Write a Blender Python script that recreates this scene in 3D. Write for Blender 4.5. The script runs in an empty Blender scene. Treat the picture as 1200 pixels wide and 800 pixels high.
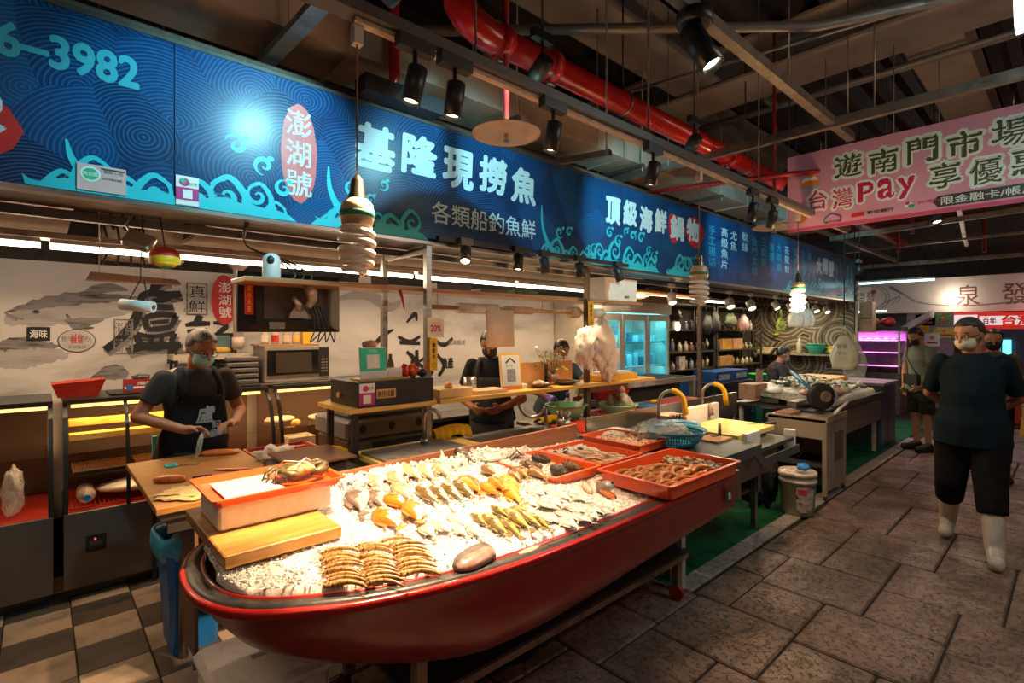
import bpy, bmesh, math, random
from mathutils import Vector, Matrix, Euler
rnd = random.Random(7)
PI = math.pi
R = math.radians
SC = bpy.context.scene
COL = SC.collection
# ---------------- camera, world, exposure, large lights ----------------
cam_d = bpy.data.cameras.new('camera'); cam = bpy.data.objects.new('camera', cam_d); COL.objects.link(cam)
cam.location = (0,0,1.6); cam.rotation_euler = (R(90),0, R(-42.4))
cam_d.sensor_width = 36; cam_d.lens = 18.15; cam_d.shift_y = -11 / 1200; cam_d.clip_start = 0.02
SC.camera = cam
SC.view_settings.view_transform = 'Standard'; SC.view_settings.look = 'None'
SC.view_settings.gamma = 1; SC.view_settings.exposure = 0.0; SC.view_settings.use_curve_mapping = False
w = bpy.data.worlds.new('world'); SC.world = w; w.use_nodes = True
w.node_tree.nodes['Background'].inputs[0].default_value = (0.8,0.55,0.42,1)
w.node_tree.nodes['Background'].inputs[1].default_value = 0.06
def area(name, loc, rot, sx, sy, power, col):
 d = bpy.data.lights.new(name, 'AREA'); d.shape = 'RECTANGLE'; d.size = sx; d.size_y = sy; d.energy = power; d.color = col
 o = bpy.data.objects.new(name, d); COL.objects.link(o); o.location = loc; o.rotation_euler = rot
 return o
def spot(name, loc, target, power, col, deg=50, blend=.5, size=.03):
 d = bpy.data.lights.new(name, 'SPOT'); d.energy = power; d.color = col; d.spot_size = R(deg); d.spot_blend = blend; d.shadow_soft_size = size
 o = bpy.data.objects.new(name, d); COL.objects.link(o); o.location = loc
 o.rotation_euler = (Vector(target) - Vector(loc)).to_track_quat('-Z', 'Y').to_euler()
 return o
def point(name, loc, power, col, size=.05):
 d = bpy.data.lights.new(name, 'POINT'); d.energy = power; d.color = col; d.shadow_soft_size = size
 o = bpy.data.objects.new(name, d); COL.objects.link(o); o.location = loc
 return o
WARM = (1,.68,.38); WARM2 = (1,.71,.43); COOL = (.35,.85,1)
# strip lights over the kitchen and over the neighbouring stalls (their tubes are built below)
KITCHEN = [area('kitchen_strip_light', (x, 4.0,2.1),(R(-12),0,0),1.8,.06,21, WARM2) for x in (.3,2.2,4.4,6.8)] + [area('kitchen_strip_uplight', (x, 4.05,2.125),(R(180),0,0),1.8,.05,8, WARM2) for x in (-.6,1.4,3.4)]
STALL2 = [area('stall_strip_light', (x, 3.9,2.1),(0,0,0),1.6,.06,30,(1,.78,.47)) for x in (8.6,10.6)]
FARL = [area('far_hall_light', (11.6, y, 2.9),(0,0,0),1,1,10,(1,.72,.7)) for y in (-.3,1.8)]
# unseen fill lights added behind and beside the photographer, without any fixtures
HALL = [area('hall_fill_light', (-1.2,-.6,3.4),(0, R(12),0),1.2,.3,30,(1,.66,.42)), area('hall_fill_light', (3.6,-1.6,3.4),(R(18),0,0),1.2,.3,26,(1,.60,.36)),
  area('hall_fill_light', (8.4,-.8,3.4),(0,0,0),1.2,.3,18,(1,.62,.45))]
HALL_UP = [area('hall_fill_uplight', (-1.0,.2,2.5),(R(180), R(-20), R(40)),1.4,.2,42,(1,.66,.42)), area('hall_fill_uplight', (4.5,-2.2,2.6),(R(155),0,0),1.4,.2,30,(1,.6,.4))]  # unseen upward fills added to brighten the undersides of duct and beams
# ---------------- node helpers ----------------
MATS = {}
def _nt(name):
 m = bpy.data.materials.new(name); m.use_nodes = True
 nt = m.node_tree; return m, nt, nt.nodes['Principled BSDF']
class NT:
 def __init__(s, nt): s.nt = nt
 def n(s, t, **kw):
  x = s.nt.nodes.new(t)
  for k, v in kw.items():
   if k == 'inp':
    for a, b in v.items():
     if hasattr(b, 'is_linked') or isinstance(b, bpy.types.NodeSocket): s.nt.links.new(b, x.inputs[a])
     else: x.inputs[a].default_value = b
   else: setattr(x, k, v)
  return x
 def math(s, op, a, b=None, c=None):
  x = s.nt.nodes.new('ShaderNodeMath'); x.operation = op
  for i, v in enumerate((a, b, c)):
   if v is None: continue
   if isinstance(v, bpy.types.NodeSocket): s.nt.links.new(v, x.inputs[i])
   else: x.inputs[i].default_value = v
  return x.outputs[0]
 def ramp(s, fac, stops, interp='LINEAR'):
  x = s.nt.nodes.new('ShaderNodeValToRGB'); x.color_ramp.interpolation = interp
  el = x.color_ramp.elements
  while len(el) > 1: el.remove(el[-1])
  el[0].position = stops[0][0]; el[0].color = (*stops[0][1][:3],1)
  for p, c in stops[1:]:
   e = el.new(p); e.color = (*c[:3],1)
  s.nt.links.new(fac, x.inputs[0]); return x.outputs[0]
 def link(s, a, b): s.nt.links.new(a, b)
 def coords(s, kind='Object'): return s.n('ShaderNodeTexCoord').outputs[kind]
 def noise(s, vec, scale, detail=3, rough=.55, dist=0):
  x = s.n('ShaderNodeTexNoise'); x.inputs['Scale'].default_value = scale; x.inputs['Detail'].default_value = detail
  x.inputs['Roughness'].default_value = rough; x.inputs['Distortion'].default_value = dist
  s.link(vec, x.inputs['Vector']); return x.outputs['Fac']
 def mapping(s, vec, scale=(1,1,1), rot=(0,0,0), loc=(0,0,0)):
  x = s.n('ShaderNodeMapping'); x.inputs['Scale'].default_value = scale; x.inputs['Rotation'].default_value = rot; x.inputs['Location'].default_value = loc
  s.link(vec, x.inputs['Vector']); return x.outputs[0]
 def mix(s, fac, a, b):
  x = s.n('ShaderNodeMix'); x.data_type = 'RGBA'
  for sock, v in ((x.inputs[0], fac),(x.inputs[6], a),(x.inputs[7], b)):
   if isinstance(v, bpy.types.NodeSocket): s.link(v, sock)
   else: sock.default_value = v if not isinstance(v, tuple) else (*v[:3],1)
  return x.outputs[2]
 def bump(s, h, strength, dist, bsdf):
  x = s.n('ShaderNodeBump'); x.inputs['Strength'].default_value = strength; x.inputs['Distance'].default_value = dist
  s.link(h, x.inputs['Height']); s.link(x.outputs[0], bsdf.inputs['Normal'])
def mat(name, col=(.5,.5,.5), rough=.5, metal=0, var=.18, vs=12, bump=0, bs=60, coat=0, emit=None, es=0, trans=0, ior=1.45, alpha=1, sss=0, vscale=(1,1,1), col2=None, thin=False):
 if name in MATS: return MATS[name]
 m, nt, b = _nt(name); N = NT(nt)
 b.inputs['Roughness'].default_value = rough; b.inputs['Metallic'].default_value = metal
 b.inputs['Base Color'].default_value = (*col, 1)
 if var > 0 or bump > 0:
  v = N.mapping(N.coords(), vscale)
  if var > 0:
   f = N.noise(v, vs)
   c2 = col2 if col2 else tuple(c * (1 - var * 2) for c in col)
   c3 = tuple(min(1, c * (1 + var * .6)) for c in col)
   N.link(N.ramp(f, [(.3, c2),(.5, col),(.72, c3)]), b.inputs['Base Color'])
  if bump > 0: N.bump(N.noise(v, bs, 4), bump, .004, b)
 if rough >= .8: b.inputs['Specular IOR Level'].default_value = .12
 if coat: b.inputs['Coat Weight'].default_value = coat; b.inputs['Coat Roughness'].default_value = .08
 if emit: b.inputs['Emission Color'].default_value = (*emit, 1); b.inputs['Emission Strength'].default_value = es
 if trans: b.inputs['Transmission Weight'].default_value = trans; b.inputs['IOR'].default_value = ior
 if alpha < 1: b.inputs['Alpha'].default_value = alpha
 if sss: b.inputs['Subsurface Weight'].default_value = sss; b.inputs['Subsurface Radius'].default_value = (.02,.01,.006); b.inputs['Subsurface Scale'].default_value = .3
 MATS[name] = m; return m
def glass(name, tint=(.9,.95,.95), a=.12, rough=.05):
 # thin clear sheet: mostly see-through with a reflective film
 if name in MATS: return MATS[name]
 m = bpy.data.materials.new(name); m.use_nodes = True; nt = m.node_tree; nt.nodes.clear(); N = NT(nt)
 tr = N.n('ShaderNodeBsdfTransparent'); tr.inputs[0].default_value = (*tint, 1)
 gl = N.n('ShaderNodeBsdfGlossy'); gl.inputs['Roughness'].default_value = rough; gl.inputs[0].default_value = (1,1,1,1)
 fr = N.n('ShaderNodeFresnel'); fr.inputs[0].default_value = 1.45
 ms = N.n('ShaderNodeMixShader'); ge = N.n('ShaderNodeNewGeometry'); N.link(N.math('MULTIPLY', N.math('ADD', fr.outputs[0], a * .3), N.math('SUBTRACT', 1, ge.outputs['Backfacing'])), ms.inputs[0]); N.link(tr.outputs[0], ms.inputs[1]); N.link(gl.outputs[0], ms.inputs[2])
 out = N.n('ShaderNodeOutputMaterial'); N.link(ms.outputs[0], out.inputs[0]); MATS[name] = m; return m
def plastic_film(name, tint=(.8,.82,.8), a=.35):
 if name in MATS: return MATS[name]
 m = bpy.data.materials.new(name); m.use_nodes = True; nt = m.node_tree; nt.nodes.clear(); N = NT(nt)
 tr = N.n('ShaderNodeBsdfTransparent'); tr.inputs[0].default_value = (1,1,1,1)
 p = N.n('ShaderNodeBsdfPrincipled'); p.inputs['Base Color'].default_value = (*tint, 1); p.inputs['Roughness'].default_value = .22
 nz = N.noise(N.coords(),30,3); N.bump(nz, .8,.01, p)
 ms = N.n('ShaderNodeMixShader'); N.link(N.math('MULTIPLY_ADD', nz, .5, a - .2), ms.inputs[0]); N.link(tr.outputs[0], ms.inputs[1]); N.link(p.outputs[0], ms.inputs[2])
 out = N.n('ShaderNodeOutputMaterial'); N.link(ms.outputs[0], out.inputs[0]); MATS[name] = m; return m
def wood(name, c1, c2, axis=0, rough=.45, scale=6, coat=0):
 if name in MATS: return MATS[name]
 m, nt, b = _nt(name); N = NT(nt)
 sc = [9,9,9]; sc[axis] = .8
 v = N.mapping(N.coords(), tuple(s * scale / 6 for s in sc))
 f = N.noise(v, 3,5,.6,1.2)
 N.link(N.ramp(f, [(.3, c1),(.5, tuple((a + b2) / 2 for a, b2 in zip(c1, c2))),(.65, c2)]), b.inputs['Base Color'])
 b.inputs['Roughness'].default_value = rough; N.bump(f, .15,.002, b)
 if coat: b.inputs['Coat Weight'].default_value = coat
 MATS[name] = m; return m
# ---------------- mesh builder ----------------
class MB:
 def __init__(s): s.v = []; s.f = []; s.m = []; s.sm = []; s.M = Matrix.Identity(4); s.mi = 0; s.smooth = False
 def add(s, vs, fs, smooth=None):
  o = len(s.v); s.v += [tuple(s.M @ Vector(p)) for p in vs]
  for f in fs: s.f.append(tuple(o + i for i in f)); s.m.append(s.mi); s.sm.append(s.smooth if smooth is None else smooth)
  return s
 def box(s, x0, x1, y0, y1, z0, z1, M=None):
  vs = [(x, y, z) for z in (z0, z1) for y in (y0, y1) for x in (x0, x1)]
  if M: vs = [tuple(M @ Vector(p)) for p in vs]
  return s.add(vs, [(0,2,3,1),(4,5,7,6),(0,1,5,4),(2,6,7,3),(0,4,6,2),(1,3,7,5)], False)
 def cbox(s, x0, x1, y0, y1, z0, z1, c=.01):
  # box with chamfered vertical edges and top rim
  def ring(i, z):
   a0, a1, b0, b1 = x0 + i, x1 - i, y0 + i, y1 - i
   return [(a0 + c, b0, z),(a1 - c, b0, z),(a1, b0 + c, z),(a1, b1 - c, z),(a1 - c, b1, z),(a0 + c, b1, z),(a0, b1 - c, z),(a0, b0 + c, z)]
  rs = [ring(c, z0), ring(0, z0 + c), ring(0, z1 - c), ring(c, z1)]
  return s.rings(rs, True, True, False)
 def rings(s, rs, cap0=True, cap1=True, smooth=True, closed=True):
  n = len(rs[0]); vs = [p for r in rs for p in r]; fs = []
  for i in range(len(rs) - 1):
   for j in range(n if closed else n - 1):
    k = (j + 1) % n
    fs.append((i * n + j, i * n + k, (i + 1) * n + k, (i + 1) * n + j))
  s.add(vs, fs, smooth)
  o = len(s.v) - len(vs)
  if cap0: s.f.append(tuple(o + j for j in reversed(range(n)))); s.m.append(s.mi); s.sm.append(False)
  if cap1: s.f.append(tuple(o + (len(rs) - 1) * n + j for j in range(n))); s.m.append(s.mi); s.sm.append(False)
  return s
 def lathe(s, prof, c=(0,0,0), n=24, smooth=True, axis='Z', cap0=True, cap1=True):
  rs = []
  for r, z in prof:
   ring = []
   for j in range(n):
    a = 2 * PI * j / n; p = (r * math.cos(a), r * math.sin(a), z)
    if axis == 'X': p = (p[2], p[0], p[1])
    if axis == 'Y': p = (p[1], p[2], p[0])
    ring.append((c[0] + p[0], c[1] + p[1], c[2] + p[2]))
   rs.append(ring)
  return s.rings(rs, cap0, cap1, smooth)
 def cyl(s, p0, p1, r0, r1=None, n=12, smooth=True):
  r1 = r0 if r1 is None else r1
  p0 = Vector(p0); p1 = Vector(p1); q = (p1 - p0).to_track_quat('Z', 'Y')
  rs = [[tuple(p + q @ Vector((r * math.cos(2 * PI * j / n), r * math.sin(2 * PI * j / n),0))) for j in range(n)] for p, r in ((p0, r0),(p1, r1))]
  return s.rings(rs, True, True, smooth)
 def tube(s, pts, r, n=8, smooth=True):
  pts = [Vector(p) for p in pts]; rs = []; up = None
  for i, p in enumerate(pts):
   d = (pts[min(i + 1, len(pts) - 1)] - pts[max(i - 1,0)]).normalized()
   if up is None: up = d.orthogonal().normalized()
   up = (up - d * up.dot(d)).normalized(); sd = d.cross(up)
   rr = r[i] if isinstance(r, (list, tuple)) else r
   rs.append([tuple(p + up * rr * math.cos(2 * PI * j / n) + sd * rr * math.sin(2 * PI * j / n)) for j in range(n)])
  return s.rings(rs, True, True, smooth)
 def ball(s, c, rx, ry=None, rz=None, n=12, m=8, M=None, keep=None):
  ry = rx if ry is None else ry; rz = rx if rz is None else rz
  vs = []; fs = []
  for i in range(m + 1):
   t = PI * i / m
   for j in range(n):
    a = 2 * PI * j / n; d = Vector((math.sin(t) * math.cos(a), math.sin(t) * math.sin(a), math.cos(t)))
    p = Vector((d.x * rx, d.y * ry, d.z * rz))
    if M: p = M.to_3x3() @ p
    vs.append((c[0] + p.x, c[1] + p.y, c[2] + p.z))
  for i in range(m):
   for j in range(n):
    k = (j + 1) % n
    t = PI * (i + .5) / m; a = 2 * PI * (j + .5) / n
    if keep and not keep(math.sin(t) * math.cos(a), math.sin(t) * math.sin(a), math.cos(t)): continue
    fs.append((i * n + j, (i + 1) * n + j, (i + 1) * n + k, i * n + k))
  return s.add(vs, fs, True)
 def prism(s, pts, o, u, v, w, smooth=False):
  # polygon pts in plane (u,v) at origin o, extruded by vector w
  o = Vector(o); u = Vector(u); v = Vector(v); w = Vector(w)
  a = [tuple(o + u * x + v * y) for x, y in pts]; b = [tuple(Vector(p) + w) for p in a]
  return s.rings([a, b], True, True, smooth)
 def build(s, name, mats, parent=None, origin='base', bevel=0, mods=None, weld=False, clean=False):
  me = bpy.data.meshes.new(name)
  vs = s.v
  if parent is None and origin == 'base' and vs:
   xs = [p[0] for p in vs]; ys = [p[1] for p in vs]; zs = [p[2] for p in vs]
   oo = ((min(xs) + max(xs)) / 2,(min(ys) + max(ys)) / 2, min(zs))
  else: oo = (0,0,0)
  me.from_pydata([(p[0] - oo[0], p[1] - oo[1], p[2] - oo[2]) for p in vs],[], s.f)
  me.polygons.foreach_set('material_index', s.m); me.polygons.foreach_set('use_smooth', s.sm)
  if not isinstance(mats, (list, tuple)): mats = [mats]
  for m in mats: me.materials.append(m)
  if weld or clean or True:
   bm = bmesh.new(); bm.from_mesh(me)
   if weld: bmesh.ops.remove_doubles(bm, verts=bm.verts, dist=1e-5)
   bmesh.ops.delete(bm, geom=[v for v in bm.verts if not v.link_faces], context='VERTS')
   if not clean: bmesh.ops.recalc_face_normals(bm, faces=bm.faces)
   bm.to_mesh(me); bm.free()
  o = bpy.data.objects.new(name, me); COL.objects.link(o); o.location = oo
  if bevel:
   md = o.modifiers.new('bevel', 'BEVEL'); md.width = bevel; md.segments = 2; md.limit_method = 'ANGLE'; md.angle_limit = R(50)
  if parent is not None: attach(o, parent)
  return o
def wloc(o):
 v = Vector((0,0,0))
 while o: v += o.location; o = o.parent if not o.parent else o.parent
 return v
def attach(o, parent):
 # every parent is unrotated while it is being built
 v = Vector(parent.location); p = parent.parent
 inv = Matrix.Identity(4)
 if p is not None: v = Vector(WL[parent.name])
 else: v = Vector(parent.location)
 o.parent = parent; o.matrix_parent_inverse = Matrix.Translation(-v) if p is None else Matrix.Translation(-v)
 WL[o.name] = Vector(o.location)
WL = {}
def tag(o, label=None, cat=None, group=None, kind=None):
 if label: o['label'] = label
 if cat: o['category'] = cat
 if group: o['group'] = group
 if kind: o['kind'] = kind
 return o
def thing(name, label, cat, loc=(0,0,0), group=None):
 o = bpy.data.objects.new(name, None); COL.objects.link(o); o.location = loc; o.empty_display_size = .1
 return tag(o, label, cat, group)
def copy_tree(o, parent=None):
 c = o.copy(); COL.objects.link(c)
 if parent is not None: c.parent = parent; c.matrix_parent_inverse = o.matrix_parent_inverse.copy()
 for ch in list(o.children): copy_tree(ch, c)
 return c
def place(o, loc, rz=0, rx=0, ry=0, s=1):
 o.location = loc; o.rotation_euler = (rx, ry, rz); o.scale = (s, s, s) if not isinstance(s, tuple) else s
 return o
def box(name, x0, x1, y0, y1, z0, z1, m, parent=None, bevel=0):
 return MB().box(x0, x1, y0, y1, z0, z1).build(name, m, parent, bevel=bevel)
# ---------------- flat print and lettering on panels ----------------
TC = {}
def text_mesh(s, bold, vertical):
 k = (s, bold, vertical)
 if k in TC: return TC[k]
 cu = bpy.data.curves.new('lettering', 'FONT')
 cu.body = '\n'.join(s) if vertical else s
 cu.size = 1; cu.align_x = 'CENTER'; cu.align_y = 'CENTER'; cu.resolution_u = 3
 if vertical: cu.space_line = 1.08
 o = bpy.data.objects.new('lettering_source', cu); COL.objects.link(o)
 bpy.context.view_layer.update()
 me = bpy.data.meshes.new_from_object(o.evaluated_get(bpy.context.evaluated_depsgraph_get()))
 bpy.data.objects.remove(o); me.name = 'lettering'
 if bold:
  b = bmesh.new()
  for i in range(8):
   t = me.copy(); t.transform(Matrix.Translation((bold * math.cos(i * PI / 4), bold * math.sin(i * PI / 4), i * .00008))); b.from_mesh(t)
  b.to_mesh(me); b.free()
 xs = [v.co.x for v in me.vertices]; ys = [v.co.y for v in me.vertices]
 me['bb'] = (min(xs), max(xs), min(ys), max(ys))
 TC[k] = me; return me
class Panel:
 # flat face: origin o, unit right r, unit up u, outward normal n
 def __init__(s, o, r, u, parent):
  s.o = Vector(o); s.r = Vector(r).normalized(); s.u = Vector(u).normalized(); s.n = s.r.cross(s.u); s.p = parent
  s.k = 0
 def off(s): s.k += 1; return .0012 + s.k * .00005
 def pt(s, x, y, d): return s.o + s.r * x + s.u * y + s.n * d
 def poly(s, name, pts, m, d=None):
  d = s.off() if d is None else d
  b = MB(); b.add([tuple(s.pt(x, y, d)) for x, y in pts],[tuple(range(len(pts)))])
  return b.build(name, m, s.p, clean=True)
 def polys(s, name, lst, m, d=None):
  d = s.off() if d is None else d
  b = MB()
  for i, pts in enumerate(lst): b.add([tuple(s.pt(x, y, d + i * 1e-5)) for x, y in pts],[tuple(range(len(pts)))])
  return b.build(name, m, s.p, clean=True)
 def rect(s, name, x0, x1, y0, y1, m, d=None): return s.poly(name, [(x0, y0),(x1, y0),(x1, y1),(x0, y1)], m, d)
 def disc(s, name, cx, cy, rx, ry, m, n=24, wob=0):
  return s.poly(name, [(cx + rx * math.cos(2 * PI * i / n) * (1 + wob * rnd.uniform(-1,1)), cy + ry * math.sin(2 * PI * i / n) * (1 + wob * rnd.uniform(-1,1))) for i in range(n)], m)
 def text(s, t, cx, cy, w, h, m, bold=0, vertical=False, name='lettering', shear=0, d=None):
  # fit the words into a w x h box centred at cx, cy
  me0 = text_mesh(t, bold, vertical); x0, x1, y0, y1 = me0['bb']
  key = ('m', t, bold, vertical, m.name)
  if key not in TC:
   c = me0.copy(); c.materials.clear(); c.materials.append(m)
   for p in c.polygons: p.material_index = 0
   TC[key] = c
  me = TC[key]
  o = bpy.data.objects.new(name, me); COL.objects.link(o)
  d = s.off() if d is None else d
  sx = w / (x1 - x0); sy = h / (y1 - y0)
  c = s.pt(cx, cy, d) - s.r * ((x0 + x1) / 2 * sx) - s.u * ((y0 + y1) / 2 * sy)
  M = Matrix(((s.r.x * sx, s.u.x * sy + s.r.x * shear * sy, s.n.x, c.x),(s.r.y * sx, s.u.y * sy + s.r.y * shear * sy, s.n.y, c.y),(s.r.z * sx, s.u.z * sy + s.r.z * shear * sy, s.n.z, c.z),(0,0,0,1)))
  if shear == 0: o.matrix_world = M
  else:
   me = me.copy(); me.transform(M); o.data = me
  attach(o, s.p); return o
def ribbon(pts, w):
 # tapered flat stroke: list of quads along pts with widths w
 out = []; L = []
 n = len(pts)
 for i in range(n):
  a = pts[max(i - 1,0)]; b = pts[min(i + 1, n - 1)]
  dx, dy = b[0] - a[0], b[1] - a[1]; l = math.hypot(dx, dy) or 1
  ww = w[i] if isinstance(w, list) else w
  L.append(((pts[i][0] - dy / l * ww / 2, pts[i][1] + dx / l * ww / 2),(pts[i][0] + dy / l * ww / 2, pts[i][1] - dx / l * ww / 2)))
 for i in range(n - 1): out.append([L[i][0], L[i][1], L[i + 1][1], L[i + 1][0]])
 return out
def spline(p, k=6):
 out = []
 for i in range(len(p) - 1):
  p0 = p[max(i - 1,0)]; p1 = p[i]; p2 = p[i + 1]; p3 = p[min(i + 2, len(p) - 1)]
  for j in range(k):
   t = j / k
   out.append(tuple(.5 * ((2 * b) + (-a + c) * t + (2 * a - 5 * b + 4 * c - d) * t * t + (-a + 3 * b - 3 * c + d) * t ** 3) for a, b, c, d in zip(p0, p1, p2, p3)))
 out.append(tuple(p[-1])); return out
# ======================= THE SETTING =======================
def struct(o): o['kind'] = 'structure'; return o
# --- paving: stamped stone slabs in the aisle, laid in stepped courses ---
def slab_mat():
 m, nt, b = _nt('stamped stone'); N = NT(nt)
 v = N.coords(); oi = N.n('ShaderNodeObjectInfo')
 va = N.n('ShaderNodeVectorMath', operation='ADD'); N.link(v, va.inputs[0]); N.link(oi.outputs['Location'], va.inputs[1]); v = va.outputs[0]
 n1 = N.noise(v, 2.6,7,.68,.5); n2 = N.noise(v, 34,4,.75,.4); n3 = N.noise(v, 7,6,.7,.8)
 base = N.ramp(n1,[(.32,(.07,.045,.032)),(.5,(.165,.108,.08)),(.66,(.27,.195,.15))])
 pit = N.ramp(n2,[(.40,(1,1,1)),(.47,(0,0,0))])
 c = N.mix(N.math('MULTIPLY', pit, .8), base, (.03,.02,.015))
 # creases pressed into the stone
 cr = N.math('ABSOLUTE', N.math('SUBTRACT', n3,.5)); crm = N.ramp(cr, [(0,(1,1,1)),(.012,(0,0,0))])
 msk = N.ramp(N.noise(v, 3.1,2),[(.5,(0,0,0)),(.58,(1,1,1))])
 cm = N.math('MULTIPLY', crm, msk)
 c = N.mix(N.math('MULTIPLY', cm, .75), c, (.02,.015,.012))
 N.link(c, b.inputs['Base Color'])
 N.link(N.ramp(n1,[(.35,(.62,) * 3),(.65,(.36,) * 3)]), b.inputs['Roughness'])
 h = N.math('SUBTRACT', N.math('SUBTRACT', N.math('MULTIPLY', n3,.6), N.math('MULTIPLY', pit, .35)), N.math('MULTIPLY', cm, .8))
 N.bump(h, .75,.008, b); return m
SLAB = slab_mat()
GROUT = mat('dark grout', (.03,.024,.02),.8)
floor = struct(MB().box(-3,15,-3.6,6,-.08,-.012).build('floor', GROUT, None))
FL_N = 0
def course_y(n, x):
 k = math.floor((x - (2.97 - .53 * n)) / .98); return 1.38 - .375 * n - .18 * k
for n in range(-12,14):
 # cut positions: the steps of the course above and of the course below
 cuts = set()
 for nn in (n, n + 1):
  for k in range(-6,14): cuts.add(round(2.97 - .53 * nn + .98 * k, 3))
 cuts = sorted(cuts)
 for a, b_ in zip(cuts, cuts[1:]):
  if b_ - a < .08: continue
  xm = (a + b_) / 2; y1 = course_y(n, xm); y0 = course_y(n + 1, xm)
  lim = 1.595 if xm > 2.95 else 2.45
  if y0 >= lim - .02 or b_ < .35 or a > 11.5 or y1 < -2.6: continue
  y1 = min(y1, lim)
  if xm - y0 * 0.4 < -.5: continue
  # keep the paving the camera (or a step beside it) could see
  if xm * .674 + ((y0 + y1) / 2) * .738 < .7: continue
  g = .006; z = rnd.uniform(-.002,.002)
  bb = MB().cbox(a + g, b_ - g, y0 + g, y1 - g, -.03, z, .008)
  o = bb.build('stone', SLAB, None); o.parent = floor; o.matrix_parent_inverse = Matrix.Translation(-floor.location); FL_N += 1
# --- kerb and green drain strip under the stalls ---
KERB = mat('kerb stone', (.23,.2,.17),.6, var=.3, vs=30, bump=.5, bs=90)
kerb = struct(MB().box(2.95,9.6,1.6,1.73,-.03,-.004).build('trim_1', GROUT))
x = 2.95
while x < 9.5:
 o = MB().cbox(x + .004, x + .476,1.603,1.728,-.02,.012,.006).build('stone', KERB, None, origin='base'); o.parent = kerb; o.matrix_parent_inverse = Matrix.Translation(-kerb.location); x += .48
green = mat('green floor paint', (.006,.075,.028),.85, var=.3, vs=5, bump=.3, bs=25)
struct(box('floor_green_strip', 2.95,11.5,1.732,2.45,-.011,.002, green)).name = 'trim_2'
# --- chequered vinyl tiles behind the counter ---
TL = mat('light grey floor tile', (.27,.20,.15),.4, var=.22, vs=6, bump=.1)
TD = mat('charcoal floor tile', (.055,.042,.034),.38, var=.25, vs=7, bump=.1)
tf = struct(box('trim_3', -1.5,8,2.45,4.8,-.012,-.006, GROUT)); tf.name = 'trim_3'
i0 = 0
tile_me = MB().cbox(-.137,.137,-.134,.134,0,.009,.003).build('tile', [TL]); tile_me2 = tile_me.copy(); tile_me2.data = tile_me.data.copy(); tile_me2.data.materials[0] = TD; COL.objects.link(tile_me2)
for i in range(-5,12):
 for j in range(0,9):
  x = .13 + .28 * (i + .5); y = 2.59 + .27 * (j)
  if x > 3.2 or y > 4.7 or y < 2.5: continue
  # light tile at column 0, row 3.41-3.67
  r = round((y - 3.54) / .27); lt = (i + r) % 2 == 0
  src = tile_me if lt else tile_me2
  o = src.copy(); COL.objects.link(o); o.name = 'tile'; o.location = (x, 3.54 + .27 * r, -.007)
  o.parent = tf; o.matrix_parent_inverse = Matrix.Translation(-tf.location)
bpy.data.objects.remove(tile_me); bpy.data.objects.remove(tile_me2)
# --- walls ---
WALLM = mat('painted wall', (.55,.5,.45),.7, var=.1)
struct(box('wall_back', -2.5,12,4.86,5.0,0,4.6, mat('dark upper wall', (.08,.07,.06),.8)))
def mural_mat():
 m, nt, b = _nt('ink wash mural'); N = NT(nt); v = N.mapping(N.coords(),(.7,1,2.2))
 a = N.noise(v, 1.1,5,.6,.6)
 c = N.ramp(a, [(.3,(.36,.34,.33)),(.42,(.55,.52,.49)),(.55,(.74,.70,.66)),(.75,(.8,.76,.72))])
 N.link(c, b.inputs['Base Color']); b.inputs['Roughness'].default_value = .5; return m
MUR = mural_mat()
mural = struct(box('wall_mural', -2.2,6.1,4.80,4.84,.3,2.09, MUR)); mural.name = 'wall_back_panel'
INK = mat('black ink', (.012,.012,.015),.6, var=0)
INKG = mat('grey ink wash', (.24,.22,.22),.6, var=.45, vs=7, vscale=(.8,1,5))
INKL = mat('pale ink wash', (.48,.45,.43),.6, var=.12, vs=7, vscale=(.8,1,4))
GRNK = mat('dark green ink', (.02,.15,.06),.5, var=0)
SEAL = mat('seal red print', (.55,.03,.03),.5, var=.1)
PW = mat('white print', (.85,.83,.8),.5, var=0)
mp = Panel((0,4.80,0),(1,0,0),(0,0,1), mural)
# brush strokes and seals on the mural, in metres along the wall and up
def strokes(lst, m, name='ink_stroke'):
 for pts, ws in lst:
  p = spline(pts); n = len(p) - 1; W = []
  for i in range(n + 1):
   f = i / n * (len(ws) - 1); k = min(int(f), len(ws) - 2); W.append(ws[k] + (ws[k + 1] - ws[k]) * (f - k))
  mp.polys(name, ribbon(p, W), m)
def inkfish(a, b, h, m1, m2):
 up = []; lo = []
 for i in range(25):
  t = i / 24; x = a[0] + (b[0] - a[0]) * t; z = a[1] + (b[1] - a[1]) * t
  w = h * (math.sin(PI * min(1, t * 1.02) ** .8) * .9 + .05)
  up.append((x, z + w + rnd.uniform(0,.02))); lo.append((x, z - w * .55 - rnd.uniform(0,.02)))
 mp.poly('ink_fish_shadow', [(p[0], p[1] - .03) for p in up] + [(p[0], p[1] - .04) for p in reversed(lo)], m2)
 mid = [((p[0] + q[0]) / 2, p[1] * .4 + q[1] * .6 + .02) for p, q in zip(up, lo)]
 mp.poly('ink_fish', up + list(reversed(mid)), m1)
def fr(a, b, c, d, lw, m):
 for q in ([(a, b),(c, b),(c, b + lw),(a, b + lw)],[(a, d - lw),(c, d - lw),(c, d),(a, d)],[(a, b),(a + lw, b),(a + lw, d),(a, d)],[(c - lw, b),(c, b),(c, d),(c - lw, d)]): mp.poly('seal_frame', q, m)
def mt(s, a, b, c, d, m, bold=0, vert=False): mp.text(s, (a + c) / 2,(b + d) / 2, c - a, d - b, m, bold, vert)
inkfish((-0.177,1.708),(0.633,1.843),0.11, INKG, INKL)
inkfish((-0.276,1.45),(0.145,1.474),0.1, INKG, INKL)
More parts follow.
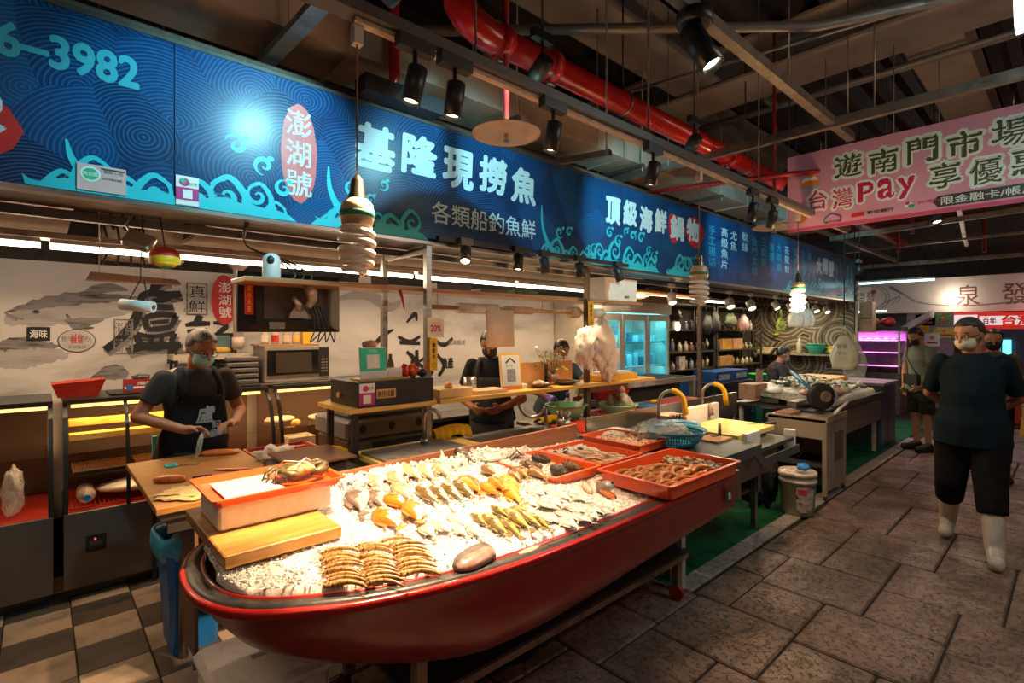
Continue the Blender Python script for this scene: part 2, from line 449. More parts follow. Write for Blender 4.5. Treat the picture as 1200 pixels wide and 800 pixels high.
strokes([([(-0.177,1.73),(-0.141,1.703),(-0.083,1.687)],[0.0085,0.0254,0.0085]),([(-0.165,1.708),(-0.116,1.68)],[0.0085,0.0169])], INKG)
strokes([([(0.122,1.684),(0.214,1.667),(0.343,1.694)],[0.0085,0.0763,0.0169]),([(0.135,1.726),(0.181,1.642),(0.285,1.631)],[0.0085,0.0508,0.0085]),([(0.214,1.856),(0.285,1.903),(0.383,1.927),(0.484,1.914)],[0.0085,0.0678,0.0678,0.0085])], INKG)
strokes([([(-0.177,1.47),(-0.116,1.548)],[0.0085,0.0169]),([(-0.177,1.487),(-0.1,1.554)],[0.0085,0.0169]),([(-0.177,1.504),(-0.083,1.56)],[0.0085,0.0169]),([(-0.177,1.521),(-0.066,1.565)],[0.0085,0.0169])], INKG)
strokes([([(0.122,1.204),(0.238,1.239),(0.324,1.283),(0.408,1.303),(0.484,1.274)],[0.0085,0.0169,0.0678,0.1186,0.0424]),([(0.285,1.254),(0.358,1.318),(0.459,1.339)],[0.0169,0.0678,0.0169])], INKG)
strokes([([(0.841,1.763),(0.99,1.858),(1.127,1.792),(1.244,1.723)],[0.0169,0.1356,0.1186,0.0508]),([(1.127,1.628),(1.211,1.708),(1.251,1.752)],[0.0169,0.1186,0.0508])], INKL)
strokes([([(2.106,1.92),(2.415,1.976),(2.653,1.856),(2.802,1.933)],[0.0254,0.1186,0.1017,0.0254])], INKL)
mp.disc('ink_eye', -0.024,1.74,0.022,0.018, INKG, 14)
mp.disc('ink_eye', -0.024,1.74,0.012,0.01, INK, 12)
strokes([([(0.699,1.985),(0.671,1.937),(0.644,1.883)],[0.0487,0.0877,0.039]),([(0.665,1.943),(0.71,1.953),(0.76,1.962)],[0.0292,0.0585,0.0292]),([(0.568,1.847),(0.644,1.876),(0.738,1.861),(0.835,1.878)],[0.0487,0.0682,0.078,0.0585]),([(0.579,1.854),(0.563,1.749),(0.521,1.632),(0.443,1.524),(0.358,1.443)],[0.0487,0.0682,0.078,0.0682,0.0585]),([(0.644,1.817),(0.71,1.82),(0.766,1.835)],[0.039,0.0487,0.0292]),([(0.622,1.777),(0.71,1.766),(0.783,1.768)],[0.039,0.0585,0.0487]),([(0.6,1.685),(0.699,1.713),(0.806,1.701)],[0.0487,0.0585,0.0487]),([(0.595,1.691),(0.611,1.593)],[0.0585,0.039]),([(0.8,1.701),(0.766,1.607)],[0.0585,0.039]),([(0.611,1.593),(0.687,1.6),(0.766,1.613)],[0.039,0.0487,0.0487]),([(0.633,1.646),(0.755,1.66)],[0.0292,0.039]),([(0.547,1.555),(0.568,1.477)],[0.0682,0.039]),([(0.547,1.561),(0.654,1.541),(0.794,1.566)],[0.039,0.039,0.039]),([(0.644,1.547),(0.633,1.469)],[0.0292,0.039]),([(0.71,1.553),(0.699,1.467)],[0.0292,0.039]),([(0.789,1.566),(0.766,1.472)],[0.0585,0.039]),([(0.49,1.427),(0.574,1.463),(0.71,1.467),(0.835,1.471)],[0.0585,0.078,0.0682,0.0682])], INKG)
strokes([([(0.687,2.011),(0.66,1.963),(0.633,1.909)],[0.0424,0.0763,0.0339]),([(0.654,1.969),(0.699,1.979),(0.749,1.988)],[0.0254,0.0508,0.0254]),([(0.558,1.872),(0.633,1.902),(0.726,1.887),(0.823,1.905)],[0.0424,0.0593,0.0678,0.0508]),([(0.568,1.879),(0.552,1.775),(0.51,1.658),(0.433,1.549),(0.348,1.469)],[0.0424,0.0593,0.0678,0.0593,0.0508]),([(0.633,1.843),(0.699,1.846),(0.755,1.861)],[0.0339,0.0424,0.0254]),([(0.611,1.803),(0.699,1.793),(0.772,1.795)],[0.0339,0.0508,0.0424]),([(0.59,1.711),(0.687,1.739),(0.794,1.728)],[0.0424,0.0508,0.0424]),([(0.584,1.717),(0.6,1.62)],[0.0508,0.0339]),([(0.789,1.728),(0.755,1.634)],[0.0508,0.0339]),([(0.6,1.62),(0.676,1.626),(0.755,1.64)],[0.0339,0.0424,0.0424]),([(0.622,1.672),(0.743,1.687)],[0.0254,0.0339]),([(0.536,1.581),(0.558,1.503)],[0.0593,0.0339]),([(0.536,1.587),(0.644,1.567),(0.783,1.593)],[0.0339,0.0339,0.0339]),([(0.633,1.574),(0.622,1.495)],[0.0254,0.0339]),([(0.699,1.58),(0.687,1.494)],[0.0254,0.0339]),([(0.777,1.593),(0.755,1.499)],[0.0508,0.0339]),([(0.479,1.453),(0.563,1.49),(0.699,1.494),(0.823,1.498)],[0.0508,0.0678,0.0593,0.0593])], INK)
strokes([([(0.917,1.71),(0.965,1.69)],[0.0763,0.0763]),([(0.852,1.654),(0.929,1.669),(1.027,1.67)],[0.0254,0.0508,0.0339]),([(0.864,1.607),(1.008,1.621)],[0.0254,0.0339]),([(0.858,1.552),(1.008,1.579)],[0.0169,0.0339]),([(1.051,1.677),(1.127,1.671),(1.14,1.636),(1.083,1.593)],[0.0254,0.0424,0.0424,0.0339]),([(1.127,1.636),(1.039,1.544),(0.99,1.523)],[0.0339,0.0339,0.0254]),([(0.732,1.413),(0.806,1.411)],[0.1186,0.1186])], INK)
fr(0.858,1.736,1.008,1.998,0.012, INKG)
mt('真鮮', 0.876,1.757,0.996,1.976, INK, 0, True)
fr(0.398,1.436,0.516,1.697,0.01, INKG)
mt('澎湖', 0.408,1.448,0.454,1.676, INKG, 0, True)
mt('鮮魚', 0.464,1.447,0.51,1.677, INKG, 0, True)
mp.disc('seal', 1.133,1.871,0.1,0.21, SEAL, 26,0.03)
mt('澎湖號', 1.089,1.72,1.185,2.017, PW, 0.01, True)
mp.rect('seal', -0.07,0.05,1.54,1.635, INK)
mp.text('海味', -0.01,1.588,0.09,0.06, PW, 0.02)
mp.disc('seal_ring', 0.191,1.539,0.104,0.082, INK, 30)
mp.disc('seal', 0.191,1.539,0.099,0.077, MUR, 30)
mp.text('誠信', 0.191,1.553,0.065,0.07, SEAL, 0.02)
mp.text('鮮 魚', 0.191,1.553,0.17,0.045, INKG)
mp.text('澎湖直送', 0.191,1.493,0.10,0.022, GRNK)
strokes([([(2.508,1.487),(2.604,1.574),(2.712,1.627)],[0.0508,0.0508,0.0169]),([(2.762,1.555),(2.905,1.5),(3.032,1.554)],[0.0339,0.0424,0.0339]),([(2.864,1.7),(2.968,1.793),(2.99,1.72)],[0.0169,0.0593,0.0169]),([(2.782,1.492),(3.032,1.48)],[0.0424,0.0424]),([(3.208,1.524),(3.345,1.456),(3.462,1.532)],[0.0339,0.0508,0.0339]),([(2.864,1.392),(2.947,1.316),(2.895,1.209)],[0.0339,0.0508,0.0339]),([(2.99,1.407),(2.99,1.131)],[0.0424,0.0593]),([(3.011,1.277),(3.175,1.365)],[0.0254,0.0424]),([(3.011,1.259),(3.197,1.138)],[0.0339,0.0508]),([(3.253,1.353),(3.345,1.226),(3.276,1.115)],[0.0339,0.0424,0.0424])], INK)
mt('澎湖直送', 3.392,1.455,3.645,1.511, INKG, 0, False)
mt('漁產', 3.31,1.189,3.474,1.318, INK, 0.03, False)
# --- end wall of the stall row: printed with coiled line circles ---
def spiral_mat():
 m, nt, b = _nt('coil patterned wall'); N = NT(nt)
 sx = N.n('ShaderNodeSeparateXYZ'); N.link(N.coords(), sx.inputs[0]); cx = N.n('ShaderNodeCombineXYZ'); N.link(sx.outputs[1], cx.inputs[0]); N.link(sx.outputs[2], cx.inputs[1])
 vo = N.n('ShaderNodeTexVoronoi'); vo.voronoi_dimensions = '2D'; vo.inputs['Scale'].default_value = 1.15; vo.inputs['Randomness'].default_value = .8; N.link(cx.outputs[0], vo.inputs['Vector'])
 rg = N.math('SINE', N.math('MULTIPLY_ADD', vo.outputs['Distance'],70, N.math('MULTIPLY', N.noise(cx.outputs[0],5),4)))
 big = N.math('SINE', N.math('MULTIPLY', vo.outputs['Distance'],22))
 c = N.ramp(rg, [(.0,(.12,.10,.075)),(.45,(.30,.26,.19)),(.8,(.38,.33,.25))])
 c = N.mix(N.ramp(big, [(.9,(0,0,0)),(.97,(1,1,1))]), c, (.02,.018,.015))
 N.link(c, b.inputs['Base Color']); b.inputs['Roughness'].default_value = .45; return m
struct(box('wall_stall_end', 11.8,11.9,2.9,4.86,0,2.6, spiral_mat())).name = 'wall_right'
# --- far wall of the hall ---
struct(box('wall_far', 14.5,14.6,-3.6,5.5,0,4.6, mat('far wall', (.10,.085,.085),.7)))
# --- ceiling: ribbed steel deck, painted beams ---
DECK = mat('dark steel deck', (.022,.018,.016),.6, var=.3, vs=3)
b = MB(); b.box(-3,15,-4,6,4.62,4.7)
y = -4
while y < 6: b.add([(-3, y, 4.62),(-3, y + .05,4.54),(-3, y + .15,4.54),(-3, y + .2,4.62),(15, y, 4.62),(15, y + .05,4.54),(15, y + .15,4.54),(15, y + .2,4.62)],[(0,1,5,4),(1,2,6,5),(2,3,7,6)], False); y += .3
struct(b.build('ceiling', DECK))
BEAM = mat('fireproofed beam', (.36,.29,.24),.85, var=.12, vs=3, bump=.4, bs=40)
BEAM2 = mat('grey painted beam', (.24,.21,.19),.7, var=.12, vs=3)
def ibeam(name, p0, p1, w, h, m):
 p0 = Vector(p0); p1 = Vector(p1); d = (p1 - p0).normalized(); sd = d.cross(Vector((0,0,1))).normalized(); b = MB()
 for a, c_, z0, z1 in ((-w / 2, w / 2,0,.03),(-.02,.02,.03, h - .03),(-w / 2, w / 2, h - .03, h)):
  b.rings([[tuple(p + sd * a + Vector((0,0, z0))), tuple(p + sd * c_ + Vector((0,0, z0))), tuple(p + sd * c_ + Vector((0,0, z1))), tuple(p + sd * a + Vector((0,0, z1)))] for p in (p0, p1)], smooth=False)
 return struct(b.build(name, m))
# ======================= THE BLUE WAVE SIGN =======================
def wave_mat():
 m, nt, b = _nt('printed blue waves'); N = NT(nt)
 sx = N.n('ShaderNodeSeparateXYZ'); N.link(N.coords(), sx.inputs[0]); cx = N.n('ShaderNodeCombineXYZ'); N.link(sx.outputs[0], cx.inputs[0]); N.link(sx.outputs[2], cx.inputs[1])
 wv = N.n('ShaderNodeTexNoise'); wv.inputs['Scale'].default_value = 2.2; wv.inputs['Detail'].default_value = 1; N.link(cx.outputs[0], wv.inputs['Vector'])
 wa = N.n('ShaderNodeVectorMath', operation='MULTIPLY_ADD'); N.link(wv.outputs['Color'], wa.inputs[0]); wa.inputs[1].default_value = (.14,.14,0); N.link(cx.outputs[0], wa.inputs[2])
 vo = N.n('ShaderNodeTexVoronoi'); vo.voronoi_dimensions = '2D'; vo.inputs['Scale'].default_value = 2.9; vo.inputs['Randomness'].default_value = .85; N.link(wa.outputs[0], vo.inputs['Vector'])
 sc = N.n('ShaderNodeSeparateXYZ'); N.link(vo.outputs['Color'], sc.inputs[0])
 d1 = N.n('ShaderNodeVectorMath', operation='SUBTRACT'); N.link(wa.outputs[0], d1.inputs[0]); N.link(vo.outputs['Position'], d1.inputs[1])
 d2 = N.n('ShaderNodeVectorMath', operation='ADD'); N.link(d1.outputs[0], d2.inputs[0]); d2.inputs[1].default_value = (-.06,.13,0)
 d3 = N.n('ShaderNodeVectorMath', operation='MULTIPLY'); N.link(d2.outputs[0], d3.inputs[0]); d3.inputs[1].default_value = (1,1.15,0)
 d4 = N.n('ShaderNodeVectorMath', operation='LENGTH'); N.link(d3.outputs[0], d4.inputs[0])
 rg = N.math('SINE', N.math('MULTIPLY', d4.outputs['Value'],330))
 ln = N.ramp(rg, [(.3,(0,0,0)),(.75,(1,1,1))])
 base = N.ramp(sc.outputs[0],[(0,(.002,.018,.065)),(.5,(.003,.035,.12)),(1,(.005,.065,.19))])
 c = N.mix(N.math('MULTIPLY', ln, .5), base, (.012,.16,.42))
 edge = N.ramp(vo.outputs['Distance'],[(.58,(0,0,0)),(.75,(1,1,1))])
 c = N.mix(N.math('MULTIPLY', edge, .6), c, (.002,.02,.08))
 N.link(c, b.inputs['Base Color']); b.inputs['Roughness'].default_value = .32; b.inputs['Specular IOR Level'].default_value = .35; return m
SY, SZ0, SZ1 = 2.9,2.2,2.975
STEEL = mat('brushed stainless steel', (.42,.4,.37),.32,1, var=.12, vs=4, vscale=(1,1,12))
STEELD = mat('dull stainless steel', (.30,.28,.26),.42,1, var=.2, vs=5)
sign = thing('shop_sign', 'long blue fascia sign with printed waves and white fish shop lettering above the counters', 'sign', (5.0, SY, SZ0))
WV = wave_mat()
seams = [-2.6,.47,3.47,6.6,9.2,11.58]
for a, c_ in zip(seams, seams[1:]): MB().box(a + .002, c_ - .002, SY, SY + .05, SZ0, SZ1).build('sign_panel', WV, sign)
MB().box(-2.6,11.58, SY + .0, SY + .34, SZ0 - .012, SZ0 - .002).build('soffit', mat('dark steel soffit', (.2,.18,.16),.35,.8, var=.2, vs=3), sign)
MB().box(-2.6,11.58, SY - .012, SY + .05, SZ0 - .02, SZ0).build('lower_trim', STEEL, sign)
MB().box(-2.6,11.58, SY - .006, SY + .05, SZ1, SZ1 + .02).build('upper_trim', mat('dark trim', (.05,.045,.04),.5), sign)
MB().box(11.585,11.6, SY, SY + .6, SZ0, SZ1).build('end_panel', mat('blue grey sign end', (.1,.16,.24),.5), sign)
sp = Panel((0, SY, 0),(1,0,0),(0,0,1), sign)
CY = mat('light cyan print', (.02,.50,.60),.4, var=0)
CYW = mat('white cyan print', (.55,.78,.84),.4, var=0)
CYM = mat('teal lettering print', (.03,.33,.42),.4, var=0)
REDP = mat('red brush print', (.6,.02,.02),.45, var=0)
def curl(x, z, r, dirn=1, turns=1.25, w=.3, st=0):
 pts = []; W = []; n = 30
 for i in range(n + 1):
  t = i / n; a = st + dirn * turns * 2 * PI * t; rr = r * (1 - t) ** .8 * 1.0 + r * .12
  pts.append((x + rr * math.cos(a), z + rr * math.sin(a))); W.append(r * w * (.25 + .9 * math.sin(PI * min(1, t * 1.1)) if t < .9 else .5))
 return ribbon(pts, W)
def arcs(x, z, r, a0, a1, k=3, w=.006):
 q = []
 for i in range(k):
  rr = r * (1 - .17 * i); pts = [(x + rr * math.cos(a0 + (a1 - a0) * j / 18), z + rr * math.sin(a0 + (a1 - a0) * j / 18)) for j in range(19)]
  q += ribbon(pts, [w * math.sin(PI * (j + .6) / 19.4) + .002 for j in range(19)])
 return q
def foam(x0, x1, hmax, seed, flip=1):
 # a crest of curling foam along the lower edge of the sign
 g = random.Random(seed); q = []; cut = []
 W = x1 - x0
 def clip(z): return max(z, SZ0 + .005)
 def addq(lst):
  for f in lst: q.append([(a, clip(b)) for a, b in f])
 x = x0
 while x < x1:
  t = (x - x0) / W; env = hmax * (.35 + .65 * math.sin(PI * t) ** .7)
  r = g.uniform(.055,.10); d = flip if g.random() < .75 else -flip
  z = SZ0 + g.uniform(.1,1) * env * .45
  # stem from the base to the curl
  bx = x - d * r * g.uniform(.4,1.4)
  addq(ribbon(spline([(bx - d * r, SZ0),(x - d * r * 1.15, z * .5 + SZ0 * .5),(x - d * r * .95, z + r * .2),(x - d * r * .2, z + r),(x + d * r * .7, z + r * .5)]),[r * 1.5, r * 1.25, r * 1.0, r * .8, r * .7, r * .62, r * .6, r * .55, r * .5, r * .5, r * .45, r * .42, r * .4, r * .4, r * .38, r * .36, r * .34, r * .32, r * .3, r * .28, r * .25, r * .22, r * .2, r * .15, r * .1]))
  addq(curl(x, z, r * .72,-d, 1.15,.42, PI / 2 + (0 if d > 0 else 0)))
  if g.random() < .7:
   z2 = SZ0 + env * g.uniform(.55,1); r2 = r * g.uniform(.45,.7)
   addq(curl(x + r * .5, z2, r2, d, 1.1,.5, g.uniform(0,6)))
   q.append([(x + r + r2 * .4 * math.cos(a), z2 + r2 + r2 * .3 * math.sin(a)) for a in [i * PI / 5 for i in range(10)]])
  addq([[(x - r * 1.6, SZ0),(x + r * 1.6, SZ0),(x + r * 1.0, SZ0 + r * .55),(x, SZ0 + r * .85),(x - r, SZ0 + r * .6)]])
  x += r * 1.55
 sp.polys('printed_foam', q, CY)['kind'] = 'stuff'
 q2 = []
 x = x0 + .1
 while x < x1 - .1: q2 += arcs(x, SZ0 - .01, g.uniform(.09,.15),.2, PI - .2,3,.005); x += g.uniform(.2,.34)
 q2 = [[(a, clip(b)) for a, b in f] for f in q2]
 sp.polys('printed_foam_line', q2, WVD)['kind'] = 'stuff'
WVD = mat('deep blue print', (.006,.16,.34),.4, var=0)
foam(.08,.45,.24,3); foam(.56,1.02,.42,5,-1); foam(1.22,1.85,.36,8); foam(3.02,3.45,.34,12,-1); foam(3.5,4.65,.36,21); foam(5.0,5.45,.33,30); foam(8.2,9.9,.36,41); foam(10.6,11.5,.3,43)
sp.polys('printed_foam_tail', ribbon(spline([(2.97,2.62),(2.98,2.45),(3.06,2.3),(3.2,2.22)]),[.01 + i * .003 for i in range(19)]) + ribbon(spline([(1.22,2.55),(1.23,2.42),(1.3,2.3),(1.42,2.24)]),[.008 + i * .0035 for i in range(19)]) + ribbon(spline([(0.08,2.42),(.1,2.34),(.15,2.28),(.25,2.24)]),[.008 + i * .003 for i in range(19)]), CY)['kind'] = 'stuff'
def st(s, x0, x1, z0, z1, m, bold=0, vert=False): sp.text(s, (x0 + x1) / 2,(z0 + z1) / 2, x1 - x0, z1 - z0, m, bold, vert)
st('6–3982', -.135,.335,2.705,2.85, CYM, .035)
# the red badge and white letter at the left edge of the frame
sp.disc('red_badge', -.30,2.42,.24,.16, REDP, 24,.05); st('客', -.42,-.10,2.33,2.56, CYW, .045)
sp.disc('red_seal', 1.055,2.585,.098,.275, mat('worn seal print', (.62,.12,.12),.45, var=.1),30,.03); st('澎湖號', .985,1.125,2.35,2.82, CYW, .008, True)
def brush(s, x0, x1, z0, z1, m, b=.04):
 n = len(s); w_ = (x1 - x0) / n
 for i, ch in enumerate(s): sp.text(ch, x0 + w_ * (i + .5),(z0 + z1) / 2 + (.012 if i % 2 else -.008), w_ * .86,(z1 - z0) * (1 - .04 * (i % 2)), m, b, shear=.05)
brush('基隆現撈魚', 1.36,2.93,2.60,2.88, CYW)
st('各類船釣魚鮮', 1.92,2.90,2.33,2.48, CYW, .008)
sp.disc('red_brush_mark', 4.98,2.70,.12,.16, REDP, 20,.12); sp.disc('red_brush_mark', 5.42,2.72,.2,.17, REDP, 20,.1)
brush('頂級海鮮', 3.78,4.86,2.60,2.86, CYW, .05); brush('鍋物', 4.88,5.56,2.59,2.86, CYW, .045)
cols = [('手工現切', 5.83,2.37,2.85,0),('高級魚片', 6.15,2.37,2.87,1),('尤魚', 6.4,2.62,2.86,1),('軟絲', 6.72,2.64,2.89,1),('金門文蛤', 7.02,2.36,2.86,0),('三點蟹', 7.32,2.49,2.88,0),('明蝦', 7.58,2.6,2.85,0),('大明蝦', 7.85,2.47,2.87,0),('花龍蝦', 8.15,2.47,2.87,1),('活手臂龍', 8.48,2.32,2.87,0),('之海產干貝', 8.8,2.30,2.87,0),('明蝦', 9.1,2.58,2.86,0)]
for s, x, z0, z1, wmt in cols: st(s, x - .09, x + .09, z0, z1, CYW if wmt else CYM, .01, True)
brush('大閘蟹', 9.4,10.35,2.56,2.85, CYW, .05)
for k, s in enumerate(['三點蟹活', '大沙公蟹', '紅蟳', '處女蟳', '軟殼蟹']): st(s, 10.42 + k * .22,10.56 + k * .22,2.85 - .12 * len(s),2.86, CYM, .01, True)
# small notices stuck on the sign
LPINK = mat('pale pink card', (.62,.42,.42),.5, var=.05); PURP = mat('magenta print', (.45,.02,.2),.5, var=0); DKT = mat('dark print', (.04,.035,.03),.5, var=0)
WHT = mat('white card', (.78,.78,.76),.5, var=.03); GRN = mat('green print', (.02,.42,.24),.5, var=0); YEL = mat('yellow print', (.85,.5,.01),.5, var=.04); ORG = mat('orange print', (.8,.22,.02),.5, var=0)
def card(name, label, o, r, u, w_, h, m, t=.004, cat='notice'):
 # a flat printed card: returns its thing and its print panel, origin at the lower left corner
 o = Vector(o); r = Vector(r).normalized(); u = Vector(u).normalized(); n = r.cross(u)
 th = thing(name, label, cat, tuple(o + r * w_ / 2)); b = MB(); b.prism([(0,0),(w_, 0),(w_, h),(0, h)], o - n * t, r, u, n * t); b.build('card', m, th)
 return th, Panel(o, r, u, th)
th, p = card('notice_card', 'pale pink notice card stuck on the blue sign, nearer the phone number', (.115, SY - .0085,2.215),(1,0,.0),(0,0,1),.17,.115, LPINK)
p.disc('badge', .045,.072,.035,.033, WHT); p.disc('badge_ring', .045,.072,.028,.025, GRN, 18); p.text('政供職', .045,.072,.05,.018, WHT); p.text('國民小吃', .125,.09,.07,.014, DKT); p.text('請向本攤位掃碼', .12,.06,.07,.01, DKT); p.rect('band', .08,.165,.099,.105, DKT)
th, p = card('notice_card', 'small white and magenta notice card stuck low on the blue sign', (.475, SY - .0085,2.21),(1,0,0),(0,0,1),.095,.14, WHT)
p.rect('band', 0,.095,.025,.085, PURP); p.rect('square', .028,.068,.033,.075, WHT); p.disc('flower', .035,.11,.022,.02, PURP, 10); p.disc('flower', .03,.115,.012,.012, GRN, 8); p.text('台灣', .07,.105,.035,.014, DKT)
# steel posts that carry the sign and shelves
def post(x, y, z0, z1, label, m=STEEL, w_=.02): return tag(MB().box(x - w_, x + w_, y - w_, y + w_, z0, z1).build('steel_post', m), label, 'post', 'steel posts along the counter')
# ======================= OVERHEAD: beams, duct, pipes, struts =======================
ibeam('trim_4', (5.5,-4,4.15),(5.5,6,4.15),.62,.4, BEAM)
ibeam('trim_5', (5.6,.88,4.2),(14.4,.88,4.2),.42,.34, BEAM)
ibeam('trim_6', (-2.5,2.75,4.2),(5.3,2.75,4.2),.5,.34, BEAM2)
ibeam('trim_7', (5.6,3.3,4.2),(14.4,3.3,4.2),.42,.34, BEAM2)
ibeam('trim_8', (10.6,-4,4.15),(10.6,6,4.15),.5,.4, BEAM2)
GALV = mat('galvanised duct', (.46,.36,.28),.5,.0, var=.14, vs=3)
d = thing('air_duct', 'long rectangular galvanised air duct hung above the blue fish shop sign', 'duct', (4,3.2,3.3))
for a in range(-2,7): MB().box(a * 1.4, a * 1.4 + 1.39,2.98,3.42,3.3,3.62).build('duct_section', GALV, d); MB().box(a * 1.4 - .012, a * 1.4 + .012,2.965,3.435,3.285,3.635).build('flange', GALV, d)
for x in (.99,2.7,4.4,6.1,7.8): MB().box(x, x + .04,2.9,3.5,3.24,3.27).build('hanger_bar', mat('slotted strut', (.13,.115,.1),.5,.6), d); [MB().cyl((x + .02, yy, 3.2),(x + .02, yy, 4.6),.006, n=6).build('hanger_rod', GALV, d) for yy in (2.92,3.47)]
REDPIPE = mat('glossy red pipe paint', (.50,.012,.01),.25, var=.12, vs=4, coat=.3)
REDPIPE2 = mat('dark red pipe paint', (.3,.012,.01),.35, var=.1)
BLK = mat('matt black metal', (.02,.02,.022),.42, var=0)
BLKG = mat('satin black metal', (.012,.02,.024),.3, var=0)
rp = thing('fire_pipe', 'thick glossy red fire main running above the track lights with bolted couplings', 'pipe', (6,2.28,3.22))
MB().cyl((1.95,2.28,3.3),(12.4,2.28,3.3),.08, n=20).build('pipe', REDPIPE, rp)
el = [(1.95,2.28,3.3),(1.85,2.28,3.31),(1.76,2.3,3.36),(1.72,2.34,3.46)]
MB().tube(spline(el, 5),.088,16).build('elbow', REDPIPE, rp)
MB().tube([(1.72,2.34,3.46),(1.70,2.42,3.6),(1.5,2.6,3.72),(1.3,2.8,3.78),(-.5,3.6,4.05)],.07,16).build('branch_pipe', REDPIPE, rp)
for x in (2.0,2.42,4.9,7.4):
 b = MB(); b.lathe([(.08,-.03),(.1,-.028),(.1,.028),(.08,.03)],(x, 2.28,3.3),20, axis='X', cap0=False, cap1=False); cp = b.build('coupling', REDPIPE, rp)
 for s in (-1,1): MB().cyl((x - .035,2.28,3.3 + s * .11),(x + .035,2.28,3.3 + s * .11),.012, n=6).build('bolt', STEEL, cp)
for x in (3.2,5.3,6.7,8.6):
 MB().tube([(x, 2.28 + .088 * math.sin(a * PI / 6),3.3 + .088 * math.cos(a * PI / 6)) for a in range(13)],.007,6).build('hanger_clip', STEEL, rp)
 MB().cyl((x, 2.28,3.39),(x, 2.28,4.6),.007, n=6).build('hanger_rod', BLK, rp)
tag(MB().tube(spline([(1.55,3.4,3.2),(1.58,3.2,3.14),(1.63,3.0,3.14),(1.66,2.93,3.2),(1.66,2.93,3.3)],5) + [(1.66,2.93,4.5)],.035,12).build('fire_branch_pipe', REDPIPE), 'short red pipe with a hooked elbow dropping past the duct edge', 'pipe')
tag(MB().tube([(1.6,2.2,4.1),(1.9,2.24,4.0),(1.97,2.24,3.9),(2.0,2.24,3.8),(2.0,2.24,2.765)],.018,8).build('sprinkler_drop', REDPIPE2), 'thin dark red drop pipe leading down to the nearest sprinkler plate', 'pipe')
for k, (x, y, z, lb) in enumerate([(2.0,2.24,2.75, 'round cream sprinkler plate hanging in front of the four big white characters'),(5.3,2.0,2.62, 'round cream sprinkler plate left of the pink banner')]):
 t = thing('sprinkler_plate', lb, 'sprinkler', (x, y, z - .05))
 b = MB(); b.lathe([(.2,0),(.2,.006),(.05,.02),(.02,.022)],(x, y, z),32); b.build('plate', mat('cream enamel', (.62,.50,.37),.5, var=.06), t)
 b = MB(); b.lathe([(.008,-.05),(.024,-.048),(.01,-.03),(.012,0)],(x, y, z),10); b.build('sprinkler_head', STEEL, t)
 if k: MB().cyl((x, y, z),(x, y, 4.6),.016).build('drop_pipe', REDPIPE2, t)
def line_pipe(name, pts, r, m, label, cat='pipe', grp=None): return tag(MB().tube(pts, r, 10).build(name, m), label, cat, grp)
GP = mat('grey conduit', (.22,.2,.18),.45,.4, var=.1)
line_pipe('grey_pipe', [(1.7,3.1,3.6),(3.28,1.6,3.6),(3.75,1.15,3.6),(4.2,.2,3.62),(4.6,-2,3.62)],.034, GP, 'grey pipe crossing over the red fire main toward the aisle')
line_pipe('grey_pipe', [(1.2,2.2,3.9),(2.3,2.9,3.75),(2.9,3.3,3.7)],.04, GP, 'short pale pipe beside the red elbow')
line_pipe('conduit', [(3.55,2.9,3.6),(3.96,.77,3.6),(4.2,-1,3.6)],.014, GP, 'thin conduit just right of the large grey spotlight')
line_pipe('conduit', [(6.0,5,4.1),(6.0,-3,4.1)],.03, GP, 'paired conduit behind the cream beam, lower one')
line_pipe('conduit', [(6.14,5,4.14),(6.14,-3,4.14)],.03, GP, 'paired conduit behind the cream beam, upper one')
line_pipe('red_cross_pipe', [(4.6,3.2,3.05),(4.9,1.7,3.0),(5.2,1.2,3.0)],.022, REDPIPE2, 'slim dark red pipe crossing below the fire main near the track end')
line_pipe('red_cross_pipe', [(8.6,3.6,3.4),(8.6,-2,3.4)],.045, REDPIPE2, 'dark red cross pipe above the far stalls, nearest')
line_pipe('red_cross_pipe', [(11.2,3.6,3.5),(11.2,-2,3.5)],.05, REDPIPE2, 'dark red cross pipe above the far stalls, farthest')
for x, y, z in ((9.8,1.7,3.1),(12.2,1.1,3.0),(11.5,2.2,3.05)): tag(MB().cyl((x, y, z),(x, y, 4.5),.03).build('red_drop_pipe', REDPIPE2), 'dark red vertical pipe dropping from the deck over the far stalls', 'pipe', 'red drop pipes over the far stalls')
# struts (C channel)
STRUT = mat('galvanised strut', (.30,.25,.20),.42,.75, var=.22, vs=8)
def channel(p0, p1, label, wd=.045, ht=.045, rods=()):
 p0 = Vector(p0); p1 = Vector(p1); d = (p1 - p0).normalized(); sd = d.cross(Vector((0,0,1))).normalized(); t = .005
 prof = [(-wd / 2,0),(wd / 2,0),(wd / 2, ht),(wd / 2 - .012, ht),(wd / 2 - .012, ht - t),(wd / 2 - t, ht - t),(wd / 2 - t, t),(-wd / 2 + t, t),(-wd / 2 + t, ht - t),(-wd / 2 + .012, ht - t),(-wd / 2 + .012, ht),(-wd / 2, ht)]
 th = thing('strut_channel', label, 'strut', tuple((p0 + p1) / 2))
 MB().rings([[tuple(p + sd * a + Vector((0,0, c))) for a, c in prof] for p in (p0, p1)], smooth=False).build('channel', STRUT, th)
 for f in rods:
  q = p0 + (p1 - p0) * f; MB().cyl(tuple(q),(q.x, q.y, 4.6),.006, n=6).build('hanger_rod', STRUT, th)
 return th
channel((.4,1.28,3.14),(5.02,1.28,3.2), 'steel strut running along the aisle and carrying the large grey spotlight', .06,.06,(.35,.7,.98))
channel((4.5,3.6,3.17),(4.5,-1.6,3.17), 'steel strut crossing the aisle in front of the pink banner', .05,.07,(.12,.5,.8))
channel((9.1,2.6,3.02),(8.6,-1.6,3.1), 'steel strut crossing just below the far edge of the pink banner', .05,.07,(.1,.6))
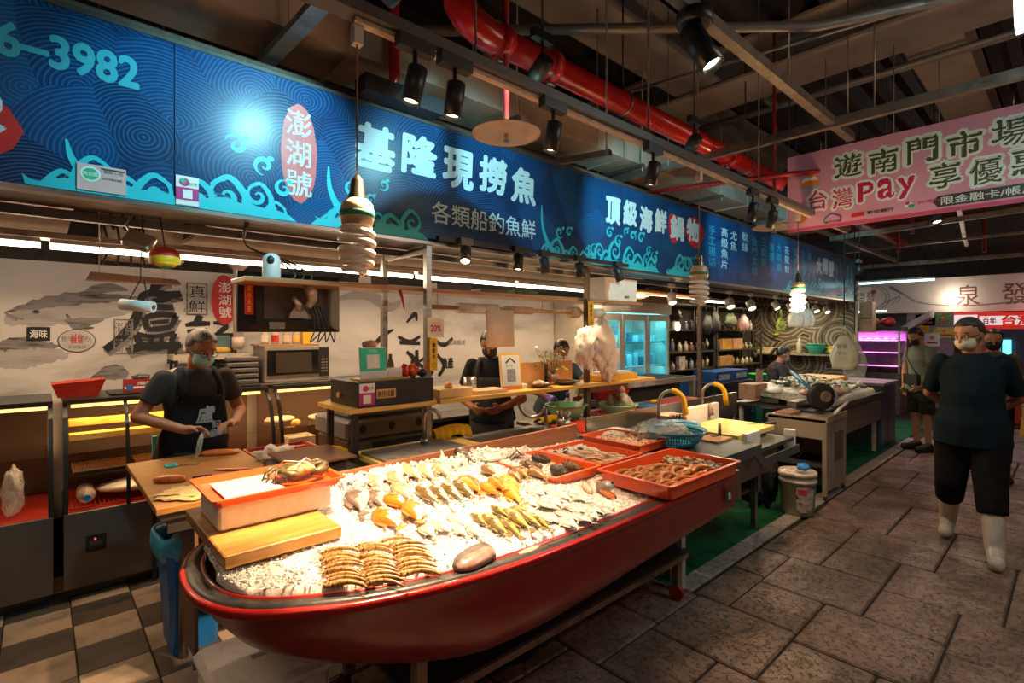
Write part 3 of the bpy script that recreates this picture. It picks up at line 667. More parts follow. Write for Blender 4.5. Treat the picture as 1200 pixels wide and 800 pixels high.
channel((7.8,.95,3.2),(12.8,1.4,3.2), 'steel strut running away above the men in the aisle', .05,.06,(.5,))
channel((8.4,2.8,3.2),(12.6,2.45,3.0), 'steel strut running away above the far end of the blue sign', .05,.06,(.5,))
channel((11.4,3.6,3.1),(11.2,-1.6,3.15), 'slim steel strut crossing the dark ceiling beyond the men', .04,.04,(.2,.7))
channel((13.4,3.6,3.0),(13.4,-1.6,3.0), 'steel strut just in front of the far white fascia', .05,.07,(.2,.7))
t = channel((.97,3.5,3.16),(.97,1.9,3.1), 'pale slotted cable tray bracket crossing above the blue sign', .085,.04,(.15,))
channel((3.0,3.35,2.98),(3.35,2.5,3.0), 'short slotted bracket above the start of the second sign panel', .05,.05)
for x, y in ((5.15,3.35),(5.75,2.2)): tag(MB().box(x - .13, x + .13, y - .025, y + .025,4.02,4.07).build('slotted_bracket', STRUT), 'short slotted bracket clamped under the cream beam', 'bracket', 'slotted brackets under the beam')
for k, (x, y, z) in enumerate([(2.5,1.9,2.66),(3.6,1.9,2.9),(5.6,1.1,3.0),(3.3,2.6,3.1),(6.4,.9,3.3),(4.2,2.5,3.1),(7.3,1.5,3.1)]):
 t = tag(MB().cyl((x, y, z),(x, y, 4.6),.005, n=6).build('threaded_rod', GP), 'thin threaded rod hanging from the dark deck', 'rod', 'threaded rods under the deck')
# cable looms along the top of the sign
tag(MB().tube([(-2,3.06,3.08),(2,3.1,3.1),(6,3.06,3.07),(11.5,3.08,3.08)],.018,8).build('cable_loom', mat('brown cable loom', (.12,.08,.055),.7)), 'brown cable loom lying along the top edge of the blue sign, front one', 'cable')
tag(MB().tube([(-2,3.26,3.14),(3,3.22,3.16),(7,3.26,3.14),(11.5,3.24,3.13)],.024,8).build('cable_loom', MATS['brown cable loom']), 'brown cable loom behind the top edge of the blue sign, rear one', 'cable')
t = thing('plaid_box', 'dark open tray with red plaid cloth perched on the top edge of the sign', 'tray', (1.6,2.84,2.98))
MB().rings([[(1.38,2.76, z0),(1.92,2.76, z0),(1.92,2.90, z0),(1.38,2.90, z0)] for z0 in (3.0,3.1)], True, False, False).build('tray', BLK, t)
def plaid():
 m, nt, b = _nt('red plaid cloth'); N = NT(nt); s = N.n('ShaderNodeSeparateXYZ'); N.link(N.coords(), s.inputs[0])
 a = N.ramp(N.math('FRACT', N.math('MULTIPLY', s.outputs[0],14)),[(0,(.3,.02,.03)),(.6,(.03,.02,.05)),(.9,(.6,.55,.5))], 'CONSTANT')
 c = N.ramp(N.math('FRACT', N.math('MULTIPLY', s.outputs[1],14)),[(0,(.4,.03,.03)),(.6,(.05,.02,.04)),(.9,(.6,.55,.5))], 'CONSTANT')
 N.link(N.mix(.5, a, c), b.inputs['Base Color']); return m
MB().ball((1.5,2.83,3.08),.1,.06,.05).build('cloth', plaid(), t)
# ---------------- track lights ----------------
TRK = mat('grey track housing', (.12,.11,.10),.4,.3, var=.05)
track = thing('light_track', 'long grey double light track hung over the fish boat', 'track', (3.3,1.58,2.6))
MB().box(.3,6.05,1.545,1.62,2.625,2.665).build('rail', TRK, track); MB().box(.75,6.05,1.57,1.60,2.606,2.624).build('rail', mat('cream track insert', (.5,.38,.28),.5), track)
for x in (1.25,2.45,3.9,5.4): MB().cyl((x, 1.58,2.66),(x, 1.58,4.6),.005, n=6).build('hanger_rod', GP, track)
GLOW = mat('warm lamp face', (1,.9,.7),.3, var=0, emit=(1,.78,.5), es=14)
GLOWW = mat('white lamp face', (1,1,1),.3, var=0, emit=(1,.93,.82), es=14)
def spotlight(loc, aim, label, r=.034, L=.13, power=40, col=WARM, deg=52, m=BLK, drop=.1, grp=None, box_=.14, lit=True, blend=.5):
 loc = Vector(loc); aim = Vector(aim); d = (aim - loc).normalized()
 t = thing('track_spotlight', label, 'spotlight', tuple(loc), grp)
 if box_: MB().box(loc.x - box_ / 2, loc.x + box_ / 2, loc.y - .02, loc.y + .02, loc.z + drop, loc.z + drop + .045).build('adapter', m, t)
 MB().cyl(tuple(loc),(loc.x, loc.y, loc.z + drop + .002),.008, n=8).build('stem', m, t)
 q = d.to_track_quat('Z', 'Y').to_matrix().to_4x4(); q.translation = loc
 b = MB(); b.M = q; b.lathe([(r * .55,-L * .42),(r, -L * .36),(r, L * .6),(r * .86, L * .6),(r * .8, L * .5)], n=20, cap1=False); b.build('lamp_body', m, t)
 b = MB(); b.M = q; b.lathe([(r * .84, L * .5),(.001, L * .5)], n=16, cap0=False); b.build('lamp_face', GLOW if lit else m, t)
 if power: spot('spot_beam', tuple(loc + d * L * .62), tuple(aim), power, col, deg, blend, r * .7).parent = None
 return t
pos = [((.96,1.55,2.47),(.66,1.72,.8), 'black spotlight on the track, left one of the close pair above the character for base'),((1.13,1.55,2.47),(1.0,1.74,.8), 'black spotlight on the track, right one of the close pair near the sprinkler plate'),
 ((1.66,1.55,2.47),(1.55,1.85,.8), 'black spotlight on the track just right of the sprinkler plate'),((2.45,1.55,2.47),(2.3,1.85,.8), 'black spotlight on the track above the second sign panel')]
for (l, a, lb), pw in zip(pos, (330,270,120,90)): spotlight(l, a, lb, power=pw, deg=72 if pw > 200 else 56)
spotlight((3.75,1.56,2.47),(3.8,2.0,.8), 'black spotlight on the far track, left one with glowing face', power=90)
spotlight((4.1,1.56,2.47),(4.7,2.1,.8), 'black spotlight on the far track, right one turned aside', power=60)
# upper row of dark fixtures that throw light at the sign
def signlamp(loc, aim, label, power, deg=60):
 t = spotlight(loc, aim, label, r=.045, L=.12, power=power, col=(.35,.88,1), deg=deg, grp=None, lit=False, drop=.13); MB().cyl((loc[0], loc[1], loc[2] + .17),(loc[0], loc[1],4.6),.006, n=6).build('hanger_rod', BLK, t); return t
signlamp((1.09,1.9,3.03),(.8,2.9,2.62), 'dark floodlight aimed at the bright spot on the sign', 95,75)
signlamp((1.95,1.9,3.0),(2.15,2.9,2.6), 'dark floodlight beside the red pipe elbow', 55,95)
signlamp((3.55,1.9,3.0),(4.3,2.9,2.6), 'dark floodlight over the red pipe, second along', 60,95)
signlamp((5.4,1.9,3.0),(6.8,2.9,2.6), 'dark floodlight over the red pipe near the track end', 50,90)
signlamp((7.3,1.9,3.0),(8.6,2.9,2.6), 'dark floodlight beyond the end of the track', 45,90)
signlamp((-.6,1.9,3.2),(-.1,2.9,2.6), 'dark floodlight lighting the phone number', 9,95)
# the big cylinder spot on the strut
t = spotlight((2.32,1.22,2.98),(2.55,.35,1.2), 'large dark cylindrical spotlight hung from the strut over the aisle', r=.055, L=.24, power=75, col=(1,.6,.33), deg=70, m=BLKG, drop=.1, box_=0)
b = MB(); b.lathe([(.07,0),(.085,.01),(.085,.06),(.06,.075),(.0,.075)],(2.32,1.24,3.07),24); b.build('ceiling_mount', BLK, t)
t = spotlight((7.85,1.15,3.02),(7.2,.6,1.0), 'dark cylindrical spotlight on the far strut above the men', r=.055, L=.24, power=50, col=(1,.6,.4), deg=75, m=BLKG, drop=.1, box_=0); MB().cyl((7.85,1.15,3.1),(7.85,1.15,4.6),.006, n=6).build('hanger_rod', BLK, t)
t = spotlight((8.3,2.02,2.45),(8.5,2.2,.9), 'small black spotlight beside the far tube lamp with glowing face', r=.04, L=.12, power=50, deg=80); MB().cyl((8.3,2.02,2.58),(8.3,2.02,4.6),.006, n=6).build('hanger_rod', BLK, t)
# low track under the sign over the shelf
lt = thing('light_track', 'short black track fixed under the blue sign above the wooden shelf', 'track', (2.8,2.84,2.2))
MB().box(1.93,4.05,2.82,2.86,2.205,2.235).build('rail', BLK, lt)
for k, (x, tx, ty) in enumerate([(2.13,1.7,2.3),(2.62,2.5,2.72),(2.9,2.95,2.74),(3.32,3.4,2.72),(3.85,4.1,2.5)]):
 spotlight((x, 2.80,2.13),(tx, ty, 1.15), 'small spotlight on the short black track under the sign, ' + ['leftmost with a bright face', 'second from the left', 'third from the left', 'fourth from the left', 'rightmost tilted toward the foam box'][k], r=.038, L=.12, power=46, drop=.06, box_=.1, m=mat('bronze grey metal', (.16,.14,.12),.4,.5) if k == 0 else BLK)
# spiral bulbs on cords
CERA = mat('cream ceramic', (.62,.46,.28),.35, var=.08); GBAND = mat('green band', (.02,.25,.16),.5, var=0); TUBEM = mat('unlit spiral tube', (.85,.76,.66),.25, var=.05)
def cfl(x, y, zb, s, label, lit=False):
 t = thing('spiral_bulb', label, 'lamp', (x, y, zb)); zt = zb + .3 * s
 b = MB(); b.lathe([(.010,.33),(.022,.31),(.026,.27),(.03,.265),(.03,.255),(.04,.245)],(x, y, zb),20); b.build('lamp_holder', mat('chrome sleeve', (.55,.5,.45),.2,1, var=0), t)
 b = MB(); b.lathe([(.036,.25),(.050,.235),(.055,.21),(.055,.19),(.048,.165)],(x, y, zb),24); b.build('ballast_base', CERA, t)
 b = MB(); b.lathe([(.0555,.21),(.0565,.209),(.0565,.193),(.0555,.192)],(x, y, zb),24, cap0=False, cap1=False); b.build('printed_band', GBAND, t)
 n = 5 if not lit else 3.5; pts = []
 for i in range(110):
  f = i / 109; a = f * n * 2 * PI; r = .050 * (.82 + .2 * math.sin(PI * min(1, f + .1))) if f < .93 else .050 * (.85 - (f - .93) * 9)
  pts.append((x + r * math.cos(a), y + r * math.sin(a), zb + .165 - f * .158))
 MB().tube(pts, .0115,8).build('glass_spiral', mat('lit spiral tube', (1,.9,.7),.3, var=0, emit=(1,.62,.28), es=22) if lit else TUBEM, t)
 if lit:
  MB().lathe([(.04,.13),(.047,.12),(.047,.02),(.03,.005)],(x, y, zb),16).build('lamp_glass', mat('lit lamp glass', (1,.9,.7),.3, var=0, emit=(1,.66,.3), es=16), t); point('bulb_light', (x - .1, y - .12, zb + .03),30,(1,.6,.28),.06)
 MB().cyl((x, y, zb + .32),(x, y, 2.6),.003, n=6).build('cord', mat('brown cord', (.25,.14,.08),.6), t)
 b = MB(); b.box(x - .016, x + .016, y - .016, y + .016,2.545,2.605); b.build('track_plug', mat('cream plastic', (.62,.55,.45),.4, var=0), t)
 return t
cfl(.77,1.6,1.785,1, 'large unlit spiral bulb hanging nearest, before the wave sign')
cfl(3.05,1.6,1.765,1, 'unlit spiral bulb hanging in front of the hotpot lettering')
cfl(4.75,1.6,1.77,1, 'glowing warm spiral bulb hanging farthest along the track', lit=True)
# ---------------- tube lamps ----------------
def tube_lamp(x0, x1, y, z, label, axis='X', m=None, grp=None, wide=.03):
 m = m or mat('lit tube', (1,1,1),.3, var=0, emit=(1,.87,.68), es=9)
 a, c = ((x0, y, z),(x1, y, z)) if axis == 'X' else ((y, x0, z),(y, x1, z))
 t = thing('tube_lamp', label, 'lamp', tuple((Vector(a) + Vector(c)) / 2), grp)
 b = MB()
 if axis == 'X': b.box(x0, x1, y - .03, y + .03, z + wide * .6, z + wide * .6 + .03)
 else: b.box(y - .03, y + .03, x0, x1, z + wide * .6, z + wide * .6 + .03)
 b.build('batten', mat('white batten', (.6,.55,.5),.5, var=0), t)
 if y > 5 or axis == 'Y': [MB().cyl((a[0] + (c[0] - a[0]) * f, a[1] + (c[1] - a[1]) * f, z + wide * .6),(a[0] + (c[0] - a[0]) * f, a[1] + (c[1] - a[1]) * f, 4.6),.003, n=5).build('wire', BLK, t) for f in (.2,.8)]
 MB().cyl(a, c, wide / 2, n=10).build('tube', m, t); return t
for i in range(8): tube_lamp(-1.2 + i * 1.24,-1.2 + i * 1.24 + 1.2,4.05,2.1, 'white tube lamp in the continuous row over the kitchen counters', grp='tube lamps over the kitchen')
CT = mat('lit cool tube', (1,1,1),.3, var=0, emit=(.35,.9,1), es=6)
tube_lamp(-.55,.20,3.45,3.14, 'cool white box lamp at the top right corner', 'Y', mat('lit cool panel', (1,1,1),.3, var=0, emit=(.6,.95,1), es=7), wide=.22)
area('cool_tube_light', (3.45,-.15,2.98),(0,0,0),.1,.7,16,(.5,.9,1))
tube_lamp(1.65,2.75,11.3,2.5, 'cool blue white tube lamp under the dark ceiling before the far fascia', 'Y', CT)
tube_lamp(2.6,3.75,12.6,2.02, 'warm white tube lamp under the far fascia, beside the stall end', 'Y')
point('fascia_light', (13.9,1.75,2.3),12,(1,.82,.62),.1); point('fascia_light', (13.85,3.6,2.15),4,(1,.8,.6),.1); point('fascia_light', (13.9,.3,2.3),8,(1,.6,.5),.1)
# ---------------- pink banner ----------------
bt = thing('hanging_banner', 'pink market payment banner with green and magenta lettering hung across the aisle', 'banner', (5.0,.7,2.5))
PINK = mat('pink banner cloth', (.62,.30,.42),.55, var=.04, vs=2)
YB = 1.77
MB().box(4.995,5.005,-1.0, YB, 2.495,3.175).build('banner_sheet', PINK, bt)
bp = Panel((4.995, YB, 2.495),(0,-1,0),(0,0,1), bt)
bp.rect('lower_stripe', 0,2.77,0,.03, mat('rose stripe', (.5,.07,.14),.5, var=0))
LIME = mat('dark green lettering', (.045,.07,.012),.5, var=0); MGL = mat('magenta lettering', (.5,.01,.10),.5, var=0); PALE = mat('pale halo print', (.66,.80,.72),.5, var=0)
def halo(s, x0, x1, z0, z1, m, b=.05):
 n = len(s); w_ = (x1 - x0) / n
 for i, ch in enumerate(s):
  cx = x0 + w_ * (i + .5); cz = (z0 + z1) / 2 + .01 * (-1) ** i
  bp.text(ch, cx, cz, w_ * 1.0,(z1 - z0) * 1.12, PALE, b + .055)
  bp.text(ch, cx, cz, w_ * .82,(z1 - z0) * .92, m, b)
halo('遊南門市場', .35,1.58,.385,.60, LIME); halo('台灣', .15,.53,.15,.34, MGL, .045)
for i, ch in enumerate('Pay'): bp.text(ch, (.60 + i * .135),.255 - (.02 if i == 2 else 0),.145,.20, PALE, .12); bp.text(ch, (.60 + i * .135),.255 - (.02 if i == 2 else 0),.115,.17, MGL, .05)
halo('享優惠', .99,1.66,.165,.375, LIME)
bp.poly('pill', [(1.06,.045),(1.64,.045),(1.64,.13),(1.06,.13),(1.03,.09)], DKT); bp.text('限金融卡/帳戶', 1.33,.088,.5,.06, PALE, .01)
bp.disc('bowl', .185,.40,.08,.035, mat('teal print', (.1,.45,.45),.5, var=0)); bp.disc('rice', .185,.43,.065,.045, WHT, 14,.05); bp.disc('topping', .185,.408,.078,.028, ORG, 16,.08); bp.disc('yolk', .19,.485,.028,.028, ORG)
bp.disc('snack', .08,.235,.03,.022, ORG, 12,.1); bp.disc('snack', .12,.235,.022,.02, mat('tan print', (.5,.2,.05),.5, var=0),12,.1); bp.disc('snack', .11,.10,.04,.032, MATS['tan print'],12,.1); bp.disc('snack', .1,.12,.028,.026, ORG, 12)
bp.polys('market_roof', ribbon([(.29,.06),(.31,.09),(.35,.12),(.39,.1),(.43,.08)],.012), mat('blue print', (.02,.15,.5),.5, var=0)); bp.polys('market_post', ribbon([(.30,.04),(.30,.09)],.01), GRN); bp.polys('market_post', ribbon([(.42,.04),(.42,.09)],.01), REDP); bp.text('南門市場', .36,.045,.12,.025, DKT)
bp.rect('bank_mark', .5,.59,.06,.09, REDP); bp.text('彰化銀行', .70,.08,.18,.03, DKT, .02)
bp.disc('pay_mark', .885,.095,.028,.02, WHT, 12); bp.disc('pay_mark', .90,.085,.022,.015, GRN, 12); bp.disc('pay_mark', .875,.108,.014,.012, MGL, 12); bp.text('台灣Pay', 1.02,.10,.16,.03, MGL)
for y in (1.5,.3,-.8): MB().cyl((5.0, y, 3.17),(5.0, y, 3.26),.004, n=6).build('hook', STEEL, bt)
# ======================= THE RED BOAT OF ICE =======================
out = [(2.94,1.31),(2.4,1.30),(1.9,1.29),(1.55,1.29),(1.27,1.30),(1.06,1.325),(.9,1.36),(.77,1.40),(.67,1.44),(.55,1.51),(.45,1.585),(.385,1.67),(.345,1.78),(.335,1.91),(.355,2.06),(.42,2.2),(.53,2.31),(.7,2.36),(1.0,2.37),(2.0,2.37),(2.94,2.37)]
OUT = spline(out, 3)
def inset(path, d):
 r = []
 for i, p in enumerate(path):
  a = path[max(i - 1,0)]; b = path[min(i + 1, len(path) - 1)]; dx, dy = b[0] - a[0], b[1] - a[1]; l = math.hypot(dx, dy)
  n = (dy / l, -dx / l)      # inside of the hull
  x = p[0] + n[0] * d; y = p[1] + n[1] * d
  if i in (0, len(path) - 1): x = p[0] - abs(d)
  r.append((x, y))
 return r
HULL = mat('glossy dark red hull', (.20,.004,.004),.3, var=.12, vs=2.5, coat=.3, bump=.04, bs=8)
RIMR = mat('bright red rim paint', (.30,.010,.008),.28, var=.08, coat=.4)
RIMB = mat('worn black rim rubber', (.035,.032,.03),.35, var=.3, vs=20, bump=.3, bs=60)
boat = thing('fish_boat', 'red boat shaped display counter filled with crushed ice and fish', 'display boat', (1.6,1.84,0))
def loop(d, z, bow=0, rise=0, stern=0):
 r = []
 for (x, y) in inset(OUT, -d if False else d):
  k = max(0,(1.15 - x) / .8) ** 1.3
  r.append((x + bow * k, y + (1.86 - y) * bow * k * 1.0, z + rise * k + stern * .075 * max(0,(x - 1.4) / 1.54)))
 return r
b = MB(); L = [loop(.0,.792), loop(.004,.782), loop(.012,.76,.02), loop(.013,.70,.05), loop(.018,.62,.11), loop(.032,.55,.19,.005,.5), loop(.065,.50,.27,.02,.9), loop(.2,.468,.36,.05,1)]
b.rings(L, False, False, True, closed=False)
n = len(OUT)
b.add(L[-1],[tuple(range(n))], False)
ends = [l[0] for l in L] + [l[-1] for l in reversed(L)]
b.add(ends, [tuple(range(len(ends)))], False); b.build('hull', HULL, boat)
b = MB(); b.rings([loop(-.004,.778), loop(-.006,.798), loop(.006,.806), loop(.012,.802)], False, False, True, False); b.build('rim_outer', RIMR, boat)
b = MB(); b.rings([loop(.010,.798), loop(.014,.809), loop(.052,.809), loop(.056,.798)], False, False, True, False); b.build('rim_band', RIMB, boat)
b = MB(); b.rings([loop(.054,.80), loop(.057,.812), loop(.066,.812), loop(.07,.80), loop(.072,.74)], False, False, True, False); b.build('rim_inner', RIMR, boat)
MB().box(2.925,2.95,1.33,2.36,.60,.79).build('stern_panel', HULL, boat)
MB().box(2.6,2.95,1.30,1.37,.80,.815).build('rail_plate', mat('dark rail plate', (.1,.1,.11),.3,.6), boat)
bpn = Panel((2.80,1.3125,.66),(1,0,0),(0,0,1), boat)
bpn.rect('emblem_plate', 0,.055,-.01,.075, DKT, .008); bpn.text('漁', .027,.032,.035,.045, WHT, .02, d=.009)
bd = wood('worn red brown wood', (.26,.09,.04),(.40,.17,.085),0,.38)
b = MB(); b.rings([[(.98,2.365,.80),(.98,2.365,.93),(2.78,2.365,.955),(2.78,2.365,.80)],[(.98,2.39,.80),(.98,2.39,.93),(2.78,2.39,.955),(2.78,2.39,.80)]], True, True, False)
b.build('back_board', bd, boat)
# stand with legs, rails and castors
ST = mat('scuffed stand steel', (.24,.17,.13),.5,.5, var=.3, vs=10)
for x, y, m_ in ((1.02,1.62, ST),(1.02,2.2, ST),(2.93,1.66, mat('cream leg paint', (.42,.36,.3),.5, var=.2)),(2.93,2.25, ST)):
 l = MB().box(x - .022, x + .022, y - .022, y + .022,.085 if x < 2 else .012,.56).build('leg', m_, boat)
 MB().cyl((x - .03, y, .04),(x - .005, y, .04),.04, n=14).build('castor', BLK, l) if x < 2 else None
for y in (1.62,2.22): MB().box(1.0,2.93, y - .015, y + .015,.22,.26).build('rail', ST, boat)
MB().box(1.0,2.93,1.60,2.24,.255,.27).build('lower_shelf', mat('dark shelf board', (.02,.015,.012),.6), boat)
t = MB().cyl((2.80,1.62,.045),(2.83,1.62,.045),.045, n=16).build('castor', REDPIPE2, boat)
MB().box(2.795,2.835,1.6,1.64,.08,.22).build('castor_fork', ST, boat)
# --- ice ---
INN = inset(OUT, .068)
def ybounds(x):
 ys = []
 for a, c in zip(INN, INN[1:]):
  if (a[0] - x) * (c[0] - x) <= 0 and a[0] != c[0]: ys.append(a[1] + (c[1] - a[1]) * (x - a[0]) / (c[0] - a[0]))
 return (min(ys), max(ys)) if len(ys) >= 2 else None
from mathutils import noise as MN
def ice_z(x, y):
 z = .800 + .05 * min(1, max(0,(y - 1.45) / .5)) + .03 * max(0, min(1,(y - 2.05) / .25))
 z += .02
 if x < .75: z -= .012 * (0.75 - x) / .4
 if x > 1.9: z -= .03 * min(1,(x - 1.9) / .2)
 z += .016 * MN.noise(Vector((x * 5, y * 5,1))) + .010 * MN.noise(Vector((x * 17, y * 17,3)))
 return z
def ice_mat():
 m, nt, b = _nt('crushed ice'); N = NT(nt)
 b.inputs['Base Color'].default_value = (.80,.75,.71,1); b.inputs['Roughness'].default_value = .18
 b.inputs['Transmission Weight'].default_value = .0; b.inputs['Subsurface Weight'].default_value = 1; b.inputs['Subsurface Radius'].default_value = (1,.95,.9); b.inputs['Subsurface Scale'].default_value = .012
 v = N.n('ShaderNodeTexVoronoi'); v.inputs['Scale'].default_value = 95; N.link(N.coords(), v.inputs['Vector']); N.bump(v.outputs['Distance'],.5,.004, b); return m
ICE = ice_mat()
b = MB(); NX, NY = 260,84; idx = {}; vs = []; fs = []
xs0, xs1 = min(p[0] for p in INN) + .004,2.86
for i in range(NX):
 x = xs0 + (xs1 - xs0) * (i / (NX - 1)) ** 1.05; yb = ybounds(x)
 for j in range(NY):
  y = yb[0] + (yb[1] - yb[0]) * j / (NY - 1); e = min(j, NY - 1 - j)
  z = ice_z(x, y) + .007 * MN.noise(Vector((x * 60, y * 60,5))) + rnd.uniform(-.002,.002)
  vs.append((x, y, z if e else z - .03))
for i in range(NX - 1):
 for j in range(NY - 1): fs.append((i * NY + j, (i + 1) * NY + j, (i + 1) * NY + j + 1, i * NY + j + 1))
b.add(vs, fs, True)
g = random.Random(3)
def shard(x, y, z, s):
 q = Euler((g.uniform(0,6), g.uniform(0,6), g.uniform(0,6))).to_matrix()
 p = [q @ Vector((a * s * g.uniform(.6,1.3), c * s * g.uniform(.3,.8), d * s * g.uniform(.4,1))) + Vector((x, y, z)) for a, c, d in ((-1,-1,-1),(1,-1,-1),(1,1,-1),(-1,1,-1),(-.7,-.7,1),(.7,-.6,1),(.6,.7,1),(-.7,.6,1))]
 b.add([tuple(v) for v in p],[(0,3,2,1),(4,5,6,7),(0,1,5,4),(1,2,6,5),(2,3,7,6),(3,0,4,7)], False)
for k in range(12000):
 x = xs0 + .01 + (xs1 - xs0 - .02) * g.random() ** 1.15; yb = ybounds(x); y = g.uniform(yb[0] + .008, yb[1] - .008)
 shard(x, y, ice_z(x, y) + g.uniform(0,.005), g.uniform(.0025,.006))
for k in range(1300):   # jagged heap against the back board and between the fish
 x = g.uniform(1.0,2.2); y = 2.29 - abs(g.gauss(0,.05)); shard(x, y, ice_z(x, y) + g.uniform(0,.035), g.uniform(.007,.016))
tag(b.build('crushed_ice', ICE, None), 'heaped crushed ice filling the red boat', 'ice', kind='stuff')
# --- orange trays ---
OR = mat('orange red tray plastic', (.72,.085,.012),.32, var=.07, vs=3, coat=.25)
OR2 = mat('bright orange tray plastic', (.80,.13,.02),.32, var=.07, vs=3, coat=.25)
def tray(label, x0, x1, y0, y1, z0, z1, m=OR, rim=.014, wall=.012, grp=None, cat='tray', name='plastic_tray'):
 t = thing(name, label, cat, ((x0 + x1) / 2,(y0 + y1) / 2, z0), grp)
 def rr(i, z, c=.015):
  a, b_, e, f = x0 + i, x1 - i, y0 + i, y1 - i
  return [(a + c, e, z),(b_ - c, e, z),(b_, e + c, z),(b_, f - c, z),(b_ - c, f, z),(a + c, f, z),(a, f - c, z),(a, e + c, z)]
 b = MB(); b.rings([rr(rim + wall * .6, z0), rr(rim, z1 - .006), rr(0, z1 - .006), rr(0, z1), rr(rim + .003, z1), rr(rim + wall, z0 + .006)], True, True, False)
 b.build('tray_body', m, t); return t
tray('orange tray of dark sea cucumbers, nearest the silver fish', 1.85,2.23,1.72,2.22,.835,.885, OR2)
tray('orange tray of pale fish strips behind the sea cucumber tray', 2.25,2.66,1.74,2.24,.83,.88, OR)
tray('orange tray of peeled white shrimp by the back board', 2.69,3.06,1.80,2.28,.85,.905, OR)
tray('large orange tray of brown shrimps and small clams at the stern', 2.14,2.88,1.255,1.70,.815,.885, OR, .016)
GAR = dict
CUC = mat('black spiny skin', (.03,.022,.018),.3, var=.4, vs=40, bump=1, bs=120); CUC2 = mat('brown spiny skin', (.12,.055,.025),.3, var=.4, vs=50, bump=1, bs=120)
def cucumber(x, y, z, a, L, r, m, label, grp=None):
 b = MB(); q = Matrix.Translation((x, y, z)) @ Matrix.Rotation(a, 4, 'Z'); b.M = q
 rs = []
 for i in range(13):
  f = i / 12; rr = r * (math.sin(PI * (.06 + .88 * f)) ** .5); cy = .012 * math.sin(f * 4)
  rs.append([(L * (f - .5), cy + rr * math.cos(2 * PI * j / 12) * (1 + .08 * (-1) ** (i + j)), rr * .75 * math.sin(2 * PI * j / 12) * (1 + .1 * (-1) ** (i + j))) for j in range(12)])
 b.rings(rs)
 for k in range(60):
  f = g.uniform(.08,.92); a2 = g.uniform(0, PI); rr = r * math.sin(PI * (.06 + .88 * f)) ** .5; cy = .012 * math.sin(f * 4)
  p = Vector((L * (f - .5), cy + rr * math.cos(a2), rr * .75 * math.sin(a2))); b.add([tuple(p + Vector((-.004,0,0))), tuple(p + Vector((.004,0,0))), tuple(p + Vector((0,.004,0))), tuple(p + Vector((0, rr * .12 * math.cos(a2),.007)))],[(0,1,3),(1,2,3),(2,0,3)], False)
 return tag(b.build('sea_cucumber', m), label, 'sea cucumber', grp)
cucumber(1.99,2.03,.867,1.9,.14,.03, mat('tan brown skin', (.16,.09,.04),.4, var=.3, bump=.5), 'smooth brown sea cucumber at the left end of its tray')
cucumber(2.12,2.08,.87,1.7,.13,.034, CUC, 'black spiny sea cucumber at the back of the tray')
cucumber(2.02,1.84,.87,1.3,.16,.036, CUC, 'black spiny sea cucumber at the front left of the tray')
cucumber(2.13,1.85,.872,1.35,.17,.034, CUC2, 'reddish brown spiny sea cucumber at the front right of the tray')
# pale shrimp heap and fish strips
SHR = mat('peeled shrimp flesh', (.72,.46,.30),.3, var=.2, vs=40, coat=.3); STRIP = mat('pale fish strip', (.62,.40,.26),.3, var=.35, vs=30, coat=.3); DKS = mat('dark shell', (.05,.03,.02),.35, var=.4)
def curlbit(b, x, y, z, a, r, th):
 pts = [(x + r * math.cos(a + t), y + r * math.sin(a + t), z + r * .3 * math.sin(t * 2)) for t in [i * .75 for i in range(6)]]
 b.tube(pts, [th * .6, th, th, th * .9, th * .7, th * .3],6)
b = MB()
for k in range(230): x = g.uniform(2.74,3.01); y = g.uniform(1.85,2.22); curlbit(b, x, y, .868 + g.uniform(0,.022), g.uniform(0,6),.016,.0075)
tag(b.build('peeled_shrimp', SHR), 'heap of peeled white shrimp in the tray by the back board', 'shrimp', kind='stuff')
for k in range(14):
 x = 2.34 + .2 * (k % 5) / 4 + g.uniform(-.02,.02); y = 1.82 + .11 * (k // 5) + g.uniform(-.02,.02); a = g.uniform(1.2,2.4); b = MB(); b.M = Matrix.Translation((x, y, .856 + .006 * (k % 3))) @ Matrix.Rotation(a, 4, 'Z')
 b.rings([[(-.08 + .16 * i / 8, w_ * (.022 * math.sin(PI * (i + .5) / 9) ** .6), h + .008 * math.sin(i * .8)) for w_, h in ((-1,0),(-.6,.008),(.6,.008),(1,0))] for i in range(9)])
 tag(b.build('fish_strip', STRIP), 'pale glistening strip of fish laid in the second orange tray', 'fish strip', 'fish strips in the second orange tray')
for x, y in ((2.33,2.16),(2.38,2.12),(2.44,2.17),(2.52,2.12)):
 b = MB(); b.ball((x, y, .86),.022,.018,.014,10,6); tag(b.build('dark_snail', DKS), 'small dark whelk shell at the back of the second orange tray', 'shell', 'dark whelk shells in the second tray')
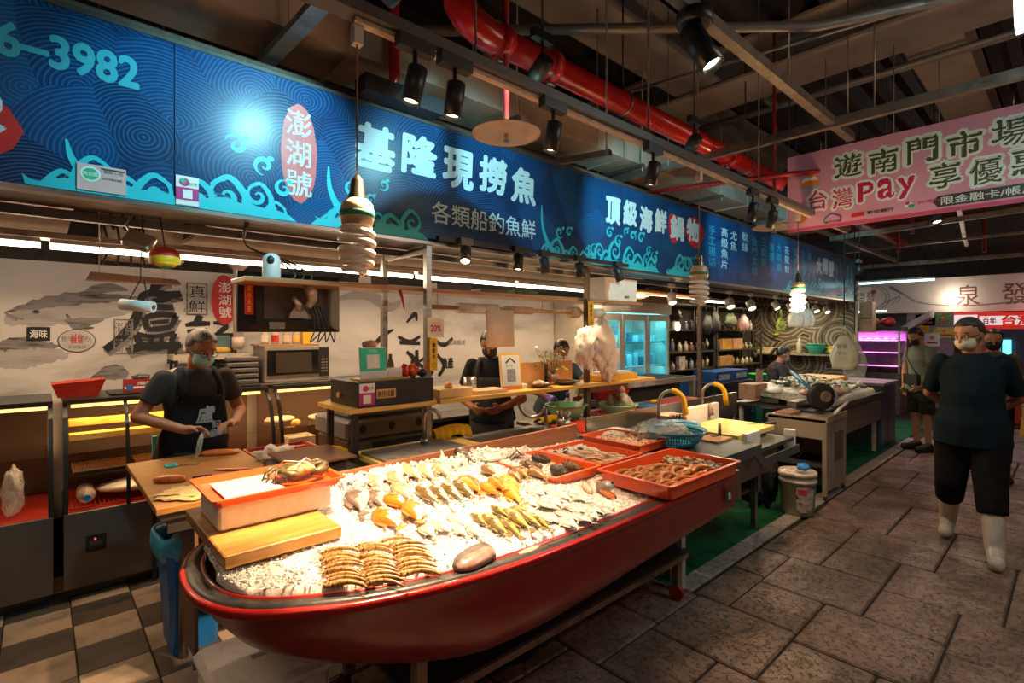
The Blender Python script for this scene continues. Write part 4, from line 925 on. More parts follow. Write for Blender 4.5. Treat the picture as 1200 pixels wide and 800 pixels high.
# brown mantis shrimps and clams in the large tray
LANG = mat('orange brown shell', (.50,.17,.035),.3, var=.35, vs=35, coat=.4, bump=.5, bs=150)
def prawn_mesh(name, m, md, L=.13, r=.0085, seg=9, droop=.2):
 b = MB(); rs = []
 for i in range(15):
  f = i / 14; x = L * (f - .5); zc = .010 * math.sin(PI * f) ; yc = L * droop * (4 * f * (1 - f) - .5) * .6
  rr = r * (1.15 * (1 - f) ** .4 + .12) * (1 if f > .05 else .55); rr *= 1 + .06 * (i % 2)
  rs.append([(x, yc + rr * .8 * math.cos(2 * PI * j / 8), zc + rr * (1 + .2) * math.sin(2 * PI * j / 8)) for j in range(8)])
 b.rings(rs); body = b.build(name, m, None, origin='keep'); body.location = (0,0,0)
 return body
def add_part(root, b, name, m): o = b.build(name, m, None, origin='keep'); o.parent = root; return o
PRM = mat('striped tan shrimp shell', (.36,.18,.05),.3, var=.5, vs=70, coat=.5, bump=.4, bs=120, vscale=(2.4,.6,.6)); PRD = mat('dark shrimp eye', (.02,.012,.01),.2, var=0)
def make_prawn(m, L, r, droop=.2):
 t = thing('prawn', '', 'prawn'); body = prawn_mesh('shell', m, None, L, r, droop=droop); body.parent = t
 yh = -L * droop * .3
 b = MB()
 for s in (-1,1): b.ball((-L * .5 + .004, yh + s * r * .6, r * .5),.0022, n=6, m=4)
 add_part(t, b, 'eye', PRD)
 b = MB(); b.tube([(-L * .5, yh, .002),(-L * .62, yh - .005,.006),(-L * .5, yh + .02,.012)],.0007,4); b.tube([(-L * .5, yh + .002,.002),(-L * .66, yh + .008,.004),(-L * .3, yh + .03,.012)],.0007,4); add_part(t, b, 'feeler', m)
 b = MB()
 for k in range(5): xk = -L * .3 + L * .11 * k; b.tube([(xk, yh + .012,.0),(xk + .006, yh + .0,-.006)],.0012,4)
 add_part(t, b, 'leg', m)
 b = MB()
 for s in (-1,0,1): b.add([(L * .48, yh, .004),(L * .57, yh + s * .007 - .003,.004),(L * .58, yh + s * .009 + .003,.002)],[(0,1,2)])
 add_part(t, b, 'tail_fan', m); return t
P0 = make_prawn(PRM, .125,.0056,.13); P1 = make_prawn(LANG, .16,.0085,.12)
colo = [(.757,1.70,-.07,-.225,14),(.865,1.672,-.078,-.235,15),(.965,1.61,-.068,-.195,13)]
cnt = 0
for ci, (x, y, dx, dy, nn) in enumerate(colo):
 for r_ in range(nn):
  f = r_ / (nn - 1); px = x + dx * f + g.uniform(-.012,.012); py = y + dy * f + g.uniform(-.006,.006)
  o = P0 if cnt == 0 else copy_tree(P0); cnt += 1
  place(o, (px, py, ice_z(px, py) + .006 + .005 * (r_ % 2)), R(-40 + g.uniform(-9,9)), R(g.uniform(-14,8)),0,(1,1.05,1.1))
  tag(o, 'tan striped prawn lying in the neat rows at the front of the ice', 'prawn', 'prawns in rows on the ice')
o = copy_tree(P0); place(o, (.955,1.67, ice_z(.955,1.67) + .009), R(-28)); tag(o, 'single tan prawn lying apart above the rows of prawns', 'prawn'); del o['group']
for k in range(46):
 o = P1 if k == 0 else copy_tree(P1); i, j = k % 4, k // 4
 px = 2.27 + .125 * i + g.uniform(-.02,.02); py = 1.31 + .028 * j + g.uniform(-.006,.006)
 if i == 3 and j > 4: px, py = 2.3 + g.uniform(0,.3),1.33 + g.uniform(0,.25)
 place(o, (px, py, .840 + .006 * (k % 3) + (.02 if i == 3 and j > 4 else 0)), R(g.uniform(-25,25)), R(g.uniform(-10,10)),0,(1.1,1.5,1.25))
 tag(o, 'orange brown shrimp heaped in the large orange tray at the stern', 'shrimp', 'orange brown shrimps in the stern tray')
CL = [mat('grey clam shell', (.33,.29,.22),.35, var=.45, vs=60), mat('pale clam shell', (.58,.5,.38),.35, var=.3, vs=60), mat('brown clam shell', (.22,.13,.07),.35, var=.4, vs=60)]
protos = []
for m_ in CL: b = MB(); b.ball((0,0,0),.014,.011,.008,10,6); c_ = b.build('clam', m_, None, origin='keep'); protos.append(c_)
used = set()
for k in range(150):
 src = protos[k % 3]
 if k < 3: o = src
 else: o = src.copy(); COL.objects.link(o)
 place(o, (g.uniform(2.66,2.83), g.uniform(1.31,1.64),.842 + g.uniform(0,.022)), g.uniform(0,6), g.uniform(-.6,.6),0)
 tag(o, ['small grey clam in the shell heap at the stern end of the large tray', 'small pale clam in the shell heap at the stern end of the large tray', 'small brown clam in the shell heap at the stern end of the large tray'][k % 3], 'clam', 'clams in the stern tray')
# --- fish ---
def fish_proto(kind, L, H, T, back, belly, fin=None, tail='fork', eye=True, snout=1.0):
 # head at +X, lying on its side: height H along Y, thickness T along Z
 t = thing(kind, '', 'fish'); b = MB(); rs = []; n = 16; fin = fin or back
 prof = [.12,.40,.62,.80,.92,.99,1.0,.97,.91,.82,.71,.59,.47,.36,.26,.19,.15]
 for i, h in enumerate(prof):
  x = L * (.5 - i / 16 * .86); rs.append([(x, H / 2 * h * math.cos(2 * PI * j / 12) + (H * .03 * math.sin(i * .4)), T / 2 * (h ** .8) * math.sin(2 * PI * j / 12)) for j in range(12)])
 b.rings(rs)
 for fi, f in enumerate(b.f):
  c = sum(b.v[q][1] for q in f) / len(f); hh = H * .5 * .35
  b.m[fi] = 0 if c > hh * .35 else 1
 body = b.build('body', [back, belly], None, origin='keep'); body.parent = t
 x0 = -L * .36; b = MB()
 if tail == 'fork': pts = [(x0, H * .09),(x0 - L * .13, H * .32),(x0 - L * .08,0),(x0 - L * .13,-H * .32),(x0,-H * .09)]
 else: pts = [(x0, H * .09),(x0 - L * .1, H * .25),(x0 - L * .135,0),(x0 - L * .1,-H * .25),(x0,-H * .09)]
 b.prism(pts, (0,0,-.001),(1,0,0),(0,1,0),(0,0,.002)); add_part(t, b, 'tail_fin', fin)
 b = MB(); b.prism([(L * .22, H * .42),(L * .12, H * .54),(-L * .05, H * .50),(-L * .2, H * .38),(-L * .2, H * .28),(L * .2, H * .36)],(0,0,-.001),(1,0,0),(0,1,0),(0,0,.002)); add_part(t, b, 'dorsal_fin', fin)
 b = MB(); b.prism([(-L * .05,-H * .4),(-L * .12,-H * .48),(-L * .22,-H * .34),(-L * .2,-H * .28)],(0,0,-.001),(1,0,0),(0,1,0),(0,0,.002)); add_part(t, b, 'anal_fin', fin)
 b = MB(); b.prism([(L * .2,-H * .02),(L * .07,-H * .18),(L * .05,-H * .02),(L * .12, H * .04)],(0,0, T * .46),(1,0,0),(0,1,0),(0,0,.002)); add_part(t, b, 'pectoral_fin', fin)
 b = MB(); b.ball((L * .415, H * .12, T * .30), max(.004, H * .075), max(.004, H * .075),.004,10,5); e = add_part(t, b, 'eye', mat('pale fish eye', (.6,.55,.45),.15, var=0))
 b = MB(); b.ball((L * .415, H * .12, T * .30 + .0025), max(.002, H * .04), max(.002, H * .04),.003,8,4); p_ = add_part(e, b, 'pupil', PRD)
 b = MB(); b.tube([(L * .33, H * .36, T * .28),(L * .29, H * .1, T * .46),(L * .31,-H * .2, T * .42),(L * .35,-H * .33, T * .25)],.0014,5); add_part(t, b, 'gill_edge', fin)
 return t
F = lambda n, c, **k: mat(n, c, .25, var=k.get('var', .25), vs=k.get('vs', 30), coat=.5, bump=.15, bs=200)
gre = F('grey fish back', (.15,.11,.09)); greb = F('grey fish belly', (.50,.40,.34)); pk = F('pink fish back', (.60,.22,.13)); pkb = F('pink fish belly', (.80,.55,.40))
wb = F('pale fish back', (.42,.30,.17)); wbb = F('white fish belly', (.80,.68,.52)); ol = F('olive fish back', (.11,.075,.02)); olb = F('olive fish belly', (.40,.28,.07)); oc = F('orange fish back', (.6,.14,.012)); ocb = F('cream fish belly', (.85,.72,.5))
ye = F('yellow fish back', (.55,.25,.015)); yeb = F('yellow fish belly', (.6,.33,.05)); si = F('silver fish back', (.42,.38,.36), var=.1); sib = F('silver fish belly', (.68,.64,.6), var=.1); br = F('brown fish back', (.20,.11,.04)); brb = F('brown fish belly', (.45,.26,.10)); oo = F('deep orange fish', (.55,.17,.012))
FP = {
'grey': (fish_proto('grey_fish', .3,.085,.05, gre, greb, tail='round'),.3), 'pink': (fish_proto('pink_snapper', .3,.08,.05, pk, pkb),.3), 'white': (fish_proto('white_croaker', .3,.075,.05, wb, wbb),.3),
'tile': (fish_proto('olive_mullet', .28,.05,.045, ol, greb),.28), 'ow': (fish_proto('white_bellied_fish', .26,.105,.06, oc, ocb, tail='round'),.26), 'or': (fish_proto('orange_rockfish', .22,.075,.05, oo, oc),.22),
'yel': (fish_proto('yellow_fish', .3,.07,.05, ye, yeb),.3), 'brn': (fish_proto('brown_wrasse', .2,.06,.045, br, brb, tail='round'),.2), 'ol': (fish_proto('olive_goby', .2,.04,.035, ol, olb, tail='round'),.2),
'ps': (fish_proto('small_pink_bream', .16,.06,.03, F('pale pink back', (.52,.33,.27)), sib),.16), 'sil': (fish_proto('silver_pomfret', .16,.075,.022, si, sib),.16)}
usedp = set()
fl = [('grey', 1.04,2.18,.93,1.88, 'large grey fish at the left end of the fish rows'),('grey', 1.11,2.16,1.03,1.88, 'darker grey fish second from the left end'),
('pink', 1.17,2.30,1.11,2.05, 'reddish pink fish at the back left of the rows'),('pink', 1.26,2.30,1.22,2.03, 'pale pink fish at the back, beside the reddish one'),('pink', 1.21,2.13,1.16,1.90, 'pale pink fish in front of the back pink pair'),
('white', 1.36,2.30,1.30,2.04, 'greyish croaker left of the two cream fish'),('white', 1.45,2.31,1.37,2.04, 'cream fish with rusty back, left of the pair'),('white', 1.54,2.30,1.45,2.03, 'cream fish with rusty back, right of the pair'),
('tile', 1.265,2.02,1.22,1.78, 'slim olive fish first of the slim row'),('tile', 1.335,2.01,1.27,1.76, 'slim olive fish second of the slim row'),('tile', 1.40,2.01,1.33,1.76, 'slim olive fish third of the slim row'),('tile', 1.46,2.0,1.39,1.76, 'slim olive fish last of the slim row'),
('ow', 1.005,1.90,.99,1.70, 'white bellied fish with orange head, front left one'),('ow', 1.09,1.98,1.10,1.82, 'white bellied fish with orange head, back one'),('ow', 1.14,1.87,1.06,1.68, 'white bellied fish with orange edge, right one'),
('or', 1.54,2.04,1.46,1.80, 'plump deep orange fish in the middle of the ice'),('or', 1.55,1.90,1.51,1.74, 'small salmon orange fish left of the yellow one'),('or', 1.61,1.91,1.56,1.76, 'second small salmon orange fish beside the yellow one'),
('yel', 1.71,1.94,1.57,1.66, 'long yellow fish pointing toward the olive fish'),('yel', 1.64,1.86,1.53,1.61, 'long orange yellow fish beside the yellow one'),
('brn', 1.68,2.06,1.65,1.92, 'dark brown fish behind the yellow fish'),('brn', 1.79,1.97,1.72,1.82, 'tan brown fish left of the trays, first of three'),('brn', 1.86,1.99,1.78,1.83, 'tan brown fish left of the trays, second of three'),('brn', 1.90,1.93,1.83,1.76, 'tan brown fish left of the trays, third of three'),
('ol', 1.32,1.69,1.29,1.55, 'olive green goby at the left end of its bunch'),('ol', 1.36,1.66,1.30,1.44, 'olive green goby second in its bunch'),('ol', 1.41,1.67,1.39,1.54, 'small yellow olive goby at the back of its bunch'),('ol', 1.40,1.60,1.33,1.40, 'olive green goby in the middle of its bunch'),('ol', 1.45,1.63,1.38,1.40, 'olive green goby just right of the middle of its bunch'),('ol', 1.49,1.62,1.42,1.38, 'dark olive goby second from the right of its bunch'),('ol', 1.51,1.53,1.46,1.37, 'short olive goby at the right end of its bunch'),
('ps', 1.08,1.69,1.05,1.56, 'small pink silver bream at the left of its five'),('ps', 1.13,1.68,1.11,1.54, 'small pink silver bream second of its five'),('ps', 1.18,1.65,1.16,1.51, 'small pink silver bream in the middle of its five'),('ps', 1.23,1.72,1.21,1.58, 'small pink silver bream behind the others of its five'),('ps', 1.24,1.62,1.20,1.48, 'small pink silver bream at the right of its five')]
sl = [(1.62,1.70,1.59,1.57),(1.68,1.63,1.66,1.49),(1.76,1.66,1.74,1.51),(1.78,1.76,1.76,1.62),(1.71,1.51,1.70,1.38),(1.57,1.52,1.54,1.39),(1.63,1.49,1.61,1.36),(1.66,1.43,1.64,1.31),(1.75,1.45,1.74,1.33),(1.82,1.49,1.81,1.37),(1.83,1.60,1.80,1.47),(1.57,1.42,1.55,1.31),(1.71,1.40,1.69,1.32),(1.72,1.76,1.70,1.63),(1.63,1.60,1.62,1.47),(1.70,1.58,1.69,1.45),(1.79,1.42,1.78,1.32)]
fl += [('sil',) + s_ + ('bright silver pomfret laid in the overlapping group near the front rim',) for s_ in sl]
for k, (kd, hx, hy, tx, ty, lb) in enumerate(fl):
 pr, L0 = FP[kd]; o = pr if kd not in usedp else copy_tree(pr); usedp.add(kd)
 cx, cy = (hx + tx) / 2,(hy + ty) / 2; s = math.hypot(hx - tx, hy - ty) / L0; s *= 1.22
 T = {'sil': .011, 'ps': .015, 'ow': .026}.get(kd, .022)
 place(o, (cx, cy, ice_z(cx, cy) + T * .8 + .004 * (k % 3)), math.atan2(hy - ty, hx - tx), R(g.uniform(-12,12)) + (R(-15) if kd in ('ol', 'tile', 'yel') else 0),0,(s, max(s, .8) * .98,1.05))
 tag(o, lb, 'fish');
 if kd == 'sil': o['group'] = 'silver pomfrets on the ice'
# single pieces on the ice
t = thing('cut_fish', 'half a grey fish with pink cut face against the front rim', 'fish', (1.08,1.40,.80)); b = MB()
b.rings([[(1.01 + .16 * f, 1.385 + .03 * f + .056 * h * math.cos(a),.823 + .030 * h * math.sin(a)) for a in [2 * PI * j / 14 for j in range(14)]] for f, h in ((0,.3),(.15,.72),(.35,.95),(.6,1),(.85,.98),(1,.93))], True, False)
b.m = [1 if sum(b.v[q][1] for q in f_) / len(f_) < 1.385 + .19 * (sum(b.v[q][0] for q in f_) / len(f_) - 1.01) - .012 else 0 for f_ in b.f]; b.build('body', [mat('slate fish skin', (.08,.066,.062),.45, var=.4, vs=14, bump=.3, bs=150), F('pale rosy belly', (.30,.17,.14))], t)
b = MB(); b.rings([[(1.171,1.415 + .052 * k2 * math.cos(a),.823 + .028 * k2 * math.sin(a)) for a in [2 * PI * j / 14 for j in range(14)]] for k2 in (1,.5)], False, True); b.build('cut_face', F('pink fish flesh', (.62,.20,.12)), t)
t = thing('white_flatfish', 'white bellied flatfish with dark edge near the back board', 'fish', (1.88,2.22,.87)); b = MB(); b.ball((1.88,2.22,.90),.10,.07,.024,20,8); b.build('body', sib, t); b = MB(); b.prism([(0,-.02),(.09,-.05),(.1,.05),(0,.02)],(1.96,2.18,.895),(1,0,0),(0,1,0),(0,0,.004)); b.build('tail_fin', gre, t); MB().tube([(1.94,2.14,.90),(2.0,2.15,.93),(2.02,2.13,.90)],.005,6).build('fin_spine', gre, t)
t = thing('lobster', 'dark mottled slipper lobster propped at the back of the ice', 'lobster', (1.73,2.29,.88)); LB = mat('mottled lobster shell', (.10,.08,.07),.3, var=.6, vs=50, coat=.4)
b = MB(); b.tube([(1.70,2.33,.945),(1.71,2.31,.935),(1.73,2.29,.92),(1.75,2.27,.905),(1.77,2.25,.89),(1.79,2.23,.88)],[.016,.03,.034,.03,.022,.012],12); b.build('shell', LB, t)
for s in (-1,1): [MB().tube([(1.72 + .015 * k, 2.30 - .015 * k, .92),(1.72 + .015 * k + s * .04,2.28 - .015 * k + s * .03,.93),(1.72 + .015 * k + s * .055,2.27 - .015 * k + s * .04,.90)],.003,5).build('leg', LB, t) for k in range(3)]
MB().prism([(0,-.015),(.05,-.03),(.055,.03),(0,.015)],(1.78,2.22,.885),(.7,-.7,0),(.7,.7,0),(0,0,.004)).build('tail_fan', LB, t)
t = thing('cut_fish', 'silver fish head piece in front of the large orange tray', 'fish', (2.03,1.55,.82)); b = MB(); b.rings([[(2.09 - .09 * f, 1.55 + .038 * h * math.cos(a),.85 + .026 * h * math.sin(a)) for a in [2 * PI * j / 12 for j in range(12)]] for f, h in ((0,.35),(.2,.8),(.6,1),(1,.9))]); b.build('body', F('grey silver skin', (.3,.27,.25)), t); MB().ball((2.05,1.525,.866),.008).build('eye', PRD, t)
for x, y, a, l in ((1.98,1.62,.9, 'long pale fish fillet left of the fish head piece'),(2.0,1.52,1.2, 'orange edged fish fillet below the fish head piece')):
 b = MB(); b.M = Matrix.Translation((x, y, ice_z(x, y) + .012)) @ Matrix.Rotation(a, 4, 'Z'); b.rings([[(-.08 + .16 * i / 8, w_ * .024 * math.sin(PI * (i + .6) / 9.2) ** .6, h) for w_, h in ((-1,0),(-.6,.014),(.6,.014),(1,0))] for i in range(9)]); tag(b.build('fish_fillet', pkb if a < 1 else oc), l, 'fish fillet')
b = MB(); b.rings([[(1.31 - .05 + .1 * i / 6,1.345 + w_ * .018 * math.sin(PI * (i + .6) / 7.2) ** .6,.80 + h) for w_, h in ((-1,0),(-.6,.012),(.6,.012),(1,0))] for i in range(7)]); tag(b.build('fish_scrap', F('rosy flesh', (.62,.32,.24))), 'rosy fish piece on the ice by the front rim', 'fish piece')
b = MB(); b.ball((.60,1.79, ice_z(.6,1.79) + .008),.015,.012,.011,10,6); tag(b.build('snail_shell', mat('brown snail shell', (.20,.09,.04),.3, var=.4, vs=60)), 'tiny brown snail shell alone on the ice by the wooden plank', 'shell')
t = thing('squid_spike', 'pale spiky squid upright by the back board', 'squid', (1.62,2.31,.88)); b = MB(); b.tube([(1.62,2.31,.88),(1.61,2.315,.92),(1.60,2.32,.965)],[.02,.012,.002],8); b.build('mantle', sib, t); [MB().tube([(1.62,2.31,.88),(1.62 + .05 * math.cos(a),2.29 + .03 * math.sin(a),.9),(1.62 + .09 * math.cos(a),2.28 + .05 * math.sin(a),.885)],[.007,.005,.002],6).build('tentacle', sib, t) for a in (0,1.2,3.4,5)]
# plank, foam box, red tray, crab on the bow
plk = wood('yellow plank wood', (.36,.15,.03),(.56,.29,.07),0,.32, coat=.3)
t = tag(MB().cbox(.42,.80,1.78,2.36,.862,.905,.004).build('wooden_plank', plk), 'thick yellow brown wooden plank laid across the bow of the boat', 'plank')
FOAM = mat('white foam', (.86,.81,.75),.55, var=.06, vs=30, bump=.35, bs=170)
t = tag(MB().cbox(.455,.855,2.0,2.28,.905,1.0,.008).build('foam_box', FOAM), 'white foam box on the plank under the red tray', 'foam box')
tt = tray('red orange tray with paper liner and crab on the foam box', .425,.90,1.955,2.33,1.0,1.028, OR, .012)
def grid_mat():
 m, nt, b = _nt('grid printed paper'); N = NT(nt); s = N.n('ShaderNodeSeparateXYZ'); N.link(N.coords(), s.inputs[0])
 f = [N.math('GREATER_THAN', N.math('FRACT', N.math('MULTIPLY', s.outputs[i], k)),.8) for i, k in ((0,60),(1,60))]
 N.link(N.mix(N.math('MAXIMUM', f[0], f[1]),(.72,.66,.62),(.42,.25,.22)), b.inputs['Base Color']); return m
tag(MB().box(.48,.68,2.01,2.25,1.012,1.016).build('paper_liner', grid_mat()), 'grid printed paper sheet in the red tray beside the crab', 'paper')
crab = thing('crab', 'mottled yellow brown crab tied with string in the red tray', 'crab', (.77,2.14,1.01)); CB = mat('mottled crab shell', (.10,.075,.03),.35, var=.6, vs=45, bump=.6, bs=90); CBY = mat('pale crab belly', (.42,.30,.10),.4, var=.3, vs=50)
b = MB(); b.ball((.77,2.14,1.045),.085,.055,.028,20,8, Matrix.Rotation(.1,4, 'Z')); b.build('carapace', CB, crab); b = MB(); b.ball((.77,2.10,1.05),.06,.03,.022,14,8); b.build('belly', CBY, crab)
for s in (-1,1):
 for k in range(4):
  a = R(20 + k * 28) * 1; cx, cy = .77 + s * .05,2.14
  dx, dy = s * math.cos(a - .5) * .8,-math.sin(a - .5) * .75
  MB().tube([(cx, cy + .03 - k * .018,1.045),(cx + dx * .05, cy + dy * .05 + .02,1.062 - .005 * k),(cx + dx * .085, cy + dy * .085,1.05),(cx + dx * .1, cy + dy * .11,1.018)],[.009,.009,.006,.002],7).build('leg', CB, crab)
 cl = MB().tube([(.77 + s * .06,2.10,1.05),(.77 + s * .085,2.065,1.06),(.77 + s * .055,2.035,1.05),(.77 + s * .015,2.035,1.045)],[.012,.016,.02,.008],8).build('claw', CB, crab)
MB().tube([(.70,2.06,1.03),(.74,2.05,1.085),(.80,2.12,1.088),(.85,2.18,1.05)],.002,5).build('string', WHT, crab); MB().tube([(.84,2.05,1.03),(.78,2.06,1.086),(.72,2.14,1.085),(.69,2.2,1.04)],.002,5).build('string', WHT, crab)
# things under the boat
FB = mat('grey lit foam', (.82,.80,.80),.6, var=.06, vs=30, bump=.4, bs=140)
t = thing('foam_box', 'large closed white foam box on the floor under the bow', 'foam box', (.66,2.22,0)); MB().cbox(.47,.86,2.02,2.42,0,.25,.02).build('box_body', FB, t); MB().cbox(.455,.875,2.005,2.435,.25,.305,.02).build('lid', FB, t); MB().box(.62,.68,2.20,2.23,.305,.3065).build('stamped_mark', mat('grey mark', (.42,.4,.4),.5, var=0), t)
t = thing('green_basket', 'dark teal plastic basket on the floor behind the boat stand', 'basket', (1.75,1.95,0)); b = MB(); b.lathe([(.16,.0),(.22,.17),(.235,.17),(.235,.18),(.215,.18),(.15,.01)],(1.75,1.97,0),28); b.build('basket_wall', mat('dark teal plastic', (.01,.07,.08),.4, var=.1), t)
for k in range(28): a = 2 * PI * k / 28; MB().tube([(1.75 + .165 * math.cos(a),1.97 + .165 * math.sin(a),.02),(1.75 + .223 * math.cos(a),1.97 + .223 * math.sin(a),.165)],.003,4).build('rib', MATS['dark teal plastic'], t)
# ======================= COUNTERS AND KITCHEN =======================
def slab(name, label, cat, x0, x1, y0, y1, z0, z1, m, bevel=.004, grp=None): return tag(box(name, x0, x1, y0, y1, z0, z1, m, None, bevel), label, cat, grp)
BAMB = wood('bamboo board', (.33,.14,.03),(.48,.23,.06),0,.42,9)
BROWNW = wood('brown shelf wood', (.30,.13,.05),(.50,.25,.10),0,.4, coat=.2)
YELW = wood('yellow pine wood', (.66,.36,.06),(.85,.54,.14),0,.35, coat=.2)
DARKW = wood('dark wood', (.10,.05,.025),(.2,.1,.05),2,.5)
# ---- cutting table behind the bow ----
ct = thing('cutting_table', 'steel cutting table with bamboo top between the bow of the boat and the vendor', 'table', (.8,3.1,0))
box('tabletop', .37,1.36,2.6,3.58,.80,.832, STEELD, ct, .004)
for x, y in ((.52,2.97),(.52,3.46),(1.3,2.66),(1.3,3.5)): MB().cyl((x, y, 0),(x, y, .80),.022, n=14).build('leg', STEELD, ct)
box('side_board', .50,.515,2.62,2.9,.16,.80, DARKW, ct); box('lower_rail', .5,1.3,2.64,2.67,.1,.14, STEELD, ct); box('apron', .4,1.34,2.615,2.63,.74,.80, STEELD, ct)
slab('cutting_board', 'large bamboo cutting board at the edge of the table in front of the vendor', 'cutting board', .355,.93,2.585,3.6,.833,.862, BAMB)
SALM = mat('salmon flesh', (.78,.20,.04),.35, var=.15, vs=30, coat=.3, bump=.2, bs=80)
def crumple(name, label, cat, c, rx, ry, rz, m, sd=1, n=24, amp=.35, grp=None):
 b = MB(); b.ball(c, rx, ry, rz, n, n // 2)
 for i, p in enumerate(b.v):
  d = Vector(p) - Vector(c); q = Vector((d.x / rx, d.y / ry, d.z / rz)); k = 1 + amp * MN.noise(q * 2.3 + Vector((sd * 7,0,0))) + amp * .5 * MN.noise(q * 6 + Vector((0, sd * 5,0))); b.v[i] = tuple(Vector(c) + Vector((d.x * k, d.y * k, d.z * k)))
 return tag(b.build(name, m, weld=True), label, cat, grp)
def lump(name, label, cat, c, rx, ry, rz, a, m, grp=None):
 b = MB(); b.M = Matrix.Translation(c) @ Matrix.Rotation(a, 4, 'Z')
 b.rings([[(rx * (f * 2 - 1), ry * h * math.cos(2 * PI * j / 12), max(-rz * .5, rz * h * math.sin(2 * PI * j / 12))) for j in range(12)] for f, h in ((0,.25),(.12,.75),(.35,1),(.65,.95),(.88,.7),(1,.3))]); return tag(b.build(name, m), label, cat, grp)
t = lump('salmon_piece', 'thick salmon piece with dark skin at the left of the cutting board', 'salmon', (.47,3.02,.875),.075,.035,.025,-.6, SALM)
lump('salmon_piece', 'orange salmon slab at the back of the cutting board by the vendor', 'salmon', (.80,3.5,.872),.11,.045,.02,-.5, SALM)
lump('salmon_piece', 'thin salmon slice beside the knife on the cutting board', 'salmon', (.76,3.05,.868),.10,.025,.01,-.75, SALM)
kn = thing('kitchen_knife', 'long knife with black handle lying across the cutting board', 'knife', (.68,3.03,.862)); KB = mat('dark blade', (.08,.075,.08),.3,.8)
def knife(t, p0, p1, p2, z):
 p0, p1, p2 = Vector((*p0, z)), Vector((*p1, z)), Vector((*p2, z)); MB().tube([tuple(p0), tuple((p0 + p1) / 2), tuple(p1)],[.009,.011,.009],8).build('handle', BLK, t)
 d = (p2 - p1); s_ = d.cross(Vector((0,0,1))).normalized() * .016; MB().prism([(0,-.4),(.8,-.4),(1,.0),(.9,.6),(0,.6)], p1 - Vector((0,0,.002)), d, s_, Vector((0,0,.003))).build('blade', KB, t)
knife(kn, (.56,2.98),(.64,2.96),(.84,2.88),.872)
sc = thing('scissors', 'turquoise handled scissors on the cutting board', 'scissors', (.57,3.3,.862)); TQ = mat('turquoise plastic', (.05,.5,.5),.35, var=0)
for s in (-1,1):
 MB().tube([(.53 + .028 * math.cos(a) , 3.36 + s * .018 + .018 * math.sin(a),.868) for a in [i * PI / 6 for i in range(13)]],.005,6).build('handle_ring', TQ, sc)
 MB().prism([(0,-.005),(.1, s * .004),(0,.006)],(.565,3.335,.866),(.9,-.43,0),(.43,.9,0),(0,0,.003)).build('blade', STEEL, sc)
crumple('mustard_paper', 'crumpled yellow paper at the front edge of the cutting board', 'paper', (.50,2.74,.871),.11,.10,.008, mat('yellow waxed paper', (.72,.50,.2),.5, var=.15),4,28,.7)
crumple('mustard_paper', 'folded pale yellow paper under the knife', 'paper', (.74,2.78,.872),.11,.09,.009, mat('pale yellow cloth', (.78,.58,.28),.6, var=.12),7,28,.7)
RMAT = mat('red rubber mat', (.42,.02,.015),.4, var=.12)
def holed_mat(name, label, x0, x1, y0, y1, z, m, n=14):
 t = thing(name, label, 'mat', ((x0 + x1) / 2,(y0 + y1) / 2, z)); box('mat_sheet', x0, x1, y0, y1, z, z + .006, m, t)
 b = MB(); W, H_ = x1 - x0, y1 - y0; k = max(2, int(n * H_ / W))
 for i in range(n):
  for j in range(k): b.cyl((x0 + W * (i + .5) / n, y0 + H_ * (j + .5) / k, z + .005),(x0 + W * (i + .5) / n, y0 + H_ * (j + .5) / k, z + .0115), min(W / n, H_ / k) * .3, n=8)
 o = b.build('mat_nubs', m, t); o['kind'] = 'stuff'; return t
tr = tray('dark red draining tray lying right of the bamboo board', .94,1.34,3.0,3.56,.834,.86, RMAT, .01)
for k in range(5): MB().box(.97,1.31,3.06 + k * .1,3.10 + k * .1,.842,.848).build('slat', RMAT, tr)
crumple('white_gloves', 'pair of crumpled white work gloves between the red tray and the scale', 'gloves', (1.02,3.16,.885),.10,.10,.045, mat('white cotton', (.78,.68,.6),.8, var=.1),3, amp=.6)
# scale
scl = thing('kitchen_scale', 'black digital scale with a flat brown weighing plate and keypad', 'scale', (1.08,2.83,.833)); DG = mat('dark grey plastic', (.07,.06,.055),.4, var=.05)
b = MB(); b.rings([[(.86,2.66,.833),(1.22,2.66,.833),(1.22,2.98,.833),(.86,2.98,.833)],[(.90,2.70,.90),(1.22,2.67,.90),(1.22,2.97,.90),(.90,2.96,.90)]], True, True, False); b.build('scale_body', DG, scl)
box('weighing_plate', .92,1.26,2.62,3.0,.925,.935, mat('brown plate', (.20,.09,.05),.3,.3, var=.08), scl); box('plate_support', 1.0,1.14,2.75,2.9,.90,.925, DG, scl)
kp = Panel((.862,2.93,.838),(0,-1,0),(.5,0,.84), scl)
for i in range(4):
 for j in range(3): kp.rect('key', .015 + i * .06,.065 + i * .06,.006 + j * .022,.024 + j * .022, mat('grey keys', (.25,.22,.2),.5, var=0),.003)
